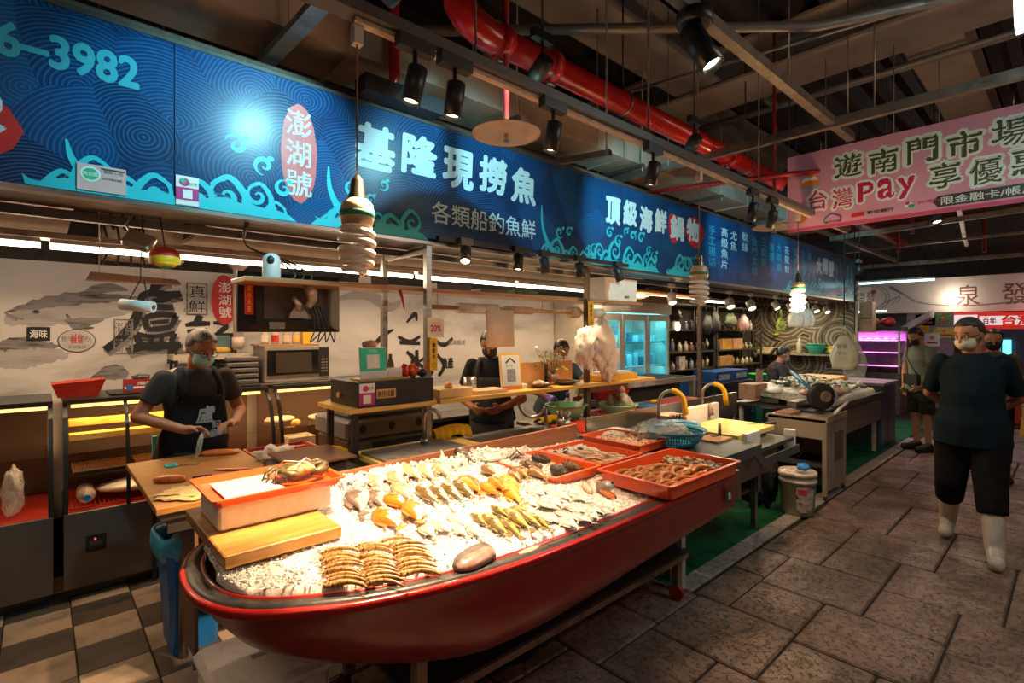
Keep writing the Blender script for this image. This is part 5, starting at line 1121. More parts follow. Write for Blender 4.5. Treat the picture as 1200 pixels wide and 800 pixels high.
# ---- blue bin under the table ----
bb = thing('blue_bin', 'blue plastic bin lined with a light blue bag under the cutting table', 'bin', (.56,3.12,0)); BLU = mat('blue plastic', (.01,.13,.42),.4, var=.08); BAGB = mat('light blue bag film', (.05,.35,.60),.3, var=.2, vs=20, bump=.8, bs=25)
def rrect(cx, cy, hx, hy, z, c): return [(cx + sx * (hx - (c if k else 0)), cy + sy * (hy - (0 if k else c)), z) for sx, sy, ks in ((1,1,(0,1)),(-1,1,(1,0)),(-1,-1,(0,1)),(1,-1,(1,0))) for k in ks]
b = MB(); b.rings([rrect(.58,3.14,.10,.14,.0,.02), rrect(.58,3.14,.13,.17,.55,.03), rrect(.58,3.14,.12,.16,.55,.03), rrect(.58,3.14,.09,.13,.02,.02)], True, True, False); b.build('bin_body', BLU, bb)
b = MB(); rs = []
for z, k in ((.47,1.04),(.53,1.12),(.585,1.10),(.59,1.02),(.56,.95),(.52,.93)):
 rs.append([(.58 + .135 * k * math.cos(a) * (1 + .05 * math.sin(7 * a)) * 1.1,3.14 + .175 * k * math.sin(a) * (1 + .04 * math.sin(5 * a)) * 1.1, z + .012 * math.sin(a * 4 + k * 9)) for a in [2 * PI * j / 36 for j in range(36)]])
b.rings(rs, False, False); b.build('bin_liner', BAGB, bb)
MB().cyl((.49,3.02,.575),(.60,3.10,.59),.02, n=12).build('cloth_roll', mat('grey cloth roll', (.35,.3,.28),.8, bump=.5), bb)
MB().tube([(.55,3.2,.78),(.55,3.14,.70),(.56,3.1,.70),(.57,3.14,.79)],.003,5).build('hook', STEEL, bb)
# ---- sink counter behind the boat ----
sk = thing('sink_counter', 'stainless sink counter running behind the boat back board', 'counter', (2.0,2.68,0))
box('worktop', 1.38,2.96,2.42,2.50,.82,.85, STEELD, sk); box('worktop', 1.38,2.96,2.9,2.98,.82,.85, STEELD, sk); box('worktop', 1.38,2.2,2.5,2.9,.82,.85, STEELD, sk); box('worktop', 2.86,2.96,2.5,2.9,.82,.85, STEELD, sk)
MB().rings([[(2.2,2.5,.85),(2.86,2.5,.85),(2.86,2.9,.85),(2.2,2.9,.85)],[(2.22,2.52,.65),(2.84,2.52,.65),(2.84,2.88,.65),(2.22,2.88,.65)]], False, True, False).build('basin', STEELD, sk)
for x, y in ((1.45,2.47),(2.9,2.47),(1.45,2.93),(2.9,2.93)): MB().cyl((x, y, 0),(x, y, .82),.02, n=10).build('leg', STEELD, sk)
slab('slate_board', 'grey board on a yellow chopping board behind the red boat edge', 'board', 1.40,1.98,2.56,2.86,.880,.892, mat('grey slate', (.17,.165,.17),.5, var=.25, vs=20))
slab('yellow_board', 'yellow rimmed chopping board under the grey board', 'cutting board', 1.38,2.12,2.52,2.95,.85,.879, mat('yellow board plastic', (.68,.50,.12),.45, var=.15))
def drape(name, label, x0, x1, yc, zt, dpt, m, sag=.01):
 # cloth hanging over an edge running along X
 b = MB(); n = 26; prof = [(-.06,-dpt),(-.05,-dpt * .5),(-.03,0),(0,.012),(.03,0),(.05,-dpt * .5),(.062,-dpt)]
 rs = []
 for i in range(n): f = i / (n - 1); w_ = .008 * math.sin(f * 34); rs.append([(x0 + (x1 - x0) * f, yc + a + w_ * (abs(a) / .06), zt + c + sag * math.sin(f * PI) - .01 * math.sin(f * 9) * (c < -.01)) for a, c in prof])
 b.rings(rs, False, False, True, False); o = b.build(name, m); md = o.modifiers.new('thick', 'SOLIDIFY'); md.thickness = .006; return tag(o, label, 'cloth')
YCL = mat('yellow towel', (.82,.45,.02),.85, var=.12, bump=.6, bs=120)
drape('yellow_towel', 'yellow towel draped over the sink edge behind the boat', 1.95,2.25,2.93,.93,.06, YCL, .02); tag(MB().cyl((1.93,2.93,.85),(2.28,2.93,.92),.006).build('towel_rod', STEEL), 'thin rod under the yellow towel', 'rod')
crumple('yellow_cloth', 'yellow cloth crumpled behind the scale', 'cloth', (1.28,3.05,.87),.11,.12,.035, YCL, 5)
REDC = mat('red rubber', (.6,.04,.02),.5, var=.1)
crumple('red_gloves', 'red rubber gloves lying by the sink', 'gloves', (2.24,2.60,.862),.10,.04,.02, REDC, 2, amp=.6)
def faucet(name, label, x, y, z, h, reach, m=STEEL, ang=0, hose=None, r=.012):
 t = thing(name, label, 'faucet', (x, y, z)); c, s = math.cos(ang), math.sin(ang)
 pts = [(0,0),(0, h * .55)] + [(reach / 2 - reach / 2 * math.cos(a), h * .72 + reach / 2 * math.sin(a) * 1.1) for a in [i * PI / 10 for i in range(1,10)]] + [(reach, h * .68)]
 P3 = [(x + a * c, y + a * s, z + b_) for a, b_ in pts]
 if hose: k = 7; MB().tube(P3[:k + 1], r, 10).build('spout', m, t); MB().tube(P3[k - 1:] + [(x + reach * 1.06 * c, y + reach * 1.06 * s, z + h * .45)], r * 1.6,10).build('hose', hose, t)
 else: MB().tube(P3, r, 10).build('spout', m, t)
 MB().cyl((x, y, z),(x, y, z + .03), r * 2).build('base', m, t); MB().cyl((x, y, z + .05),(x - .05 * s, y + .05 * c, z + .07), r * .6).build('handle', m, t); return t
faucet('faucet', 'small swan neck tap behind the grey chopping board', 1.80,2.80,.892,.22,.10, ang=R(-30))
faucet('faucet', 'curved steel tap over the sink behind the boat', 2.83,2.72,.85,.30,-.2, ang=R(-40), r=.014)
faucet('faucet', 'tall arched tap with yellow hose, the one nearer the blue basket', 3.72,2.30,.80,.30,.20, ang=R(-55), hose=mat('yellow hose', (.85,.42,.01),.4, var=.05), r=.014)
faucet('faucet', 'tall arched tap with yellow hose, the one behind the yellow board', 4.50,2.33,.80,.30,.20, ang=R(-55), hose=MATS['yellow hose'], r=.014)
ks = thing('knife_rack', 'steel rack holding dark handled knives by the sink', 'knife rack', (2.92,2.62,.85)); b = MB(); b.lathe([(.05,0),(.055,.1),(.05,.1),(.046,.01)],(2.92,2.62,.85),16); b.build('cup', STEEL, ks)
for k in range(6): a = k * 1.05; MB().tube([(2.92 + .02 * math.cos(a),2.62 + .02 * math.sin(a),.9),(2.92 + .05 * math.cos(a),2.62 + .05 * math.sin(a),1.0)],.009,6).build('knife_handle', [BLK, DARKW, STEEL][k % 3], ks)
# ---- drawer box and shelf standing at the steel posts ----
for x, lb in ((1.91, 'steel post left of the yellow topped shelf, bearing the round tag'),(3.57, 'steel post behind the hanging white bags'),(5.6, 'steel post near the cardboard stack')): o = post(x, 2.93,.003,2.18, lb, STEEL if x < 3 else mat('dark brown post steel', (.12,.08,.055),.4,.5)); del o['group']
tag(box('steel_post', 1.91 - .02,1.91 + .02,3.50,3.54,.003,2.18, STEEL), 'rear steel post behind the cash drawer', 'post'); tag(box('steel_beam', 1.895,1.925,2.96,3.5,2.13,2.17, STEEL), 'short steel tie between front and rear posts, upper', 'rail')
slab('drawer_shelf', 'wooden board carrying the black cash drawer', 'shelf', 1.30,1.90,2.80,3.26,1.128,1.156, YELW)
for x, y in ((1.36,3.2),(1.36,2.86)): tag(box('table_leg', x - .016, x + .016, y - .016, y + .016,.86,1.127, BLK), 'black leg under the cash drawer board, ' + ('rear one' if y > 3 else 'front one'), 'leg')
cd = thing('cash_drawer', 'black metal cash drawer with payment stickers', 'cash drawer', (1.63,3.0,1.157)); box('drawer_body', 1.36,1.885,2.82,3.2,1.157,1.305, BLK, cd, .003)
pf = Panel((1.36,2.82,1.157),(1,0,0),(0,0,1), cd); pf.rect('sticker', .01,.11,.01,.14, WHT); pf.rect('sticker_band', .01,.11,.01,.085, PURP); pf.rect('sticker_square', .035,.085,.022,.072, WHT); pf.disc('sticker_flower', .05,.11,.02,.018, PURP, 9); pf.text('台灣', .085,.112,.03,.02, DKT)
pf.rect('price_label', .12,.25,.045,.10, mat('gold label', (.6,.36,.08),.5, var=.1)); pf.text('無排結廳', .183,.072,.11,.04, DKT, .02)
pl = Panel((1.36,3.2,1.157),(0,-1,0),(0,0,1), cd); pl.rect('drawer_seam', .04,.28,.075,.08, DG); MB().cyl((1.345,3.06,1.215),(1.36,3.06,1.215),.016, n=14).build('round_knob', mat('orange knob', (.85,.4,.02),.4, var=0), cd)
gq = thing('payment_stand', 'green and white payment stand with a white square on the cash drawer', 'stand', (1.50,2.93,1.306)); slab_ = box('stand_base', 1.40,1.72,2.86,3.0,1.306,1.318, YELW, gq); b = MB(); b.prism([(0,0),(.17,0),(.175,.19),(.0,.19)],(1.42,2.90,1.318),(1,0,0),(0,.12,.99),(0,.01,0)); b.build('card', WHT, gq)
gp = Panel((1.42,2.90,1.318),(1,0,0),(0,.12,.99), gq); gp.rect('green_face', 0,.172,.045,.185, mat('mint green print', (.02,.55,.35),.5, var=0)); gp.rect('white_square', .045,.13,.06,.145, WHT); gp.text('付款', .087,.168,.06,.018, WHT)
crumple('clay_figurine', 'small orange clay ornament behind the green stand', 'ornament', (1.515,2.97,1.52),.045,.03,.03, mat('terracotta', (.65,.33,.18),.6),4); tag(box('ornament_block', 1.47,1.56,2.945,2.99,1.319,1.495, WHT), 'white block behind the green payment stand', 'block')
b = MB(); b.rings([[(1.60,2.90,1.319),(1.70,2.90,1.319),(1.70,2.96,1.319),(1.60,2.96,1.319)],[(1.60,2.90,1.37),(1.70,2.90,1.37),(1.70,2.96,1.37),(1.60,2.96,1.37)]], True, True, False)
for k in range(7): b.add([(1.60 + k * .0143,2.90,1.37),(1.6143 + k * .0143,2.90,1.37),(1.607 + k * .0143,2.90,1.385)],[(0,1,2)])
tag(b.build('picket_box', WHT), 'little white box with picket edge beside the green stand', 'box')
crumple('red_pouch', 'shiny red pouch on the cash drawer', 'pouch', (1.73,2.92,1.35),.035,.03,.045, mat('glossy red', (.65,.02,.01),.25, var=.1),6); crumple('orange_pouch', 'shiny orange pouch beside the red one', 'pouch', (1.79,2.92,1.35),.035,.03,.045, mat('glossy orange', (.8,.15,.01),.25, var=.1),7)
t = thing('black_figurine', 'spiky black ornament with red horns beside the post', 'ornament', (1.86,2.90,1.306)); MB().ball((1.85,2.90,1.335),.035,.03,.028).build('figurine_body', BLK, t); MB().tube([(1.86,2.90,1.34),(1.88,2.89,1.37),(1.865,2.885,1.40)],[.012,.009,.003],8).build('horn', REDC, t); MB().tube([(1.835,2.90,1.34),(1.80,2.89,1.35),(1.785,2.885,1.385)],[.01,.008,.003],8).build('horn', REDC, t)
b = MB(); b.lathe([(.02,0),(.026,.02),(.024,.09),(.012,.12),(.012,.15)],(1.70,3.05,1.306),14); tag(b.build('glass_bottle', mat('dark bottle glass', (.10,.08,.05),.2, var=.2)), 'small dark bottle standing behind the red pouch', 'bottle')
# tags on the first post
t, p = card('round_tag', 'round cream tag reading 20 percent hanging on the post', (1.885,2.89,1.565),(1,0,0),(0,0,1),.13,.13, mat('clear card', (.8,.7,.55),.5, var=0)); p.disc('tag_face', .065,.065,.066,.066, mat('cream tag', (.80,.66,.45),.5, var=0)); p.text('20%', .065,.06,.085,.045, MGL, .03); p.text('現金回饋最高', .065,.095,.07,.012, ORG)
def recsign(x, label):
 t, p = card('warning_tag', label, (x, 2.89,1.345),(1,0,0),(0,0,1),.058,.215, YEL); p.text('錄影中', .029,.13,.028,.11, DKT, .02, True); p.disc('ring', .029,.035,.015,.015, DKT, 14); p.disc('ring_fill', .029,.035,.012,.012, YEL, 14)
recsign(1.905, 'yellow recording notice tag on the post just below the round tag')
t, p = card('warning_tag', 'yellow recording notice tag high on the post over the white bags', (3.545,2.89,1.66),(1,0,0),(0,0,1),.075,.21, YEL); p.text('錄影中', .037,.13,.03,.11, DKT, .02, True)
# long yellow shelf with things on it
slab('serving_shelf', 'long yellow pine serving shelf between the steel posts', 'shelf', 1.94,4.5,2.82,3.12,1.125,1.155, YELW);
slab('serving_box', 'pale wooden box at the left end of the serving shelf', 'box', 1.96,2.24,2.86,3.08,1.156,1.215, mat('pale wood', (.75,.5,.22),.5, var=.1))
lump('bread_roll', 'orange brown loaf on the pale wooden box', 'bread', (2.08,2.93,1.228),.05,.03,.03,1.0, mat('baked crust', (.8,.36,.06),.5))
slab('plastic_tray', 'small clear tray beside the award plaque', 'tray', 2.27,2.55,2.84,3.0,1.156,1.185, mat('frosted plastic', (.72,.52,.32),.35, var=.1))
b = MB(); b.lathe([(.05,0),(.05,.11),(.044,.11),(.044,.01)],(2.36,3.05,1.156),16); tag(b.build('steel_cup', STEEL), 'steel cup behind the clear tray', 'cup')
t, p = card('award_plaque', 'white and yellow framed plaque leaning on the serving shelf', (2.50,2.845,1.17),(1,-.1,0),(0,.12,.99),.19,.27, WHT, .012)
p.rect('border', 0,.19,.0,.27, YEL); p.rect('face', .012,.178,.03,.258, WHT); p.polys('roof_mark', ribbon([(.05,.2),(.095,.235),(.14,.2)],.014), DKT); p.text('南門市場', .095,.18,.09,.02, GRN); p.rect('white_square', .055,.135,.06,.155, mat('grey square print', (.35,.35,.35),.6, var=.3, vs=90)); p.rect('foot_print', .0,.19,0,.03, ORG)
slab('tissue_box', 'small white box right of the plaque', 'box', 2.74,2.86,2.95,3.03,1.156,1.19, WHT)
ORB = mat('orange lit board', (.78,.38,.14),.45, var=.1, vs=5)
for x, lb in ((2.88, 'orange brown upright board behind the oyster plate, left one'),(3.24, 'orange brown upright board behind the dark plate, right one')): tag(box('upright_board', x, x + .30,3.07,3.09,1.156,1.35, ORB, None, .004), lb, 'board')
def plate(label, c, r, m, fill=None):
 t = thing('plate', label, 'plate', c); b = MB(); b.lathe([(r * .5,0),(r * .6,.008),(r, .03),(r * .97,.034),(r * .5,.014)], c, 28); b.build('dish', m, t); return t
plate('shallow brown plate heaped with pale oysters on the serving shelf', (2.98,2.93,1.156),.11, mat('brown glaze', (.2,.1,.05),.25)); plate('dark empty plate right of the oyster plate', (3.30,2.93,1.156),.12, mat('dark glaze', (.05,.04,.03),.25))
for k in range(16): a = g.uniform(0,6); r_ = g.uniform(0,.07); b = MB(); b.ball((2.98 + r_ * math.cos(a),2.93 + r_ * math.sin(a),1.185 + .02 * (1 - r_ / .07)),.022,.015,.01,8,5, Matrix.Rotation(a, 4, 'Z')); tag(b.build('oyster', mat('pale oyster', (.72,.66,.55),.3, var=.2, vs=60)), 'pale oyster heaped on the brown plate', 'oyster', 'oysters on the brown plate')
slab('orange_case', 'orange wooden case at the right end of the serving shelf', 'case', 3.72,4.28,2.88,3.08,1.156,1.21, mat('amber wood', (.82,.42,.05),.4, var=.1)); slab('white_tray', 'white tray lying on the orange case', 'tray', 3.80,4.18,2.90,3.06,1.211,1.232, WHT)
# potted plant
pp = thing('potted_plant', 'leafy yellow green plant between the two upright boards', 'plant', (3.19,3.0,1.156)); MB().lathe([(.035,0),(.05,.09),(.045,.09)],(3.19,2.98,1.156),14).build('pot', DARKW, pp); LF = mat('lime leaf', (.30,.32,.04),.45, var=.3, vs=30); TW = mat('twig', (.15,.08,.04),.6)
for k in range(9):
 a = k * 2.4; e = (3.19 + .12 * math.cos(a),3.0 + .05 * math.sin(a),1.33 + .015 * k); MB().tube([(3.19,2.98,1.24),((3.19 + e[0]) / 2,(2.98 + e[1]) / 2,1.30), e],.003,5).build('twig', TW, pp)
 for q in range(6):
  c = Vector(e) + Vector((g.uniform(-.05,.05), g.uniform(-.03,.03), g.uniform(-.07,.04))); u_ = Vector((g.uniform(-1,1), g.uniform(-1,1), g.uniform(-.5,1))).normalized() * .022; v_ = u_.orthogonal().normalized() * .010
  MB().add([tuple(c - u_), tuple(c + v_), tuple(c + u_), tuple(c - v_), tuple(c + u_.cross(v_).normalized() * .004)],[(0,1,4),(1,2,4),(2,3,4),(3,0,4)]).build('leaf', LF, pp)
st_ = MB().tube([(3.12,3.0,1.3),(3.02,2.98,1.40),(2.98,2.97,1.46)],.002,5).build('flower_stem', TW, pp); MB().ball((2.98,2.97,1.47),.016).build('white_bud', WHT, pp)
# ---- upper wooden shelf ----
slab('upper_shelf', 'long brown wooden shelf between the posts under the blue sign', 'shelf', .80,4.5,2.97,3.25,1.872,1.90, BROWNW)
wc = thing('security_camera', 'white rounded indoor camera with black lens face on the upper shelf', 'camera', (.96,3.05,1.90)); b = MB(); b.lathe([(.045,0),(.048,.01),(.048,.10),(.042,.125),(.025,.14),(.0,.145)],(.96,3.06,1.90),20); b.build('camera_body', WHT, wc); b = MB(); b.ball((.945,3.025,2.0),.022,.02,.026); b.build('lens', BLK, wc)
for k in range(3): tag(MB().tube(spline([(.80 + k * .01,2.97,2.19),(.84,3.1,2.08),(1.0 + k * .03,3.12,2.02),(1.10 + k * .05,3.1,1.94),(1.08 + k * .05,3.1,1.905)],5),.005,6).build('cable', BLK), 'black cable looping down behind the white camera', 'cable', 'black cables behind the camera')
for x, w_, h, m_, lb in ((1.55,.12,.06, DARKW, 'small dark red box on the upper shelf'),(2.05,.30,.05, DG, 'black flat case at the left part of the upper shelf'),(2.45,.26,.03, DG, 'dark folded tray on the upper shelf'),(2.80,.25,.04, mat('green mesh', (.06,.12,.07),.6, var=.3), 'green net bundle on the upper shelf')):
 slab('storage_box', lb, 'box', x, x + w_, 3.02,3.2,1.901,1.901 + h, m_)
t = thing('clear_jar', 'square clear glass jar on the upper shelf near the second post', 'jar', (3.26,3.1,1.901)); box('jar_glass', 3.12,3.38,3.0,3.2,1.901,2.09, glass('clear jar'), t)
slab('foam_box', 'white foam box at the right end of the upper shelf', 'foam box', 3.90,4.42,2.98,3.24,1.901,2.12, FOAM, .008); tag(box('grey_strip', 4.20,4.27,2.968,2.979,1.935,1.95, STEELD), 'grey strip stuck on the foam box', 'strip')
# rolls under the shelf on a rod
rd = thing('roll_holder', 'wooden rod with rolls of plastic film hung under the upper shelf', 'roll holder', (2.9,3.0,1.74)); MB().cyl((2.0,3.02,1.775),(3.95,3.02,1.775),.016).build('rod', BROWNW, rd)
for a, c, r_, m_ in ((2.22,2.60,.038, mat('frosted film roll', (.62,.54,.48),.35)),(2.68,2.98,.03, mat('tan paper roll', (.5,.32,.18),.5)),(3.45,3.55,.05, mat('kraft roll', (.6,.38,.2),.6)),(3.65,3.9,.045, MATS['frosted film roll'])): MB().cyl((a, 3.02,1.775),(c, 3.02,1.775), r_, n=18).build('roll', m_, rd)
for x in (2.05,3.1,3.93): MB().cyl((x, 3.02,1.775),(x, 3.02,1.872),.003, n=6).build('hanger_wire', STEEL, rd)
t = tag(MB().rings([[(2.46 + .28 * f + .006 * z_, 2.985 - .008 * math.sin(f * 7) , 1.77 - z_ * .285) for f in [i / 10 for i in range(11)]] for z_ in (0,.5,1)], False, False, True, False).build('paper_sheet', mat('pale paper', (.72,.55,.42),.7, var=.05)), 'pale sheet of paper hanging down from the film roll', 'paper'); md = t.modifiers.new('thick', 'SOLIDIFY'); md.thickness = .002
t = tag(MB().tube([(1.72,2.96,1.87),(1.73,2.94,1.80),(1.74,2.94,1.74)],[.012,.008,.003],6).build('red_tassel', REDC), 'small red and white strip dangling from the upper shelf', 'tassel')
# white bags hanging at the second post
for k, (x, y, z, rx, rz, lb) in enumerate(((3.46,2.84,1.47,.13,.17, 'left one'),(3.62,2.80,1.50,.15,.20, 'large middle one with a knot'),(3.76,2.84,1.38,.12,.21, 'lowest right one'))):
 crumple('plastic_bag', 'white plastic bag bunch hung on the post, ' + lb, 'plastic bag', (x, y, z), rx, .07, rz, mat('white bag film', (.82,.70,.60),.4, var=.12, vs=25, bump=.7, bs=30), k + 30,34,.32)
# ---- monitor seen from behind ----
mo = thing('monitor', 'black monitor seen from behind, hanging on an arm under the wooden shelf', 'monitor', (1.14,3.2,1.55)); MBK = mat('black monitor shell', (.018,.018,.02),.3, var=0)
b = MB(); b.rings([[(.84,3.30,1.60),(1.45,3.30,1.60),(1.45,3.30,1.955),(.84,3.30,1.955)],[(.84,3.27,1.60),(1.45,3.27,1.60),(1.45,3.27,1.955),(.84,3.27,1.955)],[(.93,3.235,1.645),(1.36,3.235,1.645),(1.36,3.235,1.90),(.93,3.235,1.90)]], True, True, False); b.build('monitor_shell', MBK, mo)
box('recess', .97,1.32,3.23,3.236,1.68,1.88, DG, mo); ALU = mat('silver arm metal', (.5,.47,.43),.3,.8, var=.05)
MB().tube([(1.17,3.08,1.88),(1.20,3.10,1.84),(1.22,3.14,1.80),(1.20,3.16,1.76)],[.03,.034,.032,.028],12).build('arm', ALU, mo); MB().tube([(1.10,3.12,1.80),(1.14,3.14,1.77),(1.17,3.19,1.74)],[.014,.02,.016],10).build('arm_link', ALU, mo); b = MB(); b.prism([(-.06,0),(.06,0),(.05,.03),(.02,.07),(-.02,.07),(-.05,.03)],(1.16,3.19,1.685),(1,0,0),(0,0,1),(0,.04,0)); b.build('bracket', ALU, mo)
mpn = Panel((.97,3.228,1.62),(1,0,0),(0,0,1), mo); mpn.rect('spec_label', .03,.12,-.0,.04, mat('grey label', (.3,.3,.3),.5, var=.3, vs=200)); mpn.rect('spec_label', .23,.28,.06,.09, MATS['grey label'])
for k in range(4): MB().tube(spline([(1.22 + .02 * k, 3.18,1.76),(1.24 + .03 * k, 3.15,1.62),(1.22 + .05 * k, 3.17,1.54),(1.30 + .03 * k, 3.2,1.60)],5),.004,5).build('cable', BLK, mo)
t, p = card('red_tag', 'narrow red tag with gold characters hanging at the left edge of the monitor', (.855,3.18,1.70),(1,0,0),(0,0,1),.045,.18, mat('bright red paper', (.65,.015,.01),.5, var=0)); p.text('開市大吉', .022,.09,.022,.15, YEL, .02, True)
MB().cyl((.877,3.18,1.88),(.877,3.18,1.95),.0015).build('string', BLK, t)
# ---- back row: display cases with curved fronts ----
BF = mat('black frame', (.02,.018,.016),.3, var=0); PANEL = mat('brushed dark steel panel', (.20,.175,.155),.38,.7, var=.1, vs=3); GL = glass('case glass', (.93,.92,.88),.1)
WARMT = mat('warm case tube', (1,.8,.5),.3, var=0, emit=(1,.55,.16), es=3)
REDI = mat('red case liner', (.45,.03,.015),.4, var=.1); AMB = mat('amber wood tray', (.80,.42,.07),.5, var=.1)
CUR = [(4.03,.52),(4.035,.70),(4.07,.92),(4.14,1.08),(4.22,1.15)]
def case(name, label, x0, x1, panel=True):
 t = thing(name, label, 'display case', ((x0 + x1) / 2,4.4,0))
 box('base_panel', x0, x1,4.03,4.05,.07,.52, PANEL, t, .003); box('base_body', x0 + .01, x1 - .01,4.05,4.75,.05,.50, BF, t); box('plinth', x0 + .02, x1 - .02,4.08,4.7,0,.05, BF, t)
 box('floor_liner', x0 + .02, x1 - .02,4.06,4.72,.505,.515, REDI, t)
 box('top_slab', x0, x1,4.2,4.75,1.155,1.18, BF, t, .003); box('back_panel', x0 + .02, x1 - .02,4.70,4.72,.52,1.15, mat('pale case back', (.09,.05,.03),.5, var=.05), t)
 for x in (x0, x1 - .022):
  b = MB(); b.rings([[(x, y, z),(x + .022, y, z),(x + .022, y + .03, z + .0),(x, y + .03, z + .0)] for y, z in spline(CUR, 4)], True, True, False); b.build('frame_post', BF, t)
 b = MB(); b.rings([[(x0 + .02, y + .008, z),(x1 - .02, y + .008, z)] for y, z in spline(CUR, 4)], False, False, True, False); b.build('curved_glass', GL, t)
 box('glass_shelf', x0 + .03, x1 - .03,4.22,4.66,.835,.843, GL, t); return t
c1 = case('display_case', 'glass fronted display case at the far left edge of the frame', -1.25,.055)
c2 = case('display_case', 'black framed display case with lit amber racks left of the vendor', .10,1.30)
c3 = case('display_case', 'black framed display case with plates and jars right of the vendor', 1.34,2.45)
cp = Panel((.10,4.03,.07),(1,0,0),(0,0,1), c2)
cp.rect('thermostat_frame', .10,.20,.20,.30, BF, .002); cp.rect('thermostat_display', .118,.18,.235,.265, DG, .003); MB().ball((.245,4.026,.345),.005).build('red_light', mat('red indicator', (.8,.02,.01),.4, var=0, emit=(1,.05,.02), es=3), c2)
MB().rings([[(.40, y - .004, z),(.42, y - .004, z),(.42, y + .02, z),(.40, y + .02, z)] for y, z in spline(CUR, 4)], True, True, False).build('middle_post', BF, c2); tag(box('teal_marker', .53,.555,4.0,4.025,.80,.93, TQ), 'teal marker standing at the case glass beside the vendor', 'marker'); tag(box('black_rod', .532,.552,4.0,4.025,.003,.799, BLK), 'black rod below the teal marker', 'rod')
for k, (y, z) in enumerate(((4.30,1.00),(4.22,.92))): tag(box('amber_tray', .13,.72, y, y + .09, z, z + .04, AMB, None, .003), 'amber wooden bar tray in the lit case, ' + ['upper one', 'lower one'][k], 'tray')
for k, x in enumerate((.15,.48)):
 rk = thing('wire_rack', 'brown wire rack in the left display case, ' + ['left half', 'right half'][k], 'rack', (x + .15,4.4,.72)); box('rack_frame', x, x + .30,4.18,4.20,.71,.73, BF, rk); box('rack_back', x, x + .30,4.56,4.58,.71,.73, BF, rk); box('rack_plate', x, x + .3,4.2,4.56,.700,.706, mat('rack pan', (.30,.12,.05),.5, var=.2), rk)
 for q in range(24): MB().box(x + .003 + q * .0125, x + .006 + q * .0125,4.19,4.57,.72,.7245).build('wire', mat('copper wire', (.75,.42,.22),.35,.2, var=0), rk)
 for q in range(8): MB().box(x, x + .3,4.2 + q * .05,4.204 + q * .05,.716,.72).build('wire', MATS['copper wire'], rk)
rk = thing('wire_rack', 'red wire rack on the floor of the left display case', 'rack', (.35,4.3,.52))
for q in range(22): MB().box(.14 + q * .022,.144 + q * .022,4.08,4.4,.535,.539).build('wire', REDI, rk)
for q in range(2): MB().box(.13,.63,4.08 + q * .31,4.088 + q * .31,.526,.535).build('rail', REDI, rk)
b = MB(); b.ball((.50,4.22,.60),.24,.13,.04,28,8); b.v = [(x, y, max(z, .59) if z > .6 else z) for x, y, z in b.v]; tag(b.build('white_platter', mat('cream melamine', (.80,.66,.5),.35, var=.03)), 'oval cream platter in the bottom of the left display case', 'platter')
t = thing('water_bottle', 'clear plastic bottle with blue cap lying in the left display case', 'bottle', (.22,4.14,.54)); b = MB(); b.lathe([(.02,0),(.045,.01),(.048,.08),(.042,.10),(.048,.12),(.045,.17),(.016,.20),(.016,.215)],(0,0,0),18, axis='Y'); b.v = [(x + .21,4.30 - y, z + .59) for x, y, z in b.v]; b.build('bottle_body', plastic_film('clear bottle film', (.8,.62,.45),.3), t); MB().cyl((.21,4.085,.59),(.21,4.065,.59),.018, n=14).build('cap', mat('blue cap', (.01,.2,.5),.4, var=0), t)
for x0, x1, c in ((.14,1.25, c2),(1.38,2.40, c3),(-1.2,.03, c1)):
 MB().cyl((x0,4.25,1.135),(x1,4.25,1.135),.010, n=8).build('case_tube', WARMT, c); area('case_light', ((x0 + x1) / 2,4.27,1.12),(R(8),0,0), x1 - x0,.03,9 if c is not c1 else 1.2,(1,.6,.27))
crumple('plastic_bundle', 'bundle of clear plastic bags in the narrow gap case at the left edge', 'plastic bag', (-.12,4.22,.66),.05,.1,.14, plastic_film('bag film', (.75,.65,.55),.38),9)
# right case contents
b = MB(); b.lathe([(.1,0),(.16,.02),(.165,.035),(.15,.035),(.09,.012)],(1.85,4.40,.845),28); tag(b.build('oval_plate', mat('cream plate', (.78,.64,.46),.35, var=0)), 'large cream plate on the upper shelf of the right display case', 'plate')
t = thing('lidded_bowl', 'red bowl with cream lid on the lower shelf of the right display case', 'bowl', (1.92,4.30,.60)); MB().lathe([(.05,.0),(.08,.05),(.08,.06)],(1.92,4.24,.60),20).build('bowl', REDC, t); MB().lathe([(.1,.06),(.1,.07),(.06,.085),(.0,.088)],(1.92,4.24,.60),20).build('lid', MATS['cream plate'], t)
slab('wooden_tray', 'wooden tray under the red lidded bowl', 'tray', 1.70,2.15,4.12,4.42,.58,.598, AMB)
t = thing('paper_bowl', 'small cream bowl left of the red lidded bowl', 'bowl', (1.76,4.26,.60)); MB().lathe([(.035,0),(.055,.035),(.06,.045),(.02,.05)],(1.76,4.26,.599),16).build('bowl', MATS['cream plate'], t)
for k in range(8):
 x = 2.0 + (k % 4) * .085; y = 4.45 if k < 4 else 4.35; t = thing('drink_can', 'dark red canned drink in the row inside the right display case', 'can', (x, y, .845), 'cans in the right display case'); MB().lathe([(.028,0),(.033,.008),(.033,.11),(.028,.12)],(x, y, .845),14).build('can_body', [mat('red can', (.45,.04,.03),.3,.3, var=.3, vs=60), mat('orange can', (.6,.2,.05),.3,.3, var=.3, vs=60)][k % 2], t)
slab('clear_container', 'clear lidded container standing in the right display case', 'container', 1.42,1.62,4.10,4.28,.53,.78, plastic_film('frosted container', (.7,.6,.45),.45)); lump('pale_food', 'pale cut food blocks in the right display case', 'food', (1.46,4.45,.88),.12,.06,.03,.1, mat('pale food', (.8,.6,.38),.5)); lump('bread_roll', 'small brown roll beside the pale blocks in the case', 'bread', (1.52,4.25,.87),.04,.03,.03,.5, mat('baked crust', (.7,.34,.1),.5))
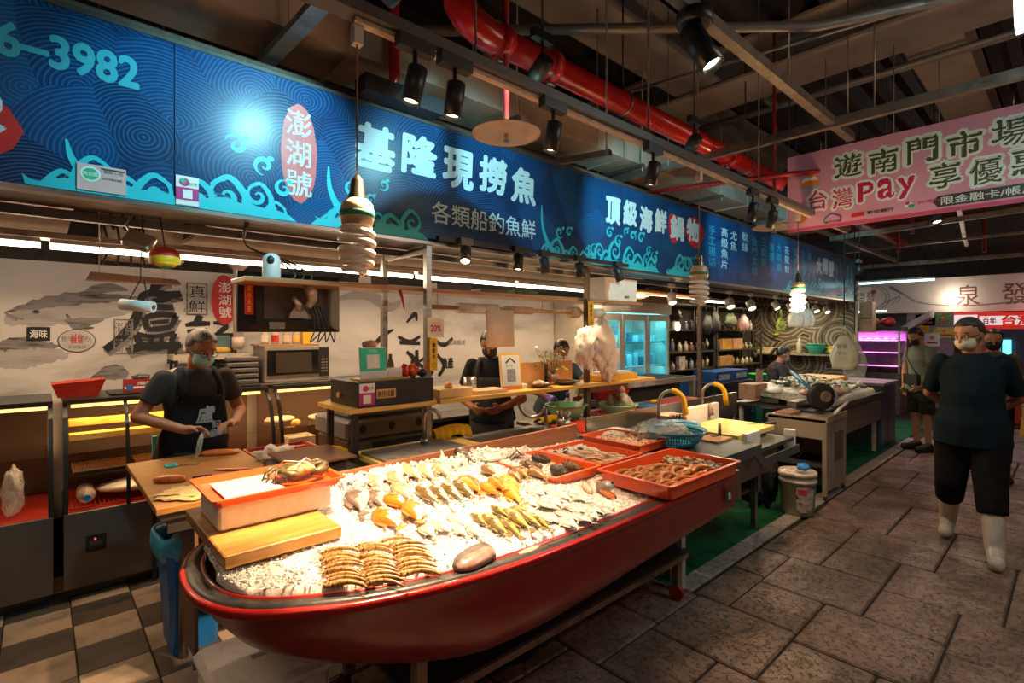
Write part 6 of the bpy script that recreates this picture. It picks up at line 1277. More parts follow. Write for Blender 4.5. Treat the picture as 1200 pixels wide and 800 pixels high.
# things on top of the cases
t = thing('red_basket', 'bright red plastic basket on top of the left display case', 'basket', (.16,4.45,1.18)); b = MB(); b.rings([[(.08,4.36,1.181),(.28,4.36,1.181),(.28,4.52,1.181),(.08,4.52,1.181)],[(.05,4.33,1.27),(.32,4.33,1.29),(.32,4.55,1.29),(.05,4.55,1.27)],[(.06,4.34,1.27),(.31,4.34,1.29),(.31,4.54,1.29),(.06,4.54,1.27)],[(.09,4.37,1.19),(.27,4.37,1.19),(.27,4.51,1.19),(.09,4.51,1.19)]], True, True, False); b.build('basket_body', REDC, t)
for k, (x, w_, lb) in enumerate(((.0,.5, 'black shallow tray on the left display case, left one'),(.52,.75, 'black shallow tray on the left display case, right one'))): slab('black_tray', lb, 'tray', x + (.34 if k == 0 else 0), x + w_, 4.3,4.62,1.181,1.192, BF)
t = thing('printed_box', 'red printed carton on top of the case beside the basket', 'carton', (.46,4.42,1.19)); box('carton', .42,.62,4.36,4.46,1.193,1.275, mat('red carton', (.35,.02,.03),.5, var=.1), t); p = Panel((.42,4.36,1.193),(1,0,0),(0,0,1), t); p.rect('stripe', .0,.2,.02,.035, WHT); p.disc('mark', .03,.03,.02,.02, mat('blue print', (.02,.1,.4),.5, var=0)); p.text('海鮮', .12,.055,.1,.025, WHT, .02)
crumple('plastic_bag', 'pale translucent bag of packets on the display case', 'plastic bag', (.76,4.45,1.26),.12,.07,.075, plastic_film('pale bag film', (.7,.66,.58),.75),11); t = tag(MB().lathe([(.04,0),(.055,.02),(.058,.08),(.05,.1)],(.93,4.36,1.193),18).build('white_cup', WHT), 'white round cup beside the bag on the case', 'cup')
crumple('paper_bundle', 'dark little bundle on the red carton', 'bundle', (.52,4.41,1.285),.05,.03,.02, DG, 3)
sr = thing('wire_shelf', 'black standing shelf rack behind the vendor at the mural', 'shelf', (.95,4.6,1.18))
for x in (.74,1.14): [MB().box(x - .008, x + .008, y - .008, y + .008,1.181,1.46).build('leg', BF, sr) for y in (4.5,4.7)]
MB().box(.72,1.25,4.48,4.72,1.39,1.43).build('shelf_board', mat('pale shelf board', (.5,.42,.34),.5), sr)
lump('yellow_sponge', 'yellow brown sponge on the black shelf rack', 'sponge', (1.06,4.58,1.455),.07,.03,.03,.2, mat('mustard sponge', (.55,.33,.06),.8)); lump('dark_brush', 'dark brush at the left of the shelf rack', 'brush', (.80,4.58,1.445),.05,.02,.018,.2, DG); crumple('paper_bundle', 'white wrapped bundle on the display case under the shelf rack', 'bundle', (1.05,4.5,1.215),.12,.08,.03, WHT, 8)
# microwave, stacked steel trays, bottles
slab('wall_shelf', 'grey shelf board carrying the microwave', 'shelf', 1.06,1.98,4.30,4.72,1.182,1.191, STEELD)
mw = thing('microwave', 'silver and black microwave oven on the shelf behind the monitor', 'microwave', (1.62,4.5,1.246)); MW = mat('silver plastic', (.42,.36,.31),.35,.4, var=.03); Z0 = 1.192
box('oven_body', 1.33,1.86,4.40,4.72, Z0, Z0 + .29, MW, mw, .005); box('door_glass', 1.345,1.76,4.385,4.40, Z0 + .055, Z0 + .26, mat('black glass', (.01,.01,.01),.1, var=0), mw); box('door_window', 1.41,1.70,4.38,4.386, Z0 + .075, Z0 + .24, mat('tinted window', (.06,.045,.035),.15, var=0), mw); box('control_panel', 1.77,1.85,4.388,4.40, Z0 + .03, Z0 + .275, BLK, mw)
for i in range(3): [MB().box(1.785 + i * .02,1.797 + i * .02,4.384,4.389, Z0 + .07 + j * .025, Z0 + .08 + j * .025).build('button', MW, mw) for j in range(5)]
slab('spice_board', 'thin wooden board on the microwave', 'board', 1.30,1.78,4.42,4.68,1.483,1.499, BROWNW)
for k, (x, col, capc, lb, bt_) in enumerate(((1.36,(.7,.6,.45),(.8,.8,.78), 'clear sauce bottle with white cap, leftmost on the board', 1),(1.44,(.6,.03,.02),(.6,.5,.4), 'bottle with red label, second on the board', 1),(1.53,(.65,.45,.3),(.75,.75,.7), 'bottle with pinkish label and pale cap, third on the board', 1),(1.61,(.75,.42,.05),(.7,.7,.65), 'bottle with amber label, fourth on the board', 1))):
 t = thing('sauce_bottle', lb, 'bottle', (x, 4.5,1.50)); b = MB(); b.lathe([(.022,0),(.03,.008),(.03,.09),(.012,.115),(.012,.125)],(x, 4.5,1.50),14); b.build('bottle_body', plastic_film('sauce bottle film', (.6,.5,.35),.6), t); b = MB(); b.lathe([(.031,.02),(.031,.075)],(x, 4.5,1.50),14, cap0=False, cap1=False); b.build('label', mat('label %d' % k, col, .5, var=.15), t); b = MB(); b.lathe([(.014,.12),(.014,.142)],(x, 4.5,1.50),12); b.build('cap', mat('cap %d' % k, capc, .5, var=0), t)
slab('yellow_tin', 'square yellow tin at the right end of the bottles', 'tin', 1.66,1.735,4.47,4.54,1.50,1.61, mat('yellow tin', (.85,.45,.02),.4, var=.05))
for k in range(5): slab('steel_tray', 'steel tray in the stack left of the microwave', 'tray', 1.06,1.29,4.42,4.70,1.192 + k * .045,1.192 + k * .045 + .034, STEELD, .006, 'stacked steel trays')
pc = thing('white_pipe', 'thick cream plastic drain pipe standing behind the monitor', 'pipe', (1.12,4.3,1.2)); PVC = mat('cream pvc', (.6,.48,.4),.4, var=.05); MB().cyl((1.18,4.58,1.46),(1.18,4.58,2.6),.036, n=18).build('pipe', PVC, pc); MB().cyl((1.18,4.58,1.475),(1.18,4.58,1.56),.045, n=18).build('collar', PVC, pc); MB().lathe([(.036,0),(.08,.04),(.08,.06),(.03,.08)],(1.18,4.58,2.1),18).build('funnel', PVC, pc)
t, p = card('mirror_panel', 'narrow dark panel with pale teal print behind the vendor shoulder', (1.02,4.68,1.193),(1,0,0),(0,0,1),.16,.40, BF, .02); p.rect('print', .01,.13,.1,.38, mat('dull teal print', (.12,.22,.22),.3, var=.4, vs=6)); p.rect('print_edge', .06,.12,.15,.2, mat('grey print', (.4,.38,.35),.5, var=0))
# grey chest machine and fridge under the serving shelf
mc = thing('vacuum_machine', 'grey lidded packing machine with a black control panel under the cash drawer', 'machine', (1.85,3.5,0)); MG = mat('grey machine shell', (.22,.22,.21),.4, var=.06)
MB().cbox(1.52,2.16,3.30,3.80,.0,.86,.01).build('machine_body', STEELD, mc); MB().cbox(1.50,2.20,3.28,3.82,.87,1.0,.015).build('machine_top', MG, mc); MB().cbox(1.55,2.18,3.34,3.8,1.005,1.10,.02).build('lid', MG, mc); p = Panel((1.62,3.30,.70),(1,0,0),(0,0,1), mc); p.rect('panel_frame', .06,.50,.0,.15, STEEL, .003); p.rect('control_panel', .08,.48,.015,.135, BLK, .005); p.k = 100
for i in range(5): p.disc('dial', .12 + i * .07,.05 + (.03 if i % 2 else 0),.017,.017, MG, 12)
p2 = Panel((1.50,3.28,.87),(1,0,0),(0,0,1), mc); [p2.disc('round_hole', .12 + i * .22,.07,.025,.03, BLK, 14) for i in range(3)]; p2.text('TW', .40,.07,.05,.025, mat('tan print', (.5,.35,.2),.5, var=0))
t = thing('under_fridge', 'black fronted low fridge right of the packing machine', 'fridge', (2.6,3.9,0)); MB().cbox(2.28,3.0,3.70,4.0,0,.82,.01).build('fridge_body', BF, t); box('fridge_top', 2.26,3.02,3.68,4.01,.83,.86, STEELD, t); MB().cyl((2.92,3.69,.2),(2.92,3.69,.7),.008).build('handle', STEEL, t)
# ---- working counter with red mats, bowls ----
wc2 = thing('work_counter', 'long steel work counter with red mats behind the taps', 'counter', (4.2,2.9,0)); box('worktop', 2.97,5.6,2.47,3.2,.82,.845, STEELD, wc2); box('splash_plate', 2.99,5.5,2.455,2.468,.72,.96, STEEL, wc2); [MB().cyl((x, y, 0),(x, y, .82),.02, n=10).build('leg', STEELD, wc2) for x in (3.05,5.5) for y in (2.5,3.15)]
holed_mat('red_mat', 'red nubbed rubber mat at the left end of the work counter', 2.99,3.62,2.49,2.86,.846, mat('orange red mat', (.55,.04,.015),.4, var=.2),20); holed_mat('red_mat', 'red nubbed rubber mat along the right half of the work counter', 3.70,5.5,2.49,3.1,.846, RMAT, 40)
BG_ = mat('mint green plastic', (.26,.58,.32),.35, var=.06)
def bowl(label, c, r, h, m, lip=.012, name='green_bowl'):
 t = thing(name, label, 'bowl', c); b = MB(); b.lathe([(r * .62,0),(r * .95, h * .75),(r * .97, h),(r + lip, h),(r + lip, h - .008),(r * .98, h - .012)], c, 30, cap1=False); b.build('bowl_shell', m, t); b = MB(); b.lathe([(r * .92, h * .85),(r * .60,.012),(.001,.01)], c, 30, cap0=False); b.build('bowl_inside', m, t); return t
bowl('large mint green bowl under the helper in purple gloves', (3.40,3.02,.846),.175,.125, BG_); bowl('mint green colander bowl full of bagged prawns', (3.86,2.80,.853),.165,.10, BG_)
drape('yellow_rag', 'yellow rag left of the large green bowl', 3.02,3.26,2.98,.885,.03, YCL)
for k in range(16): a = g.uniform(0,6); r_ = g.uniform(0,.11); crumple('bagged_seafood', 'clear bag of brown seafood heaped in the mint green colander', 'plastic bag', (3.86 + r_ * math.cos(a),2.80 + r_ * math.sin(a),.95 + .03 * (k % 3) + (.05 if k % 4 == 0 else 0)),.04,.035,.05,[mat('brown seafood bag', (.35,.17,.09),.25, var=.5, vs=40), plastic_film('clear bag', (.8,.7,.62),.5)][k % 2], k, 12,.5, 'bagged seafood in the colander')
t = thing('red_crate', 'bright red plastic box behind the green bowls', 'crate', (4.37,3.25,.92)); b = MB(); b.rings([[(4.15,3.23,.92),(4.6,3.23,.92),(4.6,3.31,.92),(4.15,3.31,.92)],[(4.12,3.19,1.02),(4.63,3.19,1.02),(4.63,3.31,1.02),(4.12,3.31,1.02)]], True, True, False); b.build('crate_body', REDC, t); slab('steel_block', 'low grey machine under the red plastic box', 'machine', 4.1,4.65,3.205,3.31,.846,.915, STEELD)
crumple('white_cloth', 'flat white cloth between the two green bowls', 'cloth', (3.58,2.66,.858),.09,.07,.012, WHT, 5); lump('yellow_sponge', 'yellow sponge pair behind the first tap', 'sponge', (4.75,3.0,.875),.08,.03,.02,.2, YCL); slab('blue_cloth', 'blue cloth lying near the sponges', 'cloth', 4.35,4.65,2.85,3.05,.855,.866, mat('blue cloth', (.03,.15,.35),.8))
t = thing('spray_bottle', 'clear spray bottle with purple cap by the green bowl', 'bottle', (3.62,3.12,.846)); MB().lathe([(.03,0),(.035,.02),(.035,.12),(.014,.16)],(3.58,3.16,.846),14).build('bottle_body', plastic_film('spray film', (.7,.66,.7),.5), t); MB().cyl((3.58,3.16,1.0),(3.58,3.16,1.04),.018).build('cap', mat('purple cap', (.12,.05,.4),.4, var=0), t)
# ---- front sink counter right of the boat ----
fs = thing('front_counter', 'grey steel counter with stepped front right of the red boat', 'counter', (3.8,1.95,0)); DST = mat('dark steel counter', (.11,.115,.12),.4,.5, var=.15, vs=4)
box('worktop', 2.97,3.66,1.46,2.44,.80,.835, DST, fs, .004); box('worktop', 3.66,4.36,1.50,2.44,.75,.78, DST, fs, .004)
b = MB(); b.prism([(2.97,.835),(3.55,.835),(3.70,.73),(4.36,.73),(4.36,.67),(3.67,.67),(3.53,.77),(2.97,.77)],(0,1.455,0),(1,0,0),(0,0,1),(0,.012,0)); b.build('front_apron', DST, fs); box('cabinet_face', 2.99,3.42,1.50,1.52,.50,.77, STEELD, fs); box('cabinet_face', 3.44,4.3,1.62,1.64,.52,.74, STEELD, fs)
for x, y in ((3.0,1.78),(4.3,1.78),(3.0,2.4),(4.3,2.4)): MB().box(x - .02, x + .02, y - .02, y + .02,.003,.76).build('leg', STEELD, fs)
box('lower_shelf', 3.0,4.28,1.80,2.4,.30,.32, DST, fs); box('side_brace', 4.30,4.36,1.75,2.4,.30,.66, DST, fs)
tt = thing('blue_bin', 'light blue plastic box on the shelf below the front counter', 'box', (3.35,1.95,.32)); b = MB(); b.rings([[(3.12,1.84,.321),(3.62,1.84,.321),(3.62,2.1,.321),(3.12,2.1,.321)],[(3.10,1.82,.50),(3.64,1.82,.50),(3.64,2.12,.50),(3.10,2.12,.50)]], True, True, False); b.build('box_body', mat('sky blue plastic', (.02,.28,.55),.4, var=.05), tt); slab('red_crate', 'dark red crate on top of the light blue box', 'crate', 3.12,3.5,1.84,2.1,.503,.55, RMAT)
BLB = mat('turquoise basket plastic', (.06,.36,.52),.3, var=.05)
def basket(label, c, r, h, m, holes=True):
 t = thing('blue_basket', label, 'basket', c); b = MB(); b.lathe([(r * .6,0),(r * .64,.004),(r * .70,.012),(r * .68,.014),(.001,.01)], c, 30); b.build('basket_base', m, t); b = MB(); b.lathe([(r * .95, h * .9),(r, h),(r + .016, h + .004),(r + .016, h - .006),(r, h - .02),(r * .95, h * .8)], c, 36, cap0=False, cap1=False); b.build('rim', m, t)
 if holes:
  b = MB()
  for k in range(64): a = 2 * PI * k / 64; b.tube([(c[0] + rr * math.cos(a + da), c[1] + rr * math.sin(a + da), c[2] + z) for rr, z, da in ((r * .66,.006,0),(r * .85, h * .4,.02),(r * .97, h * .85,0))],.0042,4)
  for q in (.25,.5,.72): b.tube([(c[0] + r * (.66 + .33 * q ** .8) * math.cos(a), c[1] + r * (.66 + .33 * q ** .8) * math.sin(a), c[2] + h * q) for a in [2 * PI * j / 36 for j in range(37)]],.004,4)
  o = b.build('basket_lattice', m, t); o['kind'] = 'stuff'
 else: b = MB(); b.lathe([(r * .66,.005),(r * .85, h * .4),(r * .97, h * .88)], c, 36, cap0=False, cap1=False); b.build('basket_wall', m, t)
 return t
basket('large turquoise slotted basket of bagged shrimp behind the orange trays', (3.17,1.84,.836),.195,.11, BLB); basket('smaller pale blue basket behind the large turquoise one', (3.50,1.98,.836),.125,.09, mat('pale blue basket plastic', (.22,.48,.62),.3, var=.05), False)
crumple('film_bag', 'clear crinkled film bag spilling over the turquoise basket', 'plastic bag', (3.12,1.92,.94),.19,.15,.05, plastic_film('crinkled film', (.85,.8,.74),.28),12,30,.5)
b = MB(); [curlbit(b, 3.17 + .13 * math.cos(a_) * g.random(),1.84 + .13 * math.sin(a_) * g.random(),.91 + g.uniform(0,.02), g.uniform(0,6),.014,.006) for a_ in [g.uniform(0,6) for _ in range(60)]]; tag(b.build('shrimp_heap', SHR), 'pale shrimp inside the turquoise basket', 'shrimp', kind='stuff')
b = MB(); b.rings([rrect(3.06,2.24,.15,.12,.836,.03), rrect(3.06,2.24,.15,.12,.87,.03), rrect(3.06,2.24,.11,.085,.895,.03)]); tag(b.build('foam_tray', FOAM), 'upturned cream foam tray left of the turquoise basket', 'lid')
slab('yellow_chopping_board', 'thick yellow topped chopping board on the front counter', 'cutting board', 3.74,4.40,1.66,2.12,.806,.846, mat('yellow plastic board', (.74,.60,.15),.35, var=.12, vs=3, col2=(.55,.42,.06))); tag(box('board_support', 3.76,4.34,1.70,2.08,.782,.805, STEELD), 'steel block under the yellow chopping board', 'block')
slab('foam_slab', 'white foam slab standing behind the yellow chopping board', 'foam', 4.02,4.6,2.22,2.26,.785,.955, FOAM, .004); tag(MB().box(3.70,3.93,1.58,1.615,.785,.875).build('foam_slab', FOAM), 'white foam slab standing before the yellow chopping board', 'foam')
slab('foam_slab', 'narrow white slab leaning at the right end of the front counter', 'foam', 4.37,4.41,1.50,1.58,.68,.83, FOAM, .004)
t = tag(MB().cyl((3.95,2.20,.872),(4.02,2.42,.872),.025, n=14).build('red_roll', REDC), 'bright red roll lying behind the yellow chopping board', 'roll');
for k in range(3): tag(MB().tube([(4.40,2.21,.965),(4.40 + .01 * k, 2.20,.92),(4.39 + .02 * k, 2.195,.86)],.012,6).build('glove', mat('beige glove', (.45,.33,.24),.8)), 'beige work glove hung over the white foam slab', 'glove', 'gloves on the foam slab')
k1 = thing('kitchen_knife', 'knife with upright wooden handle by the small blue basket', 'knife', (3.66,1.78,.85)); MB().tube([(3.66,1.76,.855),(3.68,1.77,.93)],.012,8).build('handle', DARKW, k1); MB().box(3.56,3.66,1.75,1.78,.851,.855).build('blade', KB, k1)
slab('wooden_slab', 'dark wooden slab beside the small blue basket', 'board', 3.42,3.65,1.66,1.82,.8355,.85, BROWNW); k2 = thing('kitchen_knife', 'knife with brown handle at the far end of the yellow board', 'knife', (4.3,1.75,.85)); knife(k2,(4.44,1.66),(4.36,1.72),(4.20,1.80),.858)
t = thing('white_tub', 'white tub holding dark handled tools between the taps', 'tub', (3.9,2.30,.781)); b = MB(); b.lathe([(.08,0),(.11,.13),(.115,.13),(.1,.12),(.075,.01)],(3.90,2.30,.781),20); b.build('tub_body', mat('cream tub plastic', (.65,.55,.42),.4, var=.05), t)
for k in range(4): MB().tube([(3.78 + .04 * k, 2.22,.79),(3.76 + .05 * k, 2.19,.93)],.01,6).build('tool_handle', BLK, t)
# bucket with rag in the aisle edge
bk = thing('white_bucket', 'white printed paint bucket with blue rag standing on the kerb', 'bucket', (4.96,1.60,0)); BKT = mat('white bucket plastic', (.48,.40,.33),.4, var=.12, vs=6); cx, cy = 4.93,1.665
MB().lathe([(.125,.0),(.145,.28),(.152,.28),(.152,.30),(.147,.30),(.147,.335),(.155,.335),(.155,.355),(.148,.37),(.13,.37),(.12,.34)],(cx, cy, .013),32).build('bucket_body', BKT, bk)
def wrap(a0, a1, z0, z1, m, nm, r=.1455):
 b = MB(); n = 14; b.rings([[(cx + (r0 + .0015) * math.cos(a0 + (a1 - a0) * i / n), cy + (r0 + .0015) * math.sin(a0 + (a1 - a0) * i / n), z) for i in range(n + 1)] for z, r0 in ((z0,.125 + .0714 * z0),(z1,.125 + .0714 * z1))], False, False, True, False); return b.build(nm, m, bk)
wrap(R(195), R(258),.05,.27, mat('mottled bucket label', (.42,.33,.28),.5, var=.6, vs=22), 'label'); wrap(R(258), R(292),.05,.26, mat('teal bucket label', (.02,.16,.15),.5, var=.3, vs=12), 'label_band'); wrap(R(262), R(285),.12,.17, REDC, 'label_mark', .147); wrap(R(200), R(230),.20,.25, SEAL, 'label_mark')
crumple('blue_rag', 'bright blue rag on the lid of the white bucket', 'cloth', (4.97,1.63,.41),.06,.05,.03, mat('bright blue cloth', (.02,.22,.6),.7),3); crumple('film_scrap', 'clear plastic film hanging over the bucket rim', 'plastic', (4.82,1.70,.38),.08,.07,.03, plastic_film('scrap film', (.7,.62,.55),.45),4)
for k, (x, y, h) in enumerate(((4.78,1.80,.5),(4.70,1.9,.42))): crumple('black_bag', 'shiny black rubbish bag beside the white bucket, ' + ['nearer one', 'rear one'][k], 'rubbish bag', (x + .12, y + .12, h / 2 + .02),.11,.11, h / 2, mat('black bag film', (.012,.012,.014),.22, var=0, bump=.8, bs=15), k + 20,24,.45)
# ======================= PEOPLE =======================
def solid(b, name, m, voxel, parent, smooth=3):
 me = bpy.data.meshes.new(name + '_source'); me.from_pydata(b.v, [], b.f)
 o = bpy.data.objects.new(name + '_source', me); COL.objects.link(o)
 r = o.modifiers.new('r', 'REMESH'); r.mode = 'VOXEL'; r.voxel_size = voxel; r.use_smooth_shade = True
 if smooth: s = o.modifiers.new('s', 'SMOOTH'); s.iterations = smooth; s.factor = .5
 bpy.context.view_layer.update()
 nm = bpy.data.meshes.new_from_object(o.evaluated_get(bpy.context.evaluated_depsgraph_get()))
 bpy.data.objects.remove(o); nm.name = name; nm.materials.clear(); nm.materials.append(m)
 q = bpy.data.objects.new(name, nm); COL.objects.link(q); attach(q, parent); return q
def capsule(b, p0, p1, r0, r1, flat0=False, flat1=False, sq=1):
 p0 = Vector(p0); p1 = Vector(p1); d = (p1 - p0); L = d.length; q = d.to_track_quat('Z', 'Y'); n = 14; rs = []
 def ring(t, r): rs.append([tuple(p0 + q @ Vector((r * math.cos(2 * PI * j / n), r * sq * math.sin(2 * PI * j / n), t))) for j in range(n)])
 if not flat0: [ring(-r0 * math.cos(a), r0 * math.sin(a)) for a in (.25,.7,1.15)]
 ring(0, r0); ring(L * .5,(r0 + r1) / 2 * 1.02); ring(L, r1)
 if not flat1: [ring(L + r1 * math.cos(a), r1 * math.sin(a)) for a in (1.15,.7,.25)]
 b.rings(rs)
SK = lambda n, c: mat(n, c, .5, var=.08, vs=20, sss=.12)
def person(label, pos, heading, H, J, skin, look, group=None):
 """J: joint overrides (local: x forward, y left, z up, metres for this person); look: clothing"""
 t = thing('person', label, 'person', (pos[0], pos[1], pos[2] if len(pos) > 2 else 0), group)
 base = Vector((pos[0], pos[1], pos[2] if len(pos) > 2 else 0)); Q = Matrix.Rotation(heading, 3, 'Z'); s = H / 1.7
 W = lambda p: base + Q @ Vector(p)
 g_ = lambda k, d: Vector(J[k]) if k in J else Vector(d) * s
 hipc = g_('hip', (0,0,.93)); lean = J.get('lean', 0); RL = Matrix.Rotation(lean, 3, 'Y'); tw = Matrix.Rotation(J.get('twist', 0),3, 'Z'); side = Matrix.Rotation(J.get('side', 0),3, 'X')
 U = lambda x, y, z: hipc + side @ (tw @ (RL @ (Vector((x, y, z - .93)) * s)))
 sh = {1: U(0,.175,1.395),-1: U(0,-.175,1.395)}; vx = look.get('voxel', .009); belly = look.get('belly', 0)
 body = MB(); shirt = MB(); sec = []
 def ell(b, secs, grow=0):
  rs = []
  for z, rx, ry, cx in secs:
   rs.append([tuple(W(U(cx + (rx * s + grow) / s * math.cos(a),(ry * s + grow) / s * math.sin(a), z))) for a in [2 * PI * j / 20 for j in range(20)]])
  b.rings(rs)
 tor = [(.90,.10,.15,0),(.96,.115,.165,.0),(1.06,.11 + belly * .4,.15 + belly * .4, belly * .3),(1.16,.108 + belly * .5,.152 + belly * .3, belly * .35),(1.27,.118 + belly * .2,.168, belly * .1),(1.36,.108,.172,-.005),(1.41,.085,.135,-.005),(1.445,.062,.075,-.005)]
 ell(body, tor, -.012)
 capsule(body, W(U(-.005,0,1.42)), W(U(.012,0,1.51)),.056 * s, .052 * s)
 # head
 hp = J.get('head', (0,0,0)); HR = Matrix.Rotation(hp[2],3, 'Z') @ Matrix.Rotation(hp[1],3, 'Y') @ Matrix.Rotation(hp[0],3, 'X')
 nb = U(.012,0,1.50); hs = s * look.get('head', 1)
 Hd = lambda x, y, z: W(nb + side @ (tw @ (HR @ (Vector((x, y, z)) * hs))))
 MH = (Q @ side @ tw @ HR).to_4x4()
 body.ball(tuple(Hd(.008,0,.115)),.098 * hs, .077 * hs, .102 * hs, 20,14, MH); body.ball(tuple(Hd(.035,0,.055)),.066 * hs, .056 * hs, .066 * hs, 16,10, MH); body.ball(tuple(Hd(.072,0,.018)),.026 * hs, .03 * hs, .02 * hs, 10,8, MH)
 capsule(body, Hd(.098,0,.105), Hd(.118,0,.066),.009 * hs, .013 * hs); capsule(body, Hd(.088,.03,.118), Hd(.088,-.03,.118),.012 * hs, .012 * hs)
 for y in (1,-1): body.ball(tuple(Hd(0,.078 * y, .085)),.017 * hs, .01 * hs, .03 * hs, 8,6, MH)
 capsule(body, Hd(.094,.018,.032), Hd(.094,-.018,.032),.0075 * hs, .0075 * hs)
 # arms and hands
 for sd, nm in ((1, 'l'),(-1, 'r')):
  S = sh[sd]; E = g_('elbow_' + nm, (-.02,.24 * sd, 1.10)); Wr = g_('wrist_' + nm, (.04,.25 * sd, .86))
  capsule(body, W(S), W(E),.045 * s, .041 * s); capsule(body, W(E), W(Wr),.041 * s, .027 * s)
  hd = (Wr - E).normalized(); hdir = Vector(J.get('hand_' + nm, hd)).normalized(); pal = Vector(J.get('palm_' + nm, (0,-sd, 0))); pal = (pal - hdir * pal.dot(hdir)).normalized(); ac = hdir.cross(pal) * 1.0
  tm = Vector(J.get('thumb_' + nm, (1,0,.3))); ths = 1 if ac.dot(tm) >= 0 else -1; ac = ac * ths
  capsule(body, W(Wr + hdir * .012), W(Wr + hdir * .028),.027 * s, .027 * s)
  pc = Wr + hdir * .05 * s
  b2 = []
  for k in range(4): capsule(body, W(Wr + hdir * .02 * s + ac * (k - 1.5) * .011 * s), W(Wr + hdir * .088 * s + ac * (1.5 - k) * -.0195 * s),.015 * s, .0115 * s)
  curl_ = J.get('curl_' + nm, .5)
  for k in range(4):
   o_ = Wr + hdir * .085 * s + ac * (k - 1.5) * .0195 * s; L_ = (.062,.078,.084,.074)[k] * s; d_ = hdir.copy(); pr = o_
   for q in range(3):
    ang = curl_ * (.7 + .25 * q); d_ = (d_ * math.cos(ang) + pal * math.sin(ang)).normalized() if q or True else d_
    nx = pr + d_ * L_ * (.42,.33,.25)[q]; capsule(body, W(pr), W(nx),(.0092 - .0008 * q) * s, (.0086 - .0008 * q) * s); pr = nx
  th0 = Wr + hdir * .03 * s + ac * .024 * s; th1 = th0 + (hdir * .7 + ac * .75 + pal * .3).normalized() * .038 * s; th2 = th1 + (hdir * .9 + pal * (.3 + curl_ * .5) + ac * .05).normalized() * .03 * s
  capsule(body, W(th0), W(th1),.012 * s, .0105 * s); capsule(body, W(th1), W(th2),.0105 * s, .009 * s)
  sl = look.get('sleeve', .6); r0 = .062 * s; shirt_end = S + (E - S) * min(sl, 1)
  shirt_start = S + (S - E).normalized() * -.01
  capsule(shirt, W(shirt_start), W(shirt_end), r0,(.062 if sl < 1 else .052) * s, flat1=True)
  if sl > 1: capsule(shirt, W(E), W(E + (Wr - E) * (sl - 1)),.052 * s, .038 * s, flat1=True)
 # legs
 pants = MB(); boots = {}
 for sd, nm in ((1, 'l'),(-1, 'r')):
  Hp = hipc + Vector((0,.09 * sd * s, -.02)); K = g_('knee_' + nm, (.01,.10 * sd, .49)); A = g_('ankle_' + nm, (-.02,.10 * sd, .085)); fd = Vector(J.get('foot_' + nm, (1,.12 * sd, 0))).normalized()
  capsule(body, W(Hp), W(K),.078 * s, .054 * s); capsule(body, W(K), W(A),.052 * s, .033 * s); sole = A.z
  toe = A + fd * .165 * s - Vector((0,0,.045 * s)) if 'toe_' + nm not in J else Vector(J['toe_' + nm]); heel = A - fd * .04 * s - Vector((0,0,.045 * s))
  capsule(body, W(heel), W(toe),.024 * s, .020 * s); capsule(body, W(A), W((A + toe) / 2),.028 * s, .022 * s)
  pl = look.get('pants_len', .85)
  capsule(pants, W(Hp), W(K if pl > .5 else Hp + (K - Hp) * pl * 2),.098 * s * look.get('pants_w', 1),.074 * s * look.get('pants_w', 1), flat1=pl <= .5)
  if pl > .5: capsule(pants, W(K), W(K + (A - K) * (pl - .5) * 2),.074 * s * look.get('pants_w', 1),.066 * s * look.get('pants_w', 1), flat1=True)
  fb = MB(); bh = look.get('boot', 0)
  capsule(fb, W(heel + Vector((0,0,.004))), W(toe + Vector((0,0,.004))),.048 * s, .046 * s, sq=1); capsule(fb, W(A), W(heel * .3 + toe * .7 + Vector((0,0,.012))),.054 * s, .044 * s)
  if bh: capsule(fb, W(A), W(A + (K - A) * bh),.057 * s, .066 * s, flat1=True)
  boots[nm] = fb
 ell(pants, [(.84,.09,.15,0),(.92,.115,.168,0),(1.0,.118 + belly * .3,.16 + belly * .3, belly * .2)],.012)
 hem = look.get('hem', .88); ell(shirt, [(hem, .150 + belly * .3,.205 + belly * .2, belly * .2),(.95,.138 + belly * .4,.190 + belly * .2, belly * .25)] + [q for q in tor if q[0] > 1.0][:-2] + [(1.405,.088,.135,-.005),(1.455,.058,.075,-.0)],.016)
 bo = solid(body, 'body', skin, vx * .8, t, 2)
 if look.get('shirt'): solid(shirt, 'shirt', look['shirt'], vx * 1.1, t, 3)
 if look.get('pants'): solid(pants, look.get('pants_name', 'trousers'), look['pants'], vx * 1.2, t, 3)
 if look.get('shoe'):
  for nm in boots: solid(boots[nm], 'boot' if look.get('boot') else 'shoe', look['shoe'], vx, t, 2)
 # face
 ew = mat('eye white', (.6,.55,.5),.3, var=0)
 for y in (1,-1):
  e = MB().ball(tuple(Hd(.089,.031 * y, .096)),.011 * hs, .013 * hs, .008 * hs, 10,6, MH).build('eye', ew, t); e2 = MB().ball(tuple(Hd(.0985,.031 * y, .095)),.003 * hs, .006 * hs, .006 * hs, 8,5, MH).build('iris', PRD, e)
  MB().tube([tuple(Hd(.098,.015 * y, .124)), tuple(Hd(.099,.032 * y, .129)), tuple(Hd(.090,.050 * y, .122))],.0035 * hs, 5).build('eyebrow', look.get('hair_m', PRD), t)
 if not look.get('mask'): MB().tube([tuple(Hd(.099,.024,.033)), tuple(Hd(.103,0,.034)), tuple(Hd(.099,-.024,.033))],.004 * hs, 5).build('mouth', mat('lips', (.35,.12,.09),.5, var=0), t)
 hl = look.get('hairline', .36)
 hb = MB(); hb.ball(tuple(Hd(.002,0,.122)),.108 * hs, .087 * hs, .106 * hs, 32,22, MH, keep=lambda x, y, z: z > hl + .25 * x or (x < -.05 and z > -.35 - .3 * (x < -.5)) or (x < .12 and z > .05))
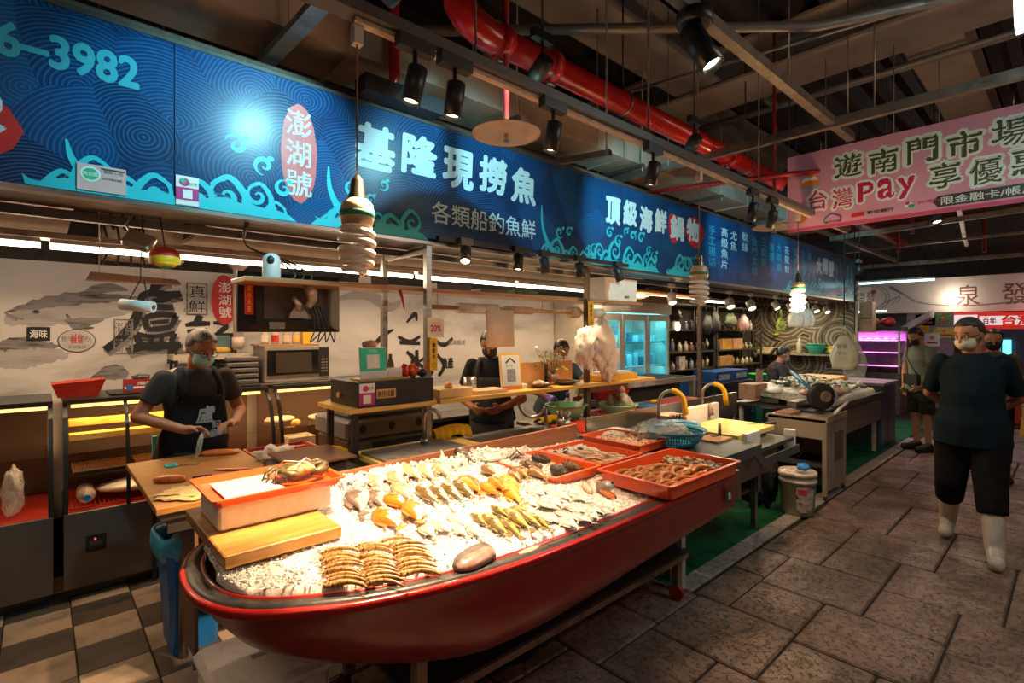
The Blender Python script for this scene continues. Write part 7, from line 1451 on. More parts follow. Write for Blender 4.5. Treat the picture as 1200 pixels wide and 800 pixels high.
 ho = hb.build('hair', look.get('hair_m', mat('black hair', (.012,.01,.009),.45, var=.3, vs=90)), t); md = ho.modifiers.new('thick', 'SOLIDIFY'); md.thickness = .012; md.offset = -1
 if look.get('ponytail'): MB().tube([tuple(Hd(-.09,0,.15)), tuple(Hd(-.14,0,.13)), tuple(Hd(-.16,0,.05)), tuple(Hd(-.15,0,-.04))],[.02,.028,.026,.01],10).build('ponytail', look['hair_m'], t)
 if look.get('mask'):
  mb_ = MB(); mb_.ball(tuple(Hd(.036,0,.048)),.088 * hs, .070 * hs, .066 * hs, 28,18, MH, keep=lambda x, y, z: x > .12 and -.93 < z < .62)
  mo_ = mb_.build('face_mask', look['mask'], t); md = mo_.modifiers.new('thick', 'SOLIDIFY'); md.thickness = .002
  for y in (1,-1): MB().tube([tuple(Hd(.06,.066 * y, .075)), tuple(Hd(.02,.083 * y, .095)), tuple(Hd(-.012,.084 * y, .10))],.0018,5).build('mask_strap', look['mask'], t)
 if look.get('glasses'):
  for y in (1,-1): MB().tube([tuple(Hd(.112,.033 * y + .022 * math.cos(a),.096 + .017 * math.sin(a))) for a in [i * PI / 8 for i in range(17)]],.0024,5).build('glasses_rim', BLK, t); MB().tube([tuple(Hd(.110,.055 * y, .10)), tuple(Hd(.0,.088 * y, .10))],.0018,5).build('glasses_arm', BLK, t)
 return t, W, U, Hd
SKIN1 = SK('tanned skin', (.36,.145,.07)); SKIN2 = SK('lighter skin', (.50,.25,.15))
GREYH = mat('grey hair', (.20,.17,.15),.5, var=.5, vs=80, vscale=(1,1,.2)); BLKH = mat('black hair', (.012,.01,.009),.45, var=.3, vs=90)
DGT = mat('charcoal t shirt', (.045,.038,.036),.85, var=.12, vs=8, bump=.25, bs=18); APR = mat('black apron', (.012,.011,.012),.8, var=.1, bump=.2, bs=15); TEALM = mat('pale teal mask', (.30,.55,.56),.7, var=.04)
WBT = mat('cream rubber boot', (.55,.45,.34),.4, var=.12, vs=8)
# the vendor at the cutting table
v, W, U, Hd = person('grey haired vendor in teal mask and black apron holding plastic film at the cutting table', (.71,3.80), R(-84),1.62,
 dict(lean=.16, head=(0,.42,.22), elbow_r=(.02,-.29,1.10), wrist_r=(.28,-.12,1.03), hand_r=(.45,.85,.05), palm_r=(.4,0,-.9), thumb_r=(.8,.3,.5), curl_r=.75,
  elbow_l=(.02,.28,1.08), wrist_l=(.28,.155,1.04), hand_l=(.45,-.85,.05), palm_l=(.4,0,-.9), thumb_l=(.8,-.3,.5), curl_l=.8),
 SKIN1, dict(shirt=DGT, pants=mat('dark trousers', (.02,.02,.022),.85, var=.1), shoe=WBT, boot=.5, sleeve=.62, hairline=.3, hair_m=GREYH, mask=TEALM, glasses=True, voxel=.008, pants_len=.75))
# apron: bib and skirt in front, straps over the shoulders
def apron(t, W, U, w0=.13, w1=.20, zb=1.30, grow=.0, m=APR):
 rs = []
 for i in range(19):
  z = zb - (zb - .62) * i / 18; wd = w0 + (w1 - w0) * min(1, i / 7); row = []
  for j in range(15):
   f = j / 14 * 2 - 1; y = wd * f; a = min(1, abs(y) / .205); x = (.150 + .01 * math.sin(z * 20 + y * 9) + (.006 if z < 1 else 0)) * math.sqrt(max(0,1 - a * a * .92)); row.append(tuple(W(U(x, y, z))))
  rs.append(row)
 o = MB().rings(rs, False, False, True, False).build('apron', m, t); md = o.modifiers.new('thick', 'SOLIDIFY'); md.thickness = .006
 for y in (1,-1): st_ = MB().rings([[tuple(W(U(x, y * (yy + d), z))) for d in (-.018,.018)] for x, yy, z in ((.138, w0 - .02, zb - .02),(.135, w0 - .022,1.36),(.09, w0 - .03,1.425),(.02, w0 - .035,1.462),(-.08, w0 - .04,1.42),(-.12, w0 - .05,1.33))], False, False, True, False).build('apron_strap', m, t); st_.modifiers.new('thick', 'SOLIDIFY').thickness = .005
apron(v, W, U)
cen = W(U(.163,.02,1.17)); rgt = (W(U(.163,.12,1.17)) - cen).normalized(); upv = (W(U(.163,.02,1.27)) - cen).normalized(); apn = Panel(tuple(cen), tuple(rgt), tuple(upv), v); apn.k = 60; APW = mat('grey apron print', (.32,.31,.3),.7, var=0)
apn.text('盧', 0,.01,.10,.11, APW, .02, shear=.1); apn.text('記', .065,-.06,.05,.05, APW, .02)
f_ = thing('plastic_film', 'clear plastic film bag stretched between the hands of the vendor', 'film', tuple(W((.40,.02,1.0))))
fm = plastic_film('held film', (.6,.62,.62),.3); MB().rings([[tuple(W((.365 + .01 * math.sin(k * 2 + i),-.06 + .15 * i / 8,1.02 + .012 * (i / 8) - k * .02))) for i in range(9)] for k in range(3)], False, False, True, False).build('film_sheet', fm, f_); MB().tube([tuple(W((.365,-.055,1.01))), tuple(W((.40,-.075,.98))), tuple(W((.40,-.085,.92))), tuple(W((.39,-.10,.87)))],[.008,.014,.014,.005],8).build('film_tail', fm, f_)
# the walking man in the aisle
NAVY = mat('dark teal navy t shirt', (.006,.014,.019),.85, var=.2, vs=5, bump=.3, bs=12); BLP = mat('black wet trousers', (.008,.007,.007),.82, var=.25, vs=6, bump=.4, bs=14); CREAMM = mat('cream face mask', (.58,.52,.36),.7, var=.04)
w_, W, U, Hd = person('man in dark teal shirt, cream mask and white rubber boots walking down the aisle', (5.12,.53), R(184),1.70,
 dict(lean=.03, head=(0,.2,-.5), hip=(0,0,.92), elbow_r=(-.12,-.255,1.12), wrist_r=(-.20,-.09,.98), palm_r=(-1,0,0), elbow_l=(-.12,.255,1.12), wrist_l=(-.21,.06,.96), palm_l=(-1,0,0), thumb_r=(0,0,1), thumb_l=(0,0,1),
  knee_l=(.13,.105,.50), ankle_l=(.25,.13,.085), foot_l=(1,.05,0), knee_r=(.02,-.12,.49), ankle_r=(-.24,-.15,.12), foot_r=(1,-.05,-.18)),
 SKIN1, dict(shirt=NAVY, pants=BLP, shoe=mat('white rubber boot', (.52,.44,.37),.38, var=.12, vs=7), boot=.56, sleeve=.86, hem=.78, belly=.05, hairline=.36, hair_m=mat('short dark grey hair', (.03,.027,.025),.6, var=.4, vs=90), mask=CREAMM, glasses=True, voxel=.008, pants_len=.72, pants_w=1.32))
# the man by the blue cabinet
SAGE = mat('sage shirt', (.17,.20,.17),.85, var=.1, vs=8, bump=.2, bs=15); SHORT = mat('dark camouflage shorts', (.035,.032,.024),.85, var=.5, vs=14); BLKM = mat('black face mask', (.01,.01,.011),.7, var=0)
m2, W, U, Hd = person('man in sage shirt and dark shorts with a shoulder bag beside the dark blue cabinet', (8.78,1.42), R(138),1.66,
 dict(lean=.03, head=(0,.5,.1), elbow_r=(.02,-.26,1.08), wrist_r=(.05,-.24,.86), elbow_l=(.02,.25,1.08), wrist_l=(.14,.16,.90)),
 SKIN2, dict(shirt=SAGE, pants=SHORT, pants_name='shorts', shoe=mat('black shoe', (.012,.012,.012),.5, var=0), sleeve=.6, hem=.84, hairline=.36, hair_m=BLKH, mask=BLKM, voxel=.011, pants_len=.46, pants_w=1.18))
BG2 = mat('black bag cloth', (.012,.013,.014),.6, var=.1)
hb_ = thing('shoulder_bag', 'black shoulder bag worn by the man in the sage shirt', 'bag', tuple(W((.1,.12,.95)))); b = MB(); pts = [(.125,-.10,1.02),(.145,.16,1.0)]
c0 = Vector((.155,.06,.90)); b.rings([[tuple(W(c0 + Vector((.0 + dx, yy, zz)))) for yy, zz in ((-.12,0),(.12,0),(.12,.14),(-.12,.14))] for dx in (0,.05)], True, True, False); b.build('bag_body', BG2, hb_)
MB().tube([tuple(W((.17,.16,1.03))), tuple(W((.17,.06,1.12))), tuple(W((.16,-.06,1.27))), tuple(W((.09,-.13,1.39))), tuple(W((0,-.14,1.43)))],.009,6).build('strap', BG2, hb_)
# woman behind the walking man
m3, W, U, Hd = person('dark haired person half hidden behind the walking man in the aisle', (7.6,.62), R(190),1.62, dict(head=(0,.2,0)), SKIN2,
 dict(shirt=mat('olive brown top', (.10,.09,.06),.85, var=.15), pants=BLP, shoe=BG2, sleeve=.7, hairline=.5, hair_m=BLKH, mask=BLKM, voxel=.012))
b = MB(); c0 = W((.1,.34,.52)); b.rings([[(c0.x - .06, c0.y - .14, c0.z),(c0.x + .06, c0.y - .14, c0.z),(c0.x + .06, c0.y + .14, c0.z),(c0.x - .06, c0.y + .14, c0.z)],[(c0.x - .04, c0.y - .11, c0.z + .32),(c0.x + .04, c0.y - .11, c0.z + .32),(c0.x + .04, c0.y + .11, c0.z + .32),(c0.x - .04, c0.y + .11, c0.z + .32)]], True, True, False); tag(b.build('yellow_bag', mat('yellow paper bag', (.55,.34,.06),.6, var=.1)), 'yellow shopping bag behind the walking man', 'bag')
# helpers behind the serving shelf
DBT = mat('black work shirt', (.02,.022,.028),.85, var=.15, bump=.2, bs=14); GAP = mat('dark grey apron', (.06,.06,.065),.8, var=.1)
h1, W, U, Hd = person('helper in black shirt behind the plaque, face hidden by the hanging paper', (2.92,3.45), R(-140),1.62, dict(lean=.12, head=(0,.5,0), elbow_r=(.05,-.27,1.03), wrist_r=(.27,-.12,.98), elbow_l=(.05,.27,1.03), wrist_l=(.27,.12,.98)), SKIN1,
 dict(shirt=DBT, pants=BLP, shoe=BG2, sleeve=.65, hair_m=BLKH, mask=BLKM, voxel=.010)); apron(h1, W, U, m=GAP)
h2, W, U, Hd = person('helper with purple glove leaning over the large green bowl', (3.86,3.62), R(-110),1.55, dict(lean=.32, side=0, head=(0,.45,-.2), elbow_r=(.27,-.36,1.06), wrist_r=(.46,-.25,.985), hand_r=(.75,.1,-.35), palm_r=(0,0,-1), thumb_r=(0,1,0), elbow_l=(.2,.30,1.02), wrist_l=(.40,.10,.98)), SKIN1,
 dict(shirt=mat('slate work shirt', (.06,.075,.085),.85, var=.1), pants=BLP, shoe=BG2, sleeve=.45, hair_m=BLKH, mask=mat('white face mask', (.6,.55,.5),.7, var=0), voxel=.010))
gl_ = MB(); a_ = Vector((.44,-.255,.992)); capsule(gl_, W(a_ - Vector((.03,0,0))), W(a_ + Vector((.06,.01,-.02))),.036,.046); [capsule(gl_, W(a_ + Vector((.07,-.03 + .02 * k, -.025))), W(a_ + Vector((.14,-.035 + .023 * k, -.07))),.0125,.0115) for k in range(4)]; capsule(gl_, W(a_ + Vector((.03,.03,-.02))), W(a_ + Vector((.08,.065,-.05))),.013,.011); solid(gl_, 'purple_glove', mat('purple glove rubber', (.14,.06,.42),.45, var=0),.008, h2)
# seated woman at the clam stall
m5, W, U, Hd = person('seated dark haired woman in red apron at the clam stall facing right', (8.75,3.35), R(-55),1.7, dict(hip=(0,0,.60), lean=.22, head=(0,.35,0), knee_l=(.40,.12,.50), ankle_l=(.42,.12,.085), knee_r=(.40,-.12,.50), ankle_r=(.42,-.12,.085), elbow_r=(.16,-.24,.70), wrist_r=(.36,-.10,.72), elbow_l=(.16,.24,.70), wrist_l=(.36,.10,.72)), SKIN2,
 dict(shirt=mat('dark patterned blouse', (.05,.045,.055),.8, var=.6, vs=14), pants=mat('dark red apron cloth', (.28,.01,.012),.7, var=.1), shoe=BG2, sleeve=1.4, hair_m=BLKH, ponytail=True, mask=mat('blue grey mask', (.2,.26,.32),.7, var=0), voxel=.011))
apron(m5, W, U, m=mat('dark red apron cloth'))
st = thing('stool', 'low round plastic stool under the seated woman', 'stool', (8.75,3.35,0)); MB().lathe([(.15,0),(.11,.36),(.15,.37),(.15,.395)],(8.75,3.35,0),20).build('stool_body', mat('grey green stool', (.12,.16,.13),.5), st)
# ======================= SECOND STALL AND FAR HALL =======================
# grey steel table with vents
gt = thing('steel_trolley', 'grey steel table with vented side panel standing past the white bucket', 'table', (5.75,1.9,0)); GS = mat('warm grey steel', (.36,.29,.23),.45,.3, var=.12, vs=3)
box('drawer_front', 5.46,5.48,1.60,2.12,.58,.78, GS, gt); box('worktop', 5.46,6.08,1.58,2.14,.74,.765, GS, gt); box('side_panel', 5.50,6.06,1.60,1.615,.08,.74, GS, gt); box('far_panel', 6.04,6.06,1.62,2.1,.08,.74, GS, gt); box('back_panel', 5.5,6.04,2.08,2.10,.08,.74, DST, gt)
for x, y in ((5.48,1.61),(5.48,2.09),(6.05,1.61),(6.05,2.09)): MB().box(x - .018, x + .018, y - .018, y + .018,.05,.74).build('leg', GS, gt); MB().cyl((x, y - .012,.028),(x, y + .012,.028),.026, n=12).build('castor', BLK, gt)
for k in range(12): box('vent_slot', 5.74,5.98,1.595,1.60,.34 + k * .024,.35 + k * .024, BLK, gt)
box('tray_lip', 5.46,6.08,1.58,1.60,.765,.80, GS, gt); box('inner_shelf', 5.5,6.04,1.64,2.08,.30,.32, DST, gt); MB().tube([(5.55,1.75,.74),(5.52,1.8,.5),(5.6,1.85,.4),(5.6,1.9,.33)],.008,6).build('hose', BLK, gt)
tag(MB().cyl((5.6,1.56,.83),(6.3,1.64,.86),.014).build('white_rod', WHT), 'white rod across the near corner of the clam stall', 'rod')
# black round sealing wheel
wh = thing('sealing_machine', 'black round wheel machine on the steel table by the clams', 'machine', (6.02,1.82,.80)); q = MB(); q.lathe([(.02,-.04),(.13,-.035),(.14,-.02),(.14,.02),(.13,.035),(.02,.04)],(0,0,0),28); q.v = [(6.0 + a * .75 - c * .5,1.80 + c * .8 - a * .55,.93 + b_) for a, b_, c in q.v]; q.build('wheel', BLK, wh)
q = MB(); q.lathe([(.055,-.06),(.06,.06)],(0,0,0),20); q.v = [(6.0 + a * .75 - c * .5,1.80 + c * .8 - a * .55,.93 + b_) for a, b_, c in q.v]; q.build('hub', mat('brown hub', (.3,.2,.14),.4,.4), wh); MB().box(5.85,6.25,1.74,1.95,.766,.79).build('wheel_base', BLK, wh); MB().cyl((6.1,1.75,.90),(6.35,1.78,.93),.05).build('motor', mat('violet grey plastic', (.30,.26,.34),.4), wh)
# island of clams: table, trays and shells
ci = thing('clam_counter', 'low stall counter with ice and heaped clams beyond the steel table', 'counter', (7.3,2.3,0)); box('counter_top', 6.3,8.4,1.78,2.85,.72,.75, DST, ci); box('front_panel', 6.45,8.4,1.80,1.82,.42,.72, mat('brown panel', (.12,.09,.075),.5), ci)
for x, y in ((6.4,1.85),(8.3,1.85),(6.4,2.8),(8.3,2.8)): box('leg', x - .02, x + .02, y - .02, y + .02,0,.72, mat('pale leg paint', (.5,.42,.36),.5), ci)
box('counter_rim', 6.3,8.42,1.76,1.79,.74,.80, mat('dark rim', (.05,.045,.04),.5), ci)
t = thing('ice_bed', 'pale ice bed spread under the clams', 'ice', (7.3,2.3,.75)); b = MB(); n_ = 30; vs = [(6.34 + 2.0 * i / n_, 1.82 + .98 * j / n_, .77 + (.08 if 0 < i < n_ and 0 < j < n_ else 0) + .02 * MN.noise(Vector((i * .4, j * .4,2))) + .10 * (j / n_)) for i in range(n_ + 1) for j in range(n_ + 1)]; b.add(vs, [(i * (n_ + 1) + j, (i + 1) * (n_ + 1) + j, (i + 1) * (n_ + 1) + j + 1, i * (n_ + 1) + j + 1) for i in range(n_) for j in range(n_)], True); o = b.build('ice_surface', mat('greenish ice', (.45,.46,.36),.3, var=.3, vs=30, bump=.6, bs=60), t); t['kind'] = 'stuff'
shellm = [mat('pale green shell', (.42,.45,.33),.3, var=.35, vs=30), mat('dark blue shell', (.07,.10,.11),.3, var=.3, vs=30), mat('cream shell', (.62,.55,.42),.3, var=.25, vs=30)]
pr = []
for m_ in shellm: b = MB(); b.ball((0,0,0),.038,.03,.018,9,6); pr.append(b.build('shell', m_, None, origin='keep'))
for k in range(220):
 o = pr[k % 3] if k < 3 else pr[(k * 7 + (k // 60)) % 3].copy()
 if k >= 3: COL.objects.link(o)
 x = g.uniform(6.9,8.25); y = g.uniform(1.88,2.7); place(o, (x, y, .87 + .10 * (y - 1.82) + g.uniform(0,.03)), g.uniform(0,6), g.uniform(-.8,.8), g.uniform(-.5,.5)); tag(o, 'shell lying in the clam heap at the second stall', 'shell', 'shells heaped at the second stall')
tag(box('amber_tray', 7.9,8.9,2.30,2.86,.90,.95, mat('amber tray plastic', (.80,.36,.03),.35, var=.06), None, .004), 'wide amber tray behind the clams', 'tray');
for k, (x, y, m_, lb) in enumerate(((6.62,2.1, mat('pink squid', (.5,.25,.2),.35, var=.2), 'pinkish squid pile at the near end of the clam counter'),(6.50,2.45, WHT, 'white foam lump at the near end of the clam counter'),(7.0,1.95, mat('pink squid'), 'pink fish pile at the front of the clam counter'))): lump('seafood_pile', lb, 'seafood', (x, y, .90),.18,.10,.04,.3 * k, m_)
for k, (x, y, z, sx, sy, sz, m_, lb) in enumerate(((6.35,2.35,.767,.3,.22,.05, STEELD, 'steel tray at the rear of the vented table'),(6.2,2.55,.86,.35,.2,.12, mat('kraft board', (.38,.22,.13),.7), 'brown carton at the back of the vented table'),(5.5,1.92,.767,.28,.15,.03, mat('grain heap', (.35,.2,.12),.8, var=.5, vs=60), 'shallow tray of brown shells on the vented table'),(5.9,2.0,.80,.4,.1,.06, STEEL, 'low steel weighing plate on the vented table'))): slab('stall_tray', lb, 'tray', x, x + sx, y, y + sy, z if k != 1 else .801, z + sz, m_)
tag(MB().cyl((6.42,2.0,.93),(6.75,2.35,1.12),.02).build('blue_rod', mat('blue rod', (.02,.22,.42),.5)), 'slanted blue rod in front of the seated woman', 'rod')
t = tag(MB().rings([[(6.60 + .2 * i / 6,2.7, z + .01 * math.sin(i)) for i in range(7)] for z in (.90,1.02,1.13)], False, False, True, False).build('pink_cloth', mat('dusty pink cloth', (.45,.24,.22),.8)), 'dusty pink cloth standing beside the seated woman', 'cloth'); t.modifiers.new('thick', 'SOLIDIFY').thickness = .01
t, p = card('price_notice', 'small white notice on the brown front of the clam counter', (6.60,1.795,.50),(1,0,0),(0,0,1),.22,.20, WHT); [p.rect('text_line', .02,.18,.03 + k * .04,.045 + k * .04, mat('faint print', (.4,.45,.4),.5, var=0)) for k in range(4)]
# dark blue cabinet
bc = thing('blue_cabinet', 'dark blue grey cabinet at the far end of the clam stall', 'cabinet', (8.85,2.2,0)); BCM = mat('dark blue cabinet paint', (.03,.05,.075),.4, var=.2, vs=3); box('cabinet_body', 8.46,9.26,1.80,2.7,.0,.86, BCM, bc, .01); box('cabinet_top', 8.44,9.30,1.77,2.72,.865,.90, mat('brown grey top', (.22,.17,.15),.5), bc); box('door_seam', 8.86,8.865,1.797,1.801,.03,.84, BLK, bc)
# shelf on coil wall with basins and vegetables
ws = thing('wall_shelf', 'narrow shelf on the coil patterned wall', 'shelf', (11.5,3.6,1.18)); box('shelf_board', 11.35,11.79,2.98,4.75,1.13,1.16, mat('dull shelf', (.3,.26,.2),.5), ws); [box('shelf_bracket', 11.5,11.78, y, y + .03,1.0,1.13, BLK, ws) for y in (3.1,3.9,4.6)]
bowl('turquoise basins stacked on the shelf before the coil patterned wall', (11.55,3.55,1.162),.19,.20, mat('turquoise basin plastic', (.05,.52,.42),.35, var=.04), name='turquoise_basin')
crumple('vegetables', 'pale yellow greens heaped on the shelf by the coil wall', 'vegetables', (11.55,3.15,1.23),.09,.18,.09, mat('yellow greens', (.60,.55,.08),.6, var=.4, vs=20),2,30,.8); lump('yellow_fruit', 'yellow fruit hung on the coil wall at left', 'fruit', (11.77,4.4,1.55),.06,.1,.03,1.57, mat('yellow greens')); slab('lit_crate', 'bright yellow crate on the coil wall shelf at its left end', 'crate', 11.4,11.7,4.2,4.65,1.162,1.27, mat('cream crate', (.7,.6,.3),.5))
t = thing('soap_bottle', 'tall clear bottle left of the turquoise basins', 'bottle', (11.5,3.85,1.162)); MB().lathe([(.05,0),(.055,.02),(.055,.22),(.02,.27),(.02,.32)],(11.5,3.85,1.162),14).build('bottle_body', mat('cloudy bottle', (.42,.4,.3),.3), t)
tag(box('steel_post', 11.56,11.62,2.84,2.90,.003,2.2, mat('cream post', (.5,.4,.3),.5)), 'cream corner post at the far end of the blue sign', 'post'); tag(box('steel_post', 11.3,11.34,4.70,4.74,.003,2.2, STEEL), 'steel post at the corner of the coil patterned wall', 'post')
cab = thing('wall_cabinet', 'small open wooden cabinet at the end post under the sign', 'cabinet', (11.7,2.7,1.5)); box('cabinet_frame', 11.64,11.9,2.62,2.83,1.6,2.18, mat('tan cabinet', (.4,.24,.13),.5), cab); box('cabinet_shelf', 11.635,11.64,2.64,2.81,1.85,1.88, DARKW, cab)
# steel shelf with clutter on the back wall
rk = thing('storage_rack', 'tall dark metal rack packed with bottles and boxes on the back wall', 'rack', (9.7,4.6,0)); RM = mat('dark rack metal', (.10,.085,.075),.4,.6)
for x in (7.2,8.95,9.05,11.0): [box('upright', x, x + .03, y, y + .03,0,2.1, RM, rk) for y in (4.4,4.8)]
for z in (.95,1.25,1.62,2.05): [box('rack_shelf', a, c, 4.4,4.83, z, z + .025, RM, rk) for a, c in ((7.2,8.98),(9.05,11.03))]
palette = [((.35,.33,.3), 'grey'),((.05,.06,.08), 'dark'),((.4,.12,.06), 'rust red'),((.12,.15,.22), 'slate blue'),((.55,.48,.4), 'cream'),((.30,.2,.1), 'brown')]
for k in range(54):
 z = (.976,1.276,1.646)[k % 3]; x = 7.3 + 3.6 * ((k // 3) / 18) + g.uniform(-.02,.02); c, cn = palette[g.randrange(6)]; h = g.uniform(.09,.2)
 if 8.88 < x < 9.12: x = 8.86
 t = thing('storage_bottle', '%s bottle among the clutter on the storage rack' % cn, 'bottle', (x, 4.50, z), 'bottles on the storage rack'); MB().lathe([(.03,0),(.038,.01),(.038, h * .7),(.014, h * .88),(.014, h)],(x, 4.50, z),10).build('bottle_body', mat(cn + ' bottle', c, .3, var=.1), t); MB().cyl((x, 4.50, z + h),(x, 4.50, z + h + .015),.016, n=8).build('cap', WHT, t)
for k, (x, w2, z, h, m_, lb) in enumerate(((9.3,.38,1.277,.2, mat('orange carton', (.55,.28,.05),.6), 'orange carton on the right part of the rack, left one'),(9.75,.38,1.277,.2, mat('tan carton', (.5,.26,.14),.6), 'tan carton on the right part of the rack, right one'),(9.2,.5,.977,.18, mat('kraft carton', (.4,.2,.08),.6), 'brown carton low on the right part of the rack'),(7.75,.18,.977,.22, mat('striped box', (.5,.4,.35),.6, var=.6, vs=6), 'striped white and red box low on the rack'))): slab('storage_carton', lb, 'carton', x, x + w2,4.41,4.48, z, z + h, m_)
for k, (x, z, rx, rz, m_, lb) in enumerate(((7.35,1.86,.12,.10, BLK, 'black round pan hanging at the left of the rack'),(8.35,1.72,.12,.18, BG2, 'black bags hanging in front of the rack, left bunch'),(8.62,1.76,.11,.2, BG2, 'black bags hanging in front of the rack, right bunch'),(9.25,1.80,.2,.13, mat('dark green mesh bag', (.06,.08,.05),.6), 'dark green bag hanging right of the black bags'),(9.8,1.76,.14,.16, mat('pink bag film', (.5,.3,.32),.4), 'pink translucent bag hanging near the corner'))): b_ = crumple('hanging_bag', lb, 'bag', (x, 4.25, z), rx, .08, rz, m_, k + 3,18,.4); MB().tube([(x, 4.25, z + rz * .7),(x, 4.25,2.155)],.006,5).build('cord', BLK, b_)
tag(MB().lathe([(.02,0),(.035,.03),(.035,.1),(.02,.14)],(7.5,4.3,1.62),12).build('candle_bulb', mat('lit small bulb', (1,.9,.7),.3, var=0, emit=(1,.75,.45), es=12)), 'small lit bulb under the black pan', 'lamp'); struct(box('trim_13', 7,11.5,4.23,4.27,2.15,2.19, STEELD)); tag(MB().cyl((7.5,4.3,1.75),(7.5,4.3,2.2),.003, n=5).build('cord', BLK), 'thin cord holding the small lit bulb', 'cord')
BC2 = mat('deep blue crate', (.01,.07,.25),.45, var=.1)
for k, (x, lb) in enumerate(((7.92, 'blue crate on the dark bench, left one'),(8.54, 'blue crate on the dark bench, right one'))): t = thing('blue_crate', lb, 'crate', (x + .28,4.1,.9)); box('crate_body', x, x + .56,3.86,4.25,.781,.96, BC2, t); box('crate_label', x + .08, x + .46,3.853,3.86,.83,.91, mat('pale crate label', (.5,.5,.48),.5, var=.5, vs=20), t)
bn = thing('dark_bench', 'dark bench with pale edge frame in front of the storage rack', 'bench', (8.5,4.05,0)); box('bench_front', 7.85,9.2,3.84,3.87,.25,.75, BLK, bn); box('bench_top', 7.85,9.2,3.84,4.28,.755,.78, STEELD, bn); box('bench_edge', 9.20,9.23,3.83,4.28,.2,.78, GS, bn); box('bench_foot', 7.85,9.2,3.86,4.25,0,.25, BLK, bn)
t = thing('green_bucket', 'vivid green plastic bucket at the right of the dark bench', 'bucket', (9.48,3.9,.6)); MB().lathe([(.12,0),(.16,.20),(.17,.20),(.17,.22)],(9.48,3.85,.641),20).build('bucket_body', mat('vivid green plastic', (.03,.60,.06),.35, var=.03), t); tag(box('teal_drum', 9.3,9.66,3.65,4.05,0,.64, mat('dark teal drum', (.01,.10,.09),.5)), 'dark teal drum under the green bucket', 'drum')
t = thing('storage_chest', 'tall blue plastic drawer chest right of the glass door fridge', 'chest', (7.4,4.2,0)); [box('drawer', 7.1,7.7,4.0,4.33,.02 + k * .29,.29 + k * .29, BC2, t) for k in range(3)]
# glass door fridge
fr_ = thing('glass_fridge', 'white two door glass fridge glowing blue with shelves of packets', 'fridge', (6.05,4.4,0)); FW = mat('fridge enamel', (.62,.56,.46),.35, var=.04); X0, X1, Y0 = 5.15,6.95,4.12
box('side_wall', X0, X0 + .05, Y0,4.78,.0,1.85, FW, fr_); box('side_wall', X1 - .05, X1, Y0,4.78,.0,1.85, FW, fr_); box('back_wall', X0 + .05, X1 - .05,4.74,4.78,.0,1.85, FW, fr_); box('top_box', X0 - .02, X1 + .02, Y0 - .03,4.78,1.86,2.03, FW, fr_, .01); box('base_box', X0, X1, Y0,4.78,0,.35, FW, fr_)
for a, c in ((X0 + .05,5.72),(5.74,6.32),(6.34, X1 - .05)):
 d_ = box('door_frame', a, a + .05, Y0 - .03, Y0,.38,1.84, FW, fr_);
 for q in ((c - .05, c, .38,1.84),(a + .05, c - .05,.38,.45),(a + .05, c - .05,1.76,1.84)): box('door_rail', q[0], q[1], Y0 - .03, Y0, q[2], q[3], FW, fr_)
 box('glass_pane', a + .05, c - .05, Y0 - .018, Y0 - .012,.45,1.76, glass('fridge glass', (.6,.92,.96),.2), fr_)
for z in (.75,1.1,1.45): box('inner_shelf', X0 + .06, X1 - .06,4.16,4.72, z, z + .015, mat('cyan shelf', (.3,.6,.62),.4), fr_)
for k in range(33): x = 5.3 + 1.5 * (k % 11) / 10; z = (.766,1.116,1.466)[k // 11]; tag(box('frozen_packet', x - .055, x + .055,4.3,4.5, z, z + g.uniform(.08,.22),[mat('grey packet', (.4,.42,.42),.5, var=.3), mat('dark packet', (.10,.14,.18),.5, var=.3), mat('white packet', (.65,.65,.62),.5, var=.2)][k % 3]), 'packet stacked inside the glass door fridge', 'packet', 'packets in the glass fridge')
MB().cyl((X0 + .1,4.2,1.80),(X1 - .1,4.2,1.80),.012).build('fridge_tube', mat('lit fridge tube', (1,1,1),.3, var=0, emit=(.3,.85,1), es=4), fr_)
[area('fridge_light', (6.05,4.17, z),(R(55),0,0),1.6,.05, e_, (.25,.8,1)) for z, e_ in ((1.80,12),(1.42,6),(1.07,6))]
for k in range(3): tag(box('flat_carton', 5.9 + .12 * k, 7.2 + .1 * k, 3.9 + .03 * k, 4.6,2.031 + k * .025,2.053 + k * .025, mat('kraft cardboard', (.42,.24,.10),.7, var=.15)), 'flattened brown cardboard on top of the fridge, ' + ['lowest', 'middle', 'topmost'][k], 'cardboard');
tag(box('carton', 6.75,7.05,4.05,4.4,2.11,2.27, mat('kraft cardboard')), 'brown carton standing on the flattened cardboard', 'carton')
# grey bench with black top between counter and fridge
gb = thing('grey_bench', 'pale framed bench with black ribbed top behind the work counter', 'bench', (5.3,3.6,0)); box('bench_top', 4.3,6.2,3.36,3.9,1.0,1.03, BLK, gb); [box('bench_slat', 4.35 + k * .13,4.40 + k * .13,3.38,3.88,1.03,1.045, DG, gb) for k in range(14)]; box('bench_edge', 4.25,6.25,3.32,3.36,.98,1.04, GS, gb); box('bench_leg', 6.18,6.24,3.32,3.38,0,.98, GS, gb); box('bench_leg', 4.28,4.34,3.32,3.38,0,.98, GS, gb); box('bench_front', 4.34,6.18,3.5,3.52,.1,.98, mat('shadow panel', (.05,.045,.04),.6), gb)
slab('pale_counter', 'pale grey green counter edge under the right end of the serving shelf', 'counter', 3.7,5.0,3.13,3.18,1.02,1.09, mat('pale green steel', (.45,.46,.38),.4,.2));
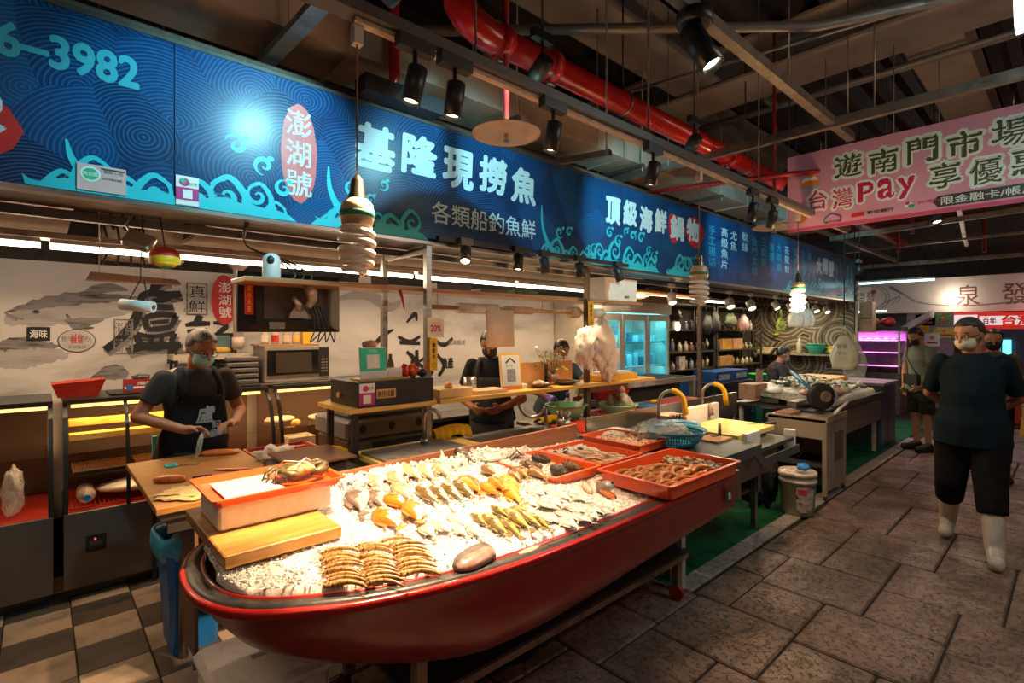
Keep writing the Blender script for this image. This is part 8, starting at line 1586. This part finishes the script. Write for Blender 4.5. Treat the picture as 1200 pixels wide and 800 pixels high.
# hanging lamps and white bags under the sign of the second stall
for k, (x, y, z) in enumerate(((6.94,3.2,2.0),(7.62,3.2,2.0))): spotlight((x, y, z),(x - .4, y - .5,1.0), 'white spotlight under the sign before the storage rack, ' + ['left one', 'right one'][k], r=.06, L=.13, power=34, col=(1,.86,.66), deg=90, m=mat('white lamp metal', (.6,.56,.5),.4), drop=.12, box_=.1)
spotlight((5.45,3.2,2.0),(5.0,2.7,.9), 'white spotlight right of the hanging second spiral bulb', r=.05, L=.13, power=26, col=(1,.86,.66), deg=80, m=mat('white lamp metal'), drop=.12, box_=.1)
for k in range(5): spotlight((8.4 + k * .6,3.15,2.02),(8.2 + k * .5,2.5,.9), 'white spotlight under the far part of the sign, %s from the left' % ['first', 'second', 'third', 'fourth', 'fifth'][k], r=.05, L=.12, power=15, col=(.9,.95,.9), deg=90, m=mat('white lamp metal'), drop=.1, box_=.08)
def hangbag(label, x, y, z0, z1, w2, m, k=0, cord=None):
 t = thing('plastic_bag', label, 'plastic bag', (x, y, z0)); rs = []
 for i in range(11): f = i / 10; z = z1 - (z1 - z0) * f; rr = w2 * (.28 + .72 * min(1, f * 1.8)) * (1 - .12 * max(0, f - .8) / .2); rs.append([(x + rr * .32 * math.cos(a) * (1 + .25 * math.sin(a * 5 + k + f * 2)), y + rr * math.sin(a) * (1 + .12 * math.sin(a * 4 + f * 5)), z) for a in [2 * PI * j / 24 for j in range(24)]])
 MB().rings(rs).build('bag_body', m, t)
 for s_ in (-1,1): MB().tube([(x, y + s_ * w2 * .2, z1 - .02),(x, y + s_ * w2 * .12, z1 + .08),(x, y, z1 + .12)],.008,6).build('bag_handle', m, t)
 if cord: MB().tube([(x, y, z1 + .1),(x + .01, y, cord)],.006,5).build('cord', BLK, t)
 return t
hb3 = hangbag('printed white carrier bag hanging on a black strap before the pink lit cabinet', 7.24,1.92,1.15,1.56,.15, mat('carrier bag film', (.62,.64,.48),.35, var=.08, bump=.4, bs=20),0,3.2)
hp = Panel((7.14,1.99,1.27),(0,-1,0),(0,0,1), hb3); hp.k = 300; hp.text('鮮魚', .08,.16,.11,.06, mat('dark green bag print', (.1,.14,.12),.5, var=0)); hp.text('記', .08,.08,.08,.035, MATS['dark green bag print'])
hangbag('clear bulging plastic bag hanging beside the printed carrier bag', 7.4,1.85,1.05,1.48,.13, plastic_film('clear carrier film', (.6,.66,.58),.45),3,3.2)
for k, (x, y) in enumerate(((8.7,3.0),(8.95,2.98),(9.2,3.0))): hangbag('white plastic bags hanging under the far sign, ' + ['left', 'middle', 'right'][k] + ' one', x, y - .04,1.68,1.98,.12, mat('white bag film'), k, 2.19)
hangbag('tiny pale yellow bag hung below the glowing bulb', 8.2,3.0,1.62,1.82,.07, mat('yellow greens'),5,2.19)
# -------- far hall --------
FWH = mat('white fascia', (.62,.56,.52),.6, var=.08, vs=1.5); fs_ = thing('far_fascia', 'white fascia with brown seal script characters across the end of the hall', 'sign', (14.2,1.5,2.0)); MB().box(14.1,14.2,-3.4,4.6,2.02,2.75).build('fascia_board', FWH, fs_)
fp = Panel((14.095,4.6,2.02),(0,-1,0),(0,0,1), fs_); BRN = mat('brown seal print', (.16,.07,.05),.5, var=0)
fp.text('泉', 3.08,.34,.36,.42, BRN); fp.text('發', 3.78,.34,.38,.42, BRN); fp.text('號', 4.5,.34,.38,.42, BRN)
fp.polys('swash', ribbon(spline([(1.75,.60),(2.0,.42),(2.25,.24),(2.6,.16),(3.2,.13),(4.2,.22)]),[.02,.06,.07,.06,.05,.04,.03] + [.02] * 24), mat('grey swash', (.2,.19,.2),.6, var=0))
for rr in (.36,.31): fp.polys('emblem_ring', ribbon([(1.30 + rr * 1.25 * math.cos(a),.36 + rr * .9 * math.sin(a)) for a in [i * PI / 14 for i in range(29)]],.014), mat('grey swash'))
fp.text('泉發', 1.30,.36,.36,.30, mat('grey swash')); fp.disc('emblem_seal', 1.45,.5,.06,.05, SEAL, 12)
for k in range(3): fp.polys('cloud_line', ribbon(spline([(1.6 + .1 * k, .2),(1.75 + .08 * k, .3 + .04 * k),(1.95,.35),(1.88,.22)]),.010), mat('grey swash'))
rs_ = thing('red_sign', 'red shop sign with white lettering under the white fascia', 'sign', (14.0,.5,1.68)); MB().box(13.95,14.05,-2.4,1.78,1.66,2.0).build('sign_box', mat('red sign face', (.65,.02,.02),.4, var=0, emit=(1,.03,.02), es=.35), rs_); rp2 = Panel((13.945,1.78,1.66),(0,-1,0),(0,0,1), rs_); WL_ = mat('white sign lettering', (.8,.75,.75),.4, var=0, emit=(1,.85,.85), es=.6)
rp2.rect('white_panel', .05,.42,.05,.29, WL_); rp2.rect('white_band', .45,2.9,.08,.26, WL_); rp2.text('百年', .60,.17,.2,.14, REDP, .03); rp2.text('台灣', 1.0,.17,.46,.2, mat('red sign face'),.04); rp2.text('味鮮魚', 1.8,.17,.8,.2, mat('red sign face'),.04)
for k, (y, z, w2, h, m_, lb) in enumerate(((2.35,1.74,.34,.24, WHT, 'white notice with pink marks beside the red sign'),(2.02,1.75,.26,.23, mat('green notice', (.12,.3,.1),.5, var=.5, vs=20), 'green printed notice beside the red sign'),(2.28,1.52,.16,.22, YEL, 'yellow notice under the white notice'),(2.05,1.48,.36,.22, mat('amber notice', (.7,.5,.12),.5, var=.3, vs=10), 'amber notice under the green one'),(2.2,1.30,.26,.28, WHT, 'white notice lowest on the far pillar'))):
 t, p = card('wall_notice', lb, (13.9 - .004 * k, y, z),(0,-1,0),(0,0,1), w2, h, m_); p.rect('notice_mark', w2 * .15, w2 * .85, h * .2, h * .35, SEAL); p.disc('notice_dot', w2 * .5, h * .65, h * .16, h * .16, ORG, 10)
struct(box('wall_pillar', 13.9,14.2,1.72,2.5,0,2.02, mat('mauve wall', (.3,.22,.24),.7))).name = 'wall_left_pillar'
# stair soffit
struct(MB().prism([(0,0),(.9,.62),(.9,.75),(0,.13)],(13.2,2.9,1.28),(0,-1,0),(0,0,1),(.5,0,0)).build('trim_10', mat('pale stair side', (.42,.37,.36),.6)))
# pink lit display cabinet
pc_ = thing('meat_cabinet', 'glass display cabinet lit in pink with meat on its shelves', 'display cabinet', (12.4,2.8,0)); PKL = mat('lit pink tube', (1,.5,1),.3, var=0, emit=(.8,.25,1), es=4)
box('cabinet_base', 12.2,12.8,2.30,3.35,0,.80, mat('dark cabinet base', (.10,.07,.07),.5), pc_); box('cabinet_back', 12.75,12.8,2.30,3.35,.8,1.62, mat('mauve back', (.45,.25,.45),.5), pc_); box('cabinet_top', 12.2,12.8,2.28,3.37,1.62,1.70, BLK, pc_); [box('corner_post', 12.2,12.23, y, y + .03,.8,1.62, STEEL, pc_) for y in (2.30,3.0,3.32)]; box('glass_front', 12.205,12.21,2.33,3.32,.82,1.6, GL, pc_)
for k, z in enumerate((.92,1.18,1.42)):
 box('glass_shelf', 12.25,12.74,2.33,3.32, z, z + .012, mat('pink shelf', (.6,.35,.6),.3), pc_); MB().cyl((12.24,2.34, z + .02),(12.24,3.31, z + .02),.008).build('strip_lamp', PKL, pc_)
 for q in range(6): lump('meat_pack', 'pink meat pack inside the pink lit cabinet', 'meat', (12.45,2.42 + q * .15, z + .035),.09,.055,.03,.3, mat('pink meat', (.6,.12,.12),.4, var=.3, vs=20), 'meat packs in the pink cabinet')
area('meat_light', (12.4,2.85,1.60),(0,0,0),.3,.9,30,(.85,.35,.95))
for k, (y, m_) in enumerate(((2.55, RMAT),(2.8, BROWNW),(3.1, DARKW))): crumple('basket_bundle', 'dark bundle stored on top of the pink lit cabinet, ' + ['right', 'middle', 'left'][k] + ' one', 'bundle', (12.5, y, 1.80),.12,.12,.09, m_, k, 16,.4)
# right hand far stall glow
cd_ = thing('lit_doorway', 'tall narrow panel glowing cyan behind the walking man', 'light panel', (13.8,.9,.9)); MB().box(13.8,13.83,.86,.98,.8,1.45).build('glowing_panel', mat('cyan glow', (.2,.9,1),.3, var=0, emit=(.1,.8,1), es=3), cd_); MB().box(13.83,13.9,.5,1.3,0,1.66).build('panel_wall', mat('dark blue wall', (.04,.05,.10),.6), cd_)
fc = thing('far_counter', 'low far stall counter with red base behind the walking man', 'counter', (12.9,-.2,0)); MB().box(12.6,13.3,-1.6,.95,0,.55).build('counter_base', mat('deep red base', (.3,.02,.02),.5, var=0), fc); MB().box(12.55,13.35,-1.65,.98,.55,.62).build('counter_top', STEELD, fc); MB().box(13.0,13.3,-1.6,.95,.62,1.05).build('counter_glass', glass('far glass'), fc)
for k, (y, z) in enumerate(((1.15,1.22),(1.12,1.4))): tag(MB().box(13.5,13.56, y - .1, y + .1, z, z + .14).build('wall_box', [RMAT, mat('mauve box', (.3,.2,.22),.5)][k]),['small red box', 'small mauve box'][k] + ' on the far wall beside the cyan panel', 'box')
tag(box('support_pillar', 13.55,13.75,1.0,1.3,0,1.64, mat('mauve wall')), 'mauve pillar behind the small red box', 'pillar')
# wooden ceiling panels over the kitchen
CW = wood('pale timber panel', (.62,.46,.33),(.78,.62,.47),0,.5)
for k, (x0, x1, y0, y1) in enumerate(((-2.4,.13,3.5,4.5),(.78,5.5,3.5,4.5))): struct(box('ceiling_panel', x0, x1, y0, y1,2.25,2.28, CW)).name = 'ceiling_panel_%d' % (k + 1)
struct(box('trim_11', -2.4,8.0,3.98,4.12,2.14,2.17, mat('lamp rail', (.45,.36,.28),.5))); struct(box('trim_12', -2.4,11.5,3.26,3.3,2.14,2.185, STEELD))
for k, (x, w2) in enumerate(((.18,.34),(.02,.3))): pass
slab('wall_cupboard', 'cream wall cupboard above the left part of the mural', 'cupboard', .32,.80,4.55,4.79,2.12,2.5, mat('cream cupboard', (.55,.38,.24),.6))
for k in range(4): tag(MB().tube(spline([(.28 + .06 * k, 4.3,4.6),(.28 + .06 * k, 4.3,2.5),(.30 + .07 * k, 4.25,2.3),(.33 + .06 * k, 4.3,2.16),(.30 + .08 * k, 4.4,2.05)]),.008,5).build('cable', BLK), 'black cable hanging above the mural at left', 'cable', 'cables above the mural')
# clamp lamp, red and yellow horn, paper roll, tilted panel under the sign
cl = thing('floodlight', 'silver square floodlight clamped under the left part of the sign', 'floodlight', (.50,3.1,2.05)); b = MB(); b.M = Matrix.Translation((.36,3.12,2.05)) @ Euler((R(50), R(20), R(-20))).to_matrix().to_4x4(); b.cbox(-.06,.06,-.05,.05,-.02,.02,.008); b.build('lamp_housing', ALU, cl); b = MB(); b.M = Matrix.Translation((.36,3.12,2.05)) @ Euler((R(50), R(20), R(-20))).to_matrix().to_4x4(); b.box(-.05,.05,-.04,.04,-.024,-.0205); b.build('lamp_glass', WHT, cl); MB().tube([(.34,3.14,2.06),(.31,3.16,2.13),(.34,3.18,2.187)],.006,6).build('bracket', ALU, cl)
hn = thing('toy_lantern', 'red and yellow round plastic ornament hanging beside the floodlight', 'ornament', (.47,3.15,1.95)); b = MB(); b.ball((.47,3.15,1.985),.07,.06,.052,18,10); b.build('red_shell', REDC, hn); b = MB(); b.lathe([(.066,-.02),(.072,0),(.066,.02)],(.47,3.15,1.965),20, cap0=False, cap1=False); b.build('yellow_band', YEL, hn); MB().ball((.47,3.12,1.945),.05,.045,.02).build('yellow_mouth', YEL, hn); MB().ball((.47,3.115,1.935),.035,.03,.015).build('green_mouth', GRN, hn); MB().tube([(.47,3.15,2.03),(.46,3.16,2.12),(.45,3.16,2.187)],.004,5).build('cord', BLK, hn)
pr_ = thing('paper_roll', 'white paper roll hanging on a loop of cord above the vendor', 'paper roll', (.50,3.2,1.7)); MB().cyl((.30,3.24,1.74),(.42,3.14,1.725),.028, n=18).build('roll', WHT, pr_); MB().cyl((.417,3.1425,1.7254),(.423,3.1375,1.7247),.012, n=12).build('roll_core', DG, pr_); MB().tube([(.33,3.215,1.765),(.37,3.18,1.86),(.38,3.17,2.187)],.003,5).build('cord', BLK, pr_); MB().tube([(.40,3.16,1.755),(.385,3.17,1.86)],.003,5).build('cord', BLK, pr_)
tp = thing('tilted_tray', 'long pale tilted board hung under the lights above the mural', 'board', (.45,3.7,1.9)); b = MB(); b.prism([(0,0),(.44,0),(.42,.03),(.02,.05)],(.18,3.60,1.885),(1,0,0),(0,.45,.9),(0,.12,0)); b.build('board', mat('tan board', (.5,.32,.2),.5), tp); [MB().cyl((x, 3.66,1.93),(x, 3.66,4.6),.003, n=6).build('wire', STEEL, tp) for x in (.24,.54)]
bpy.context.view_layer.update()
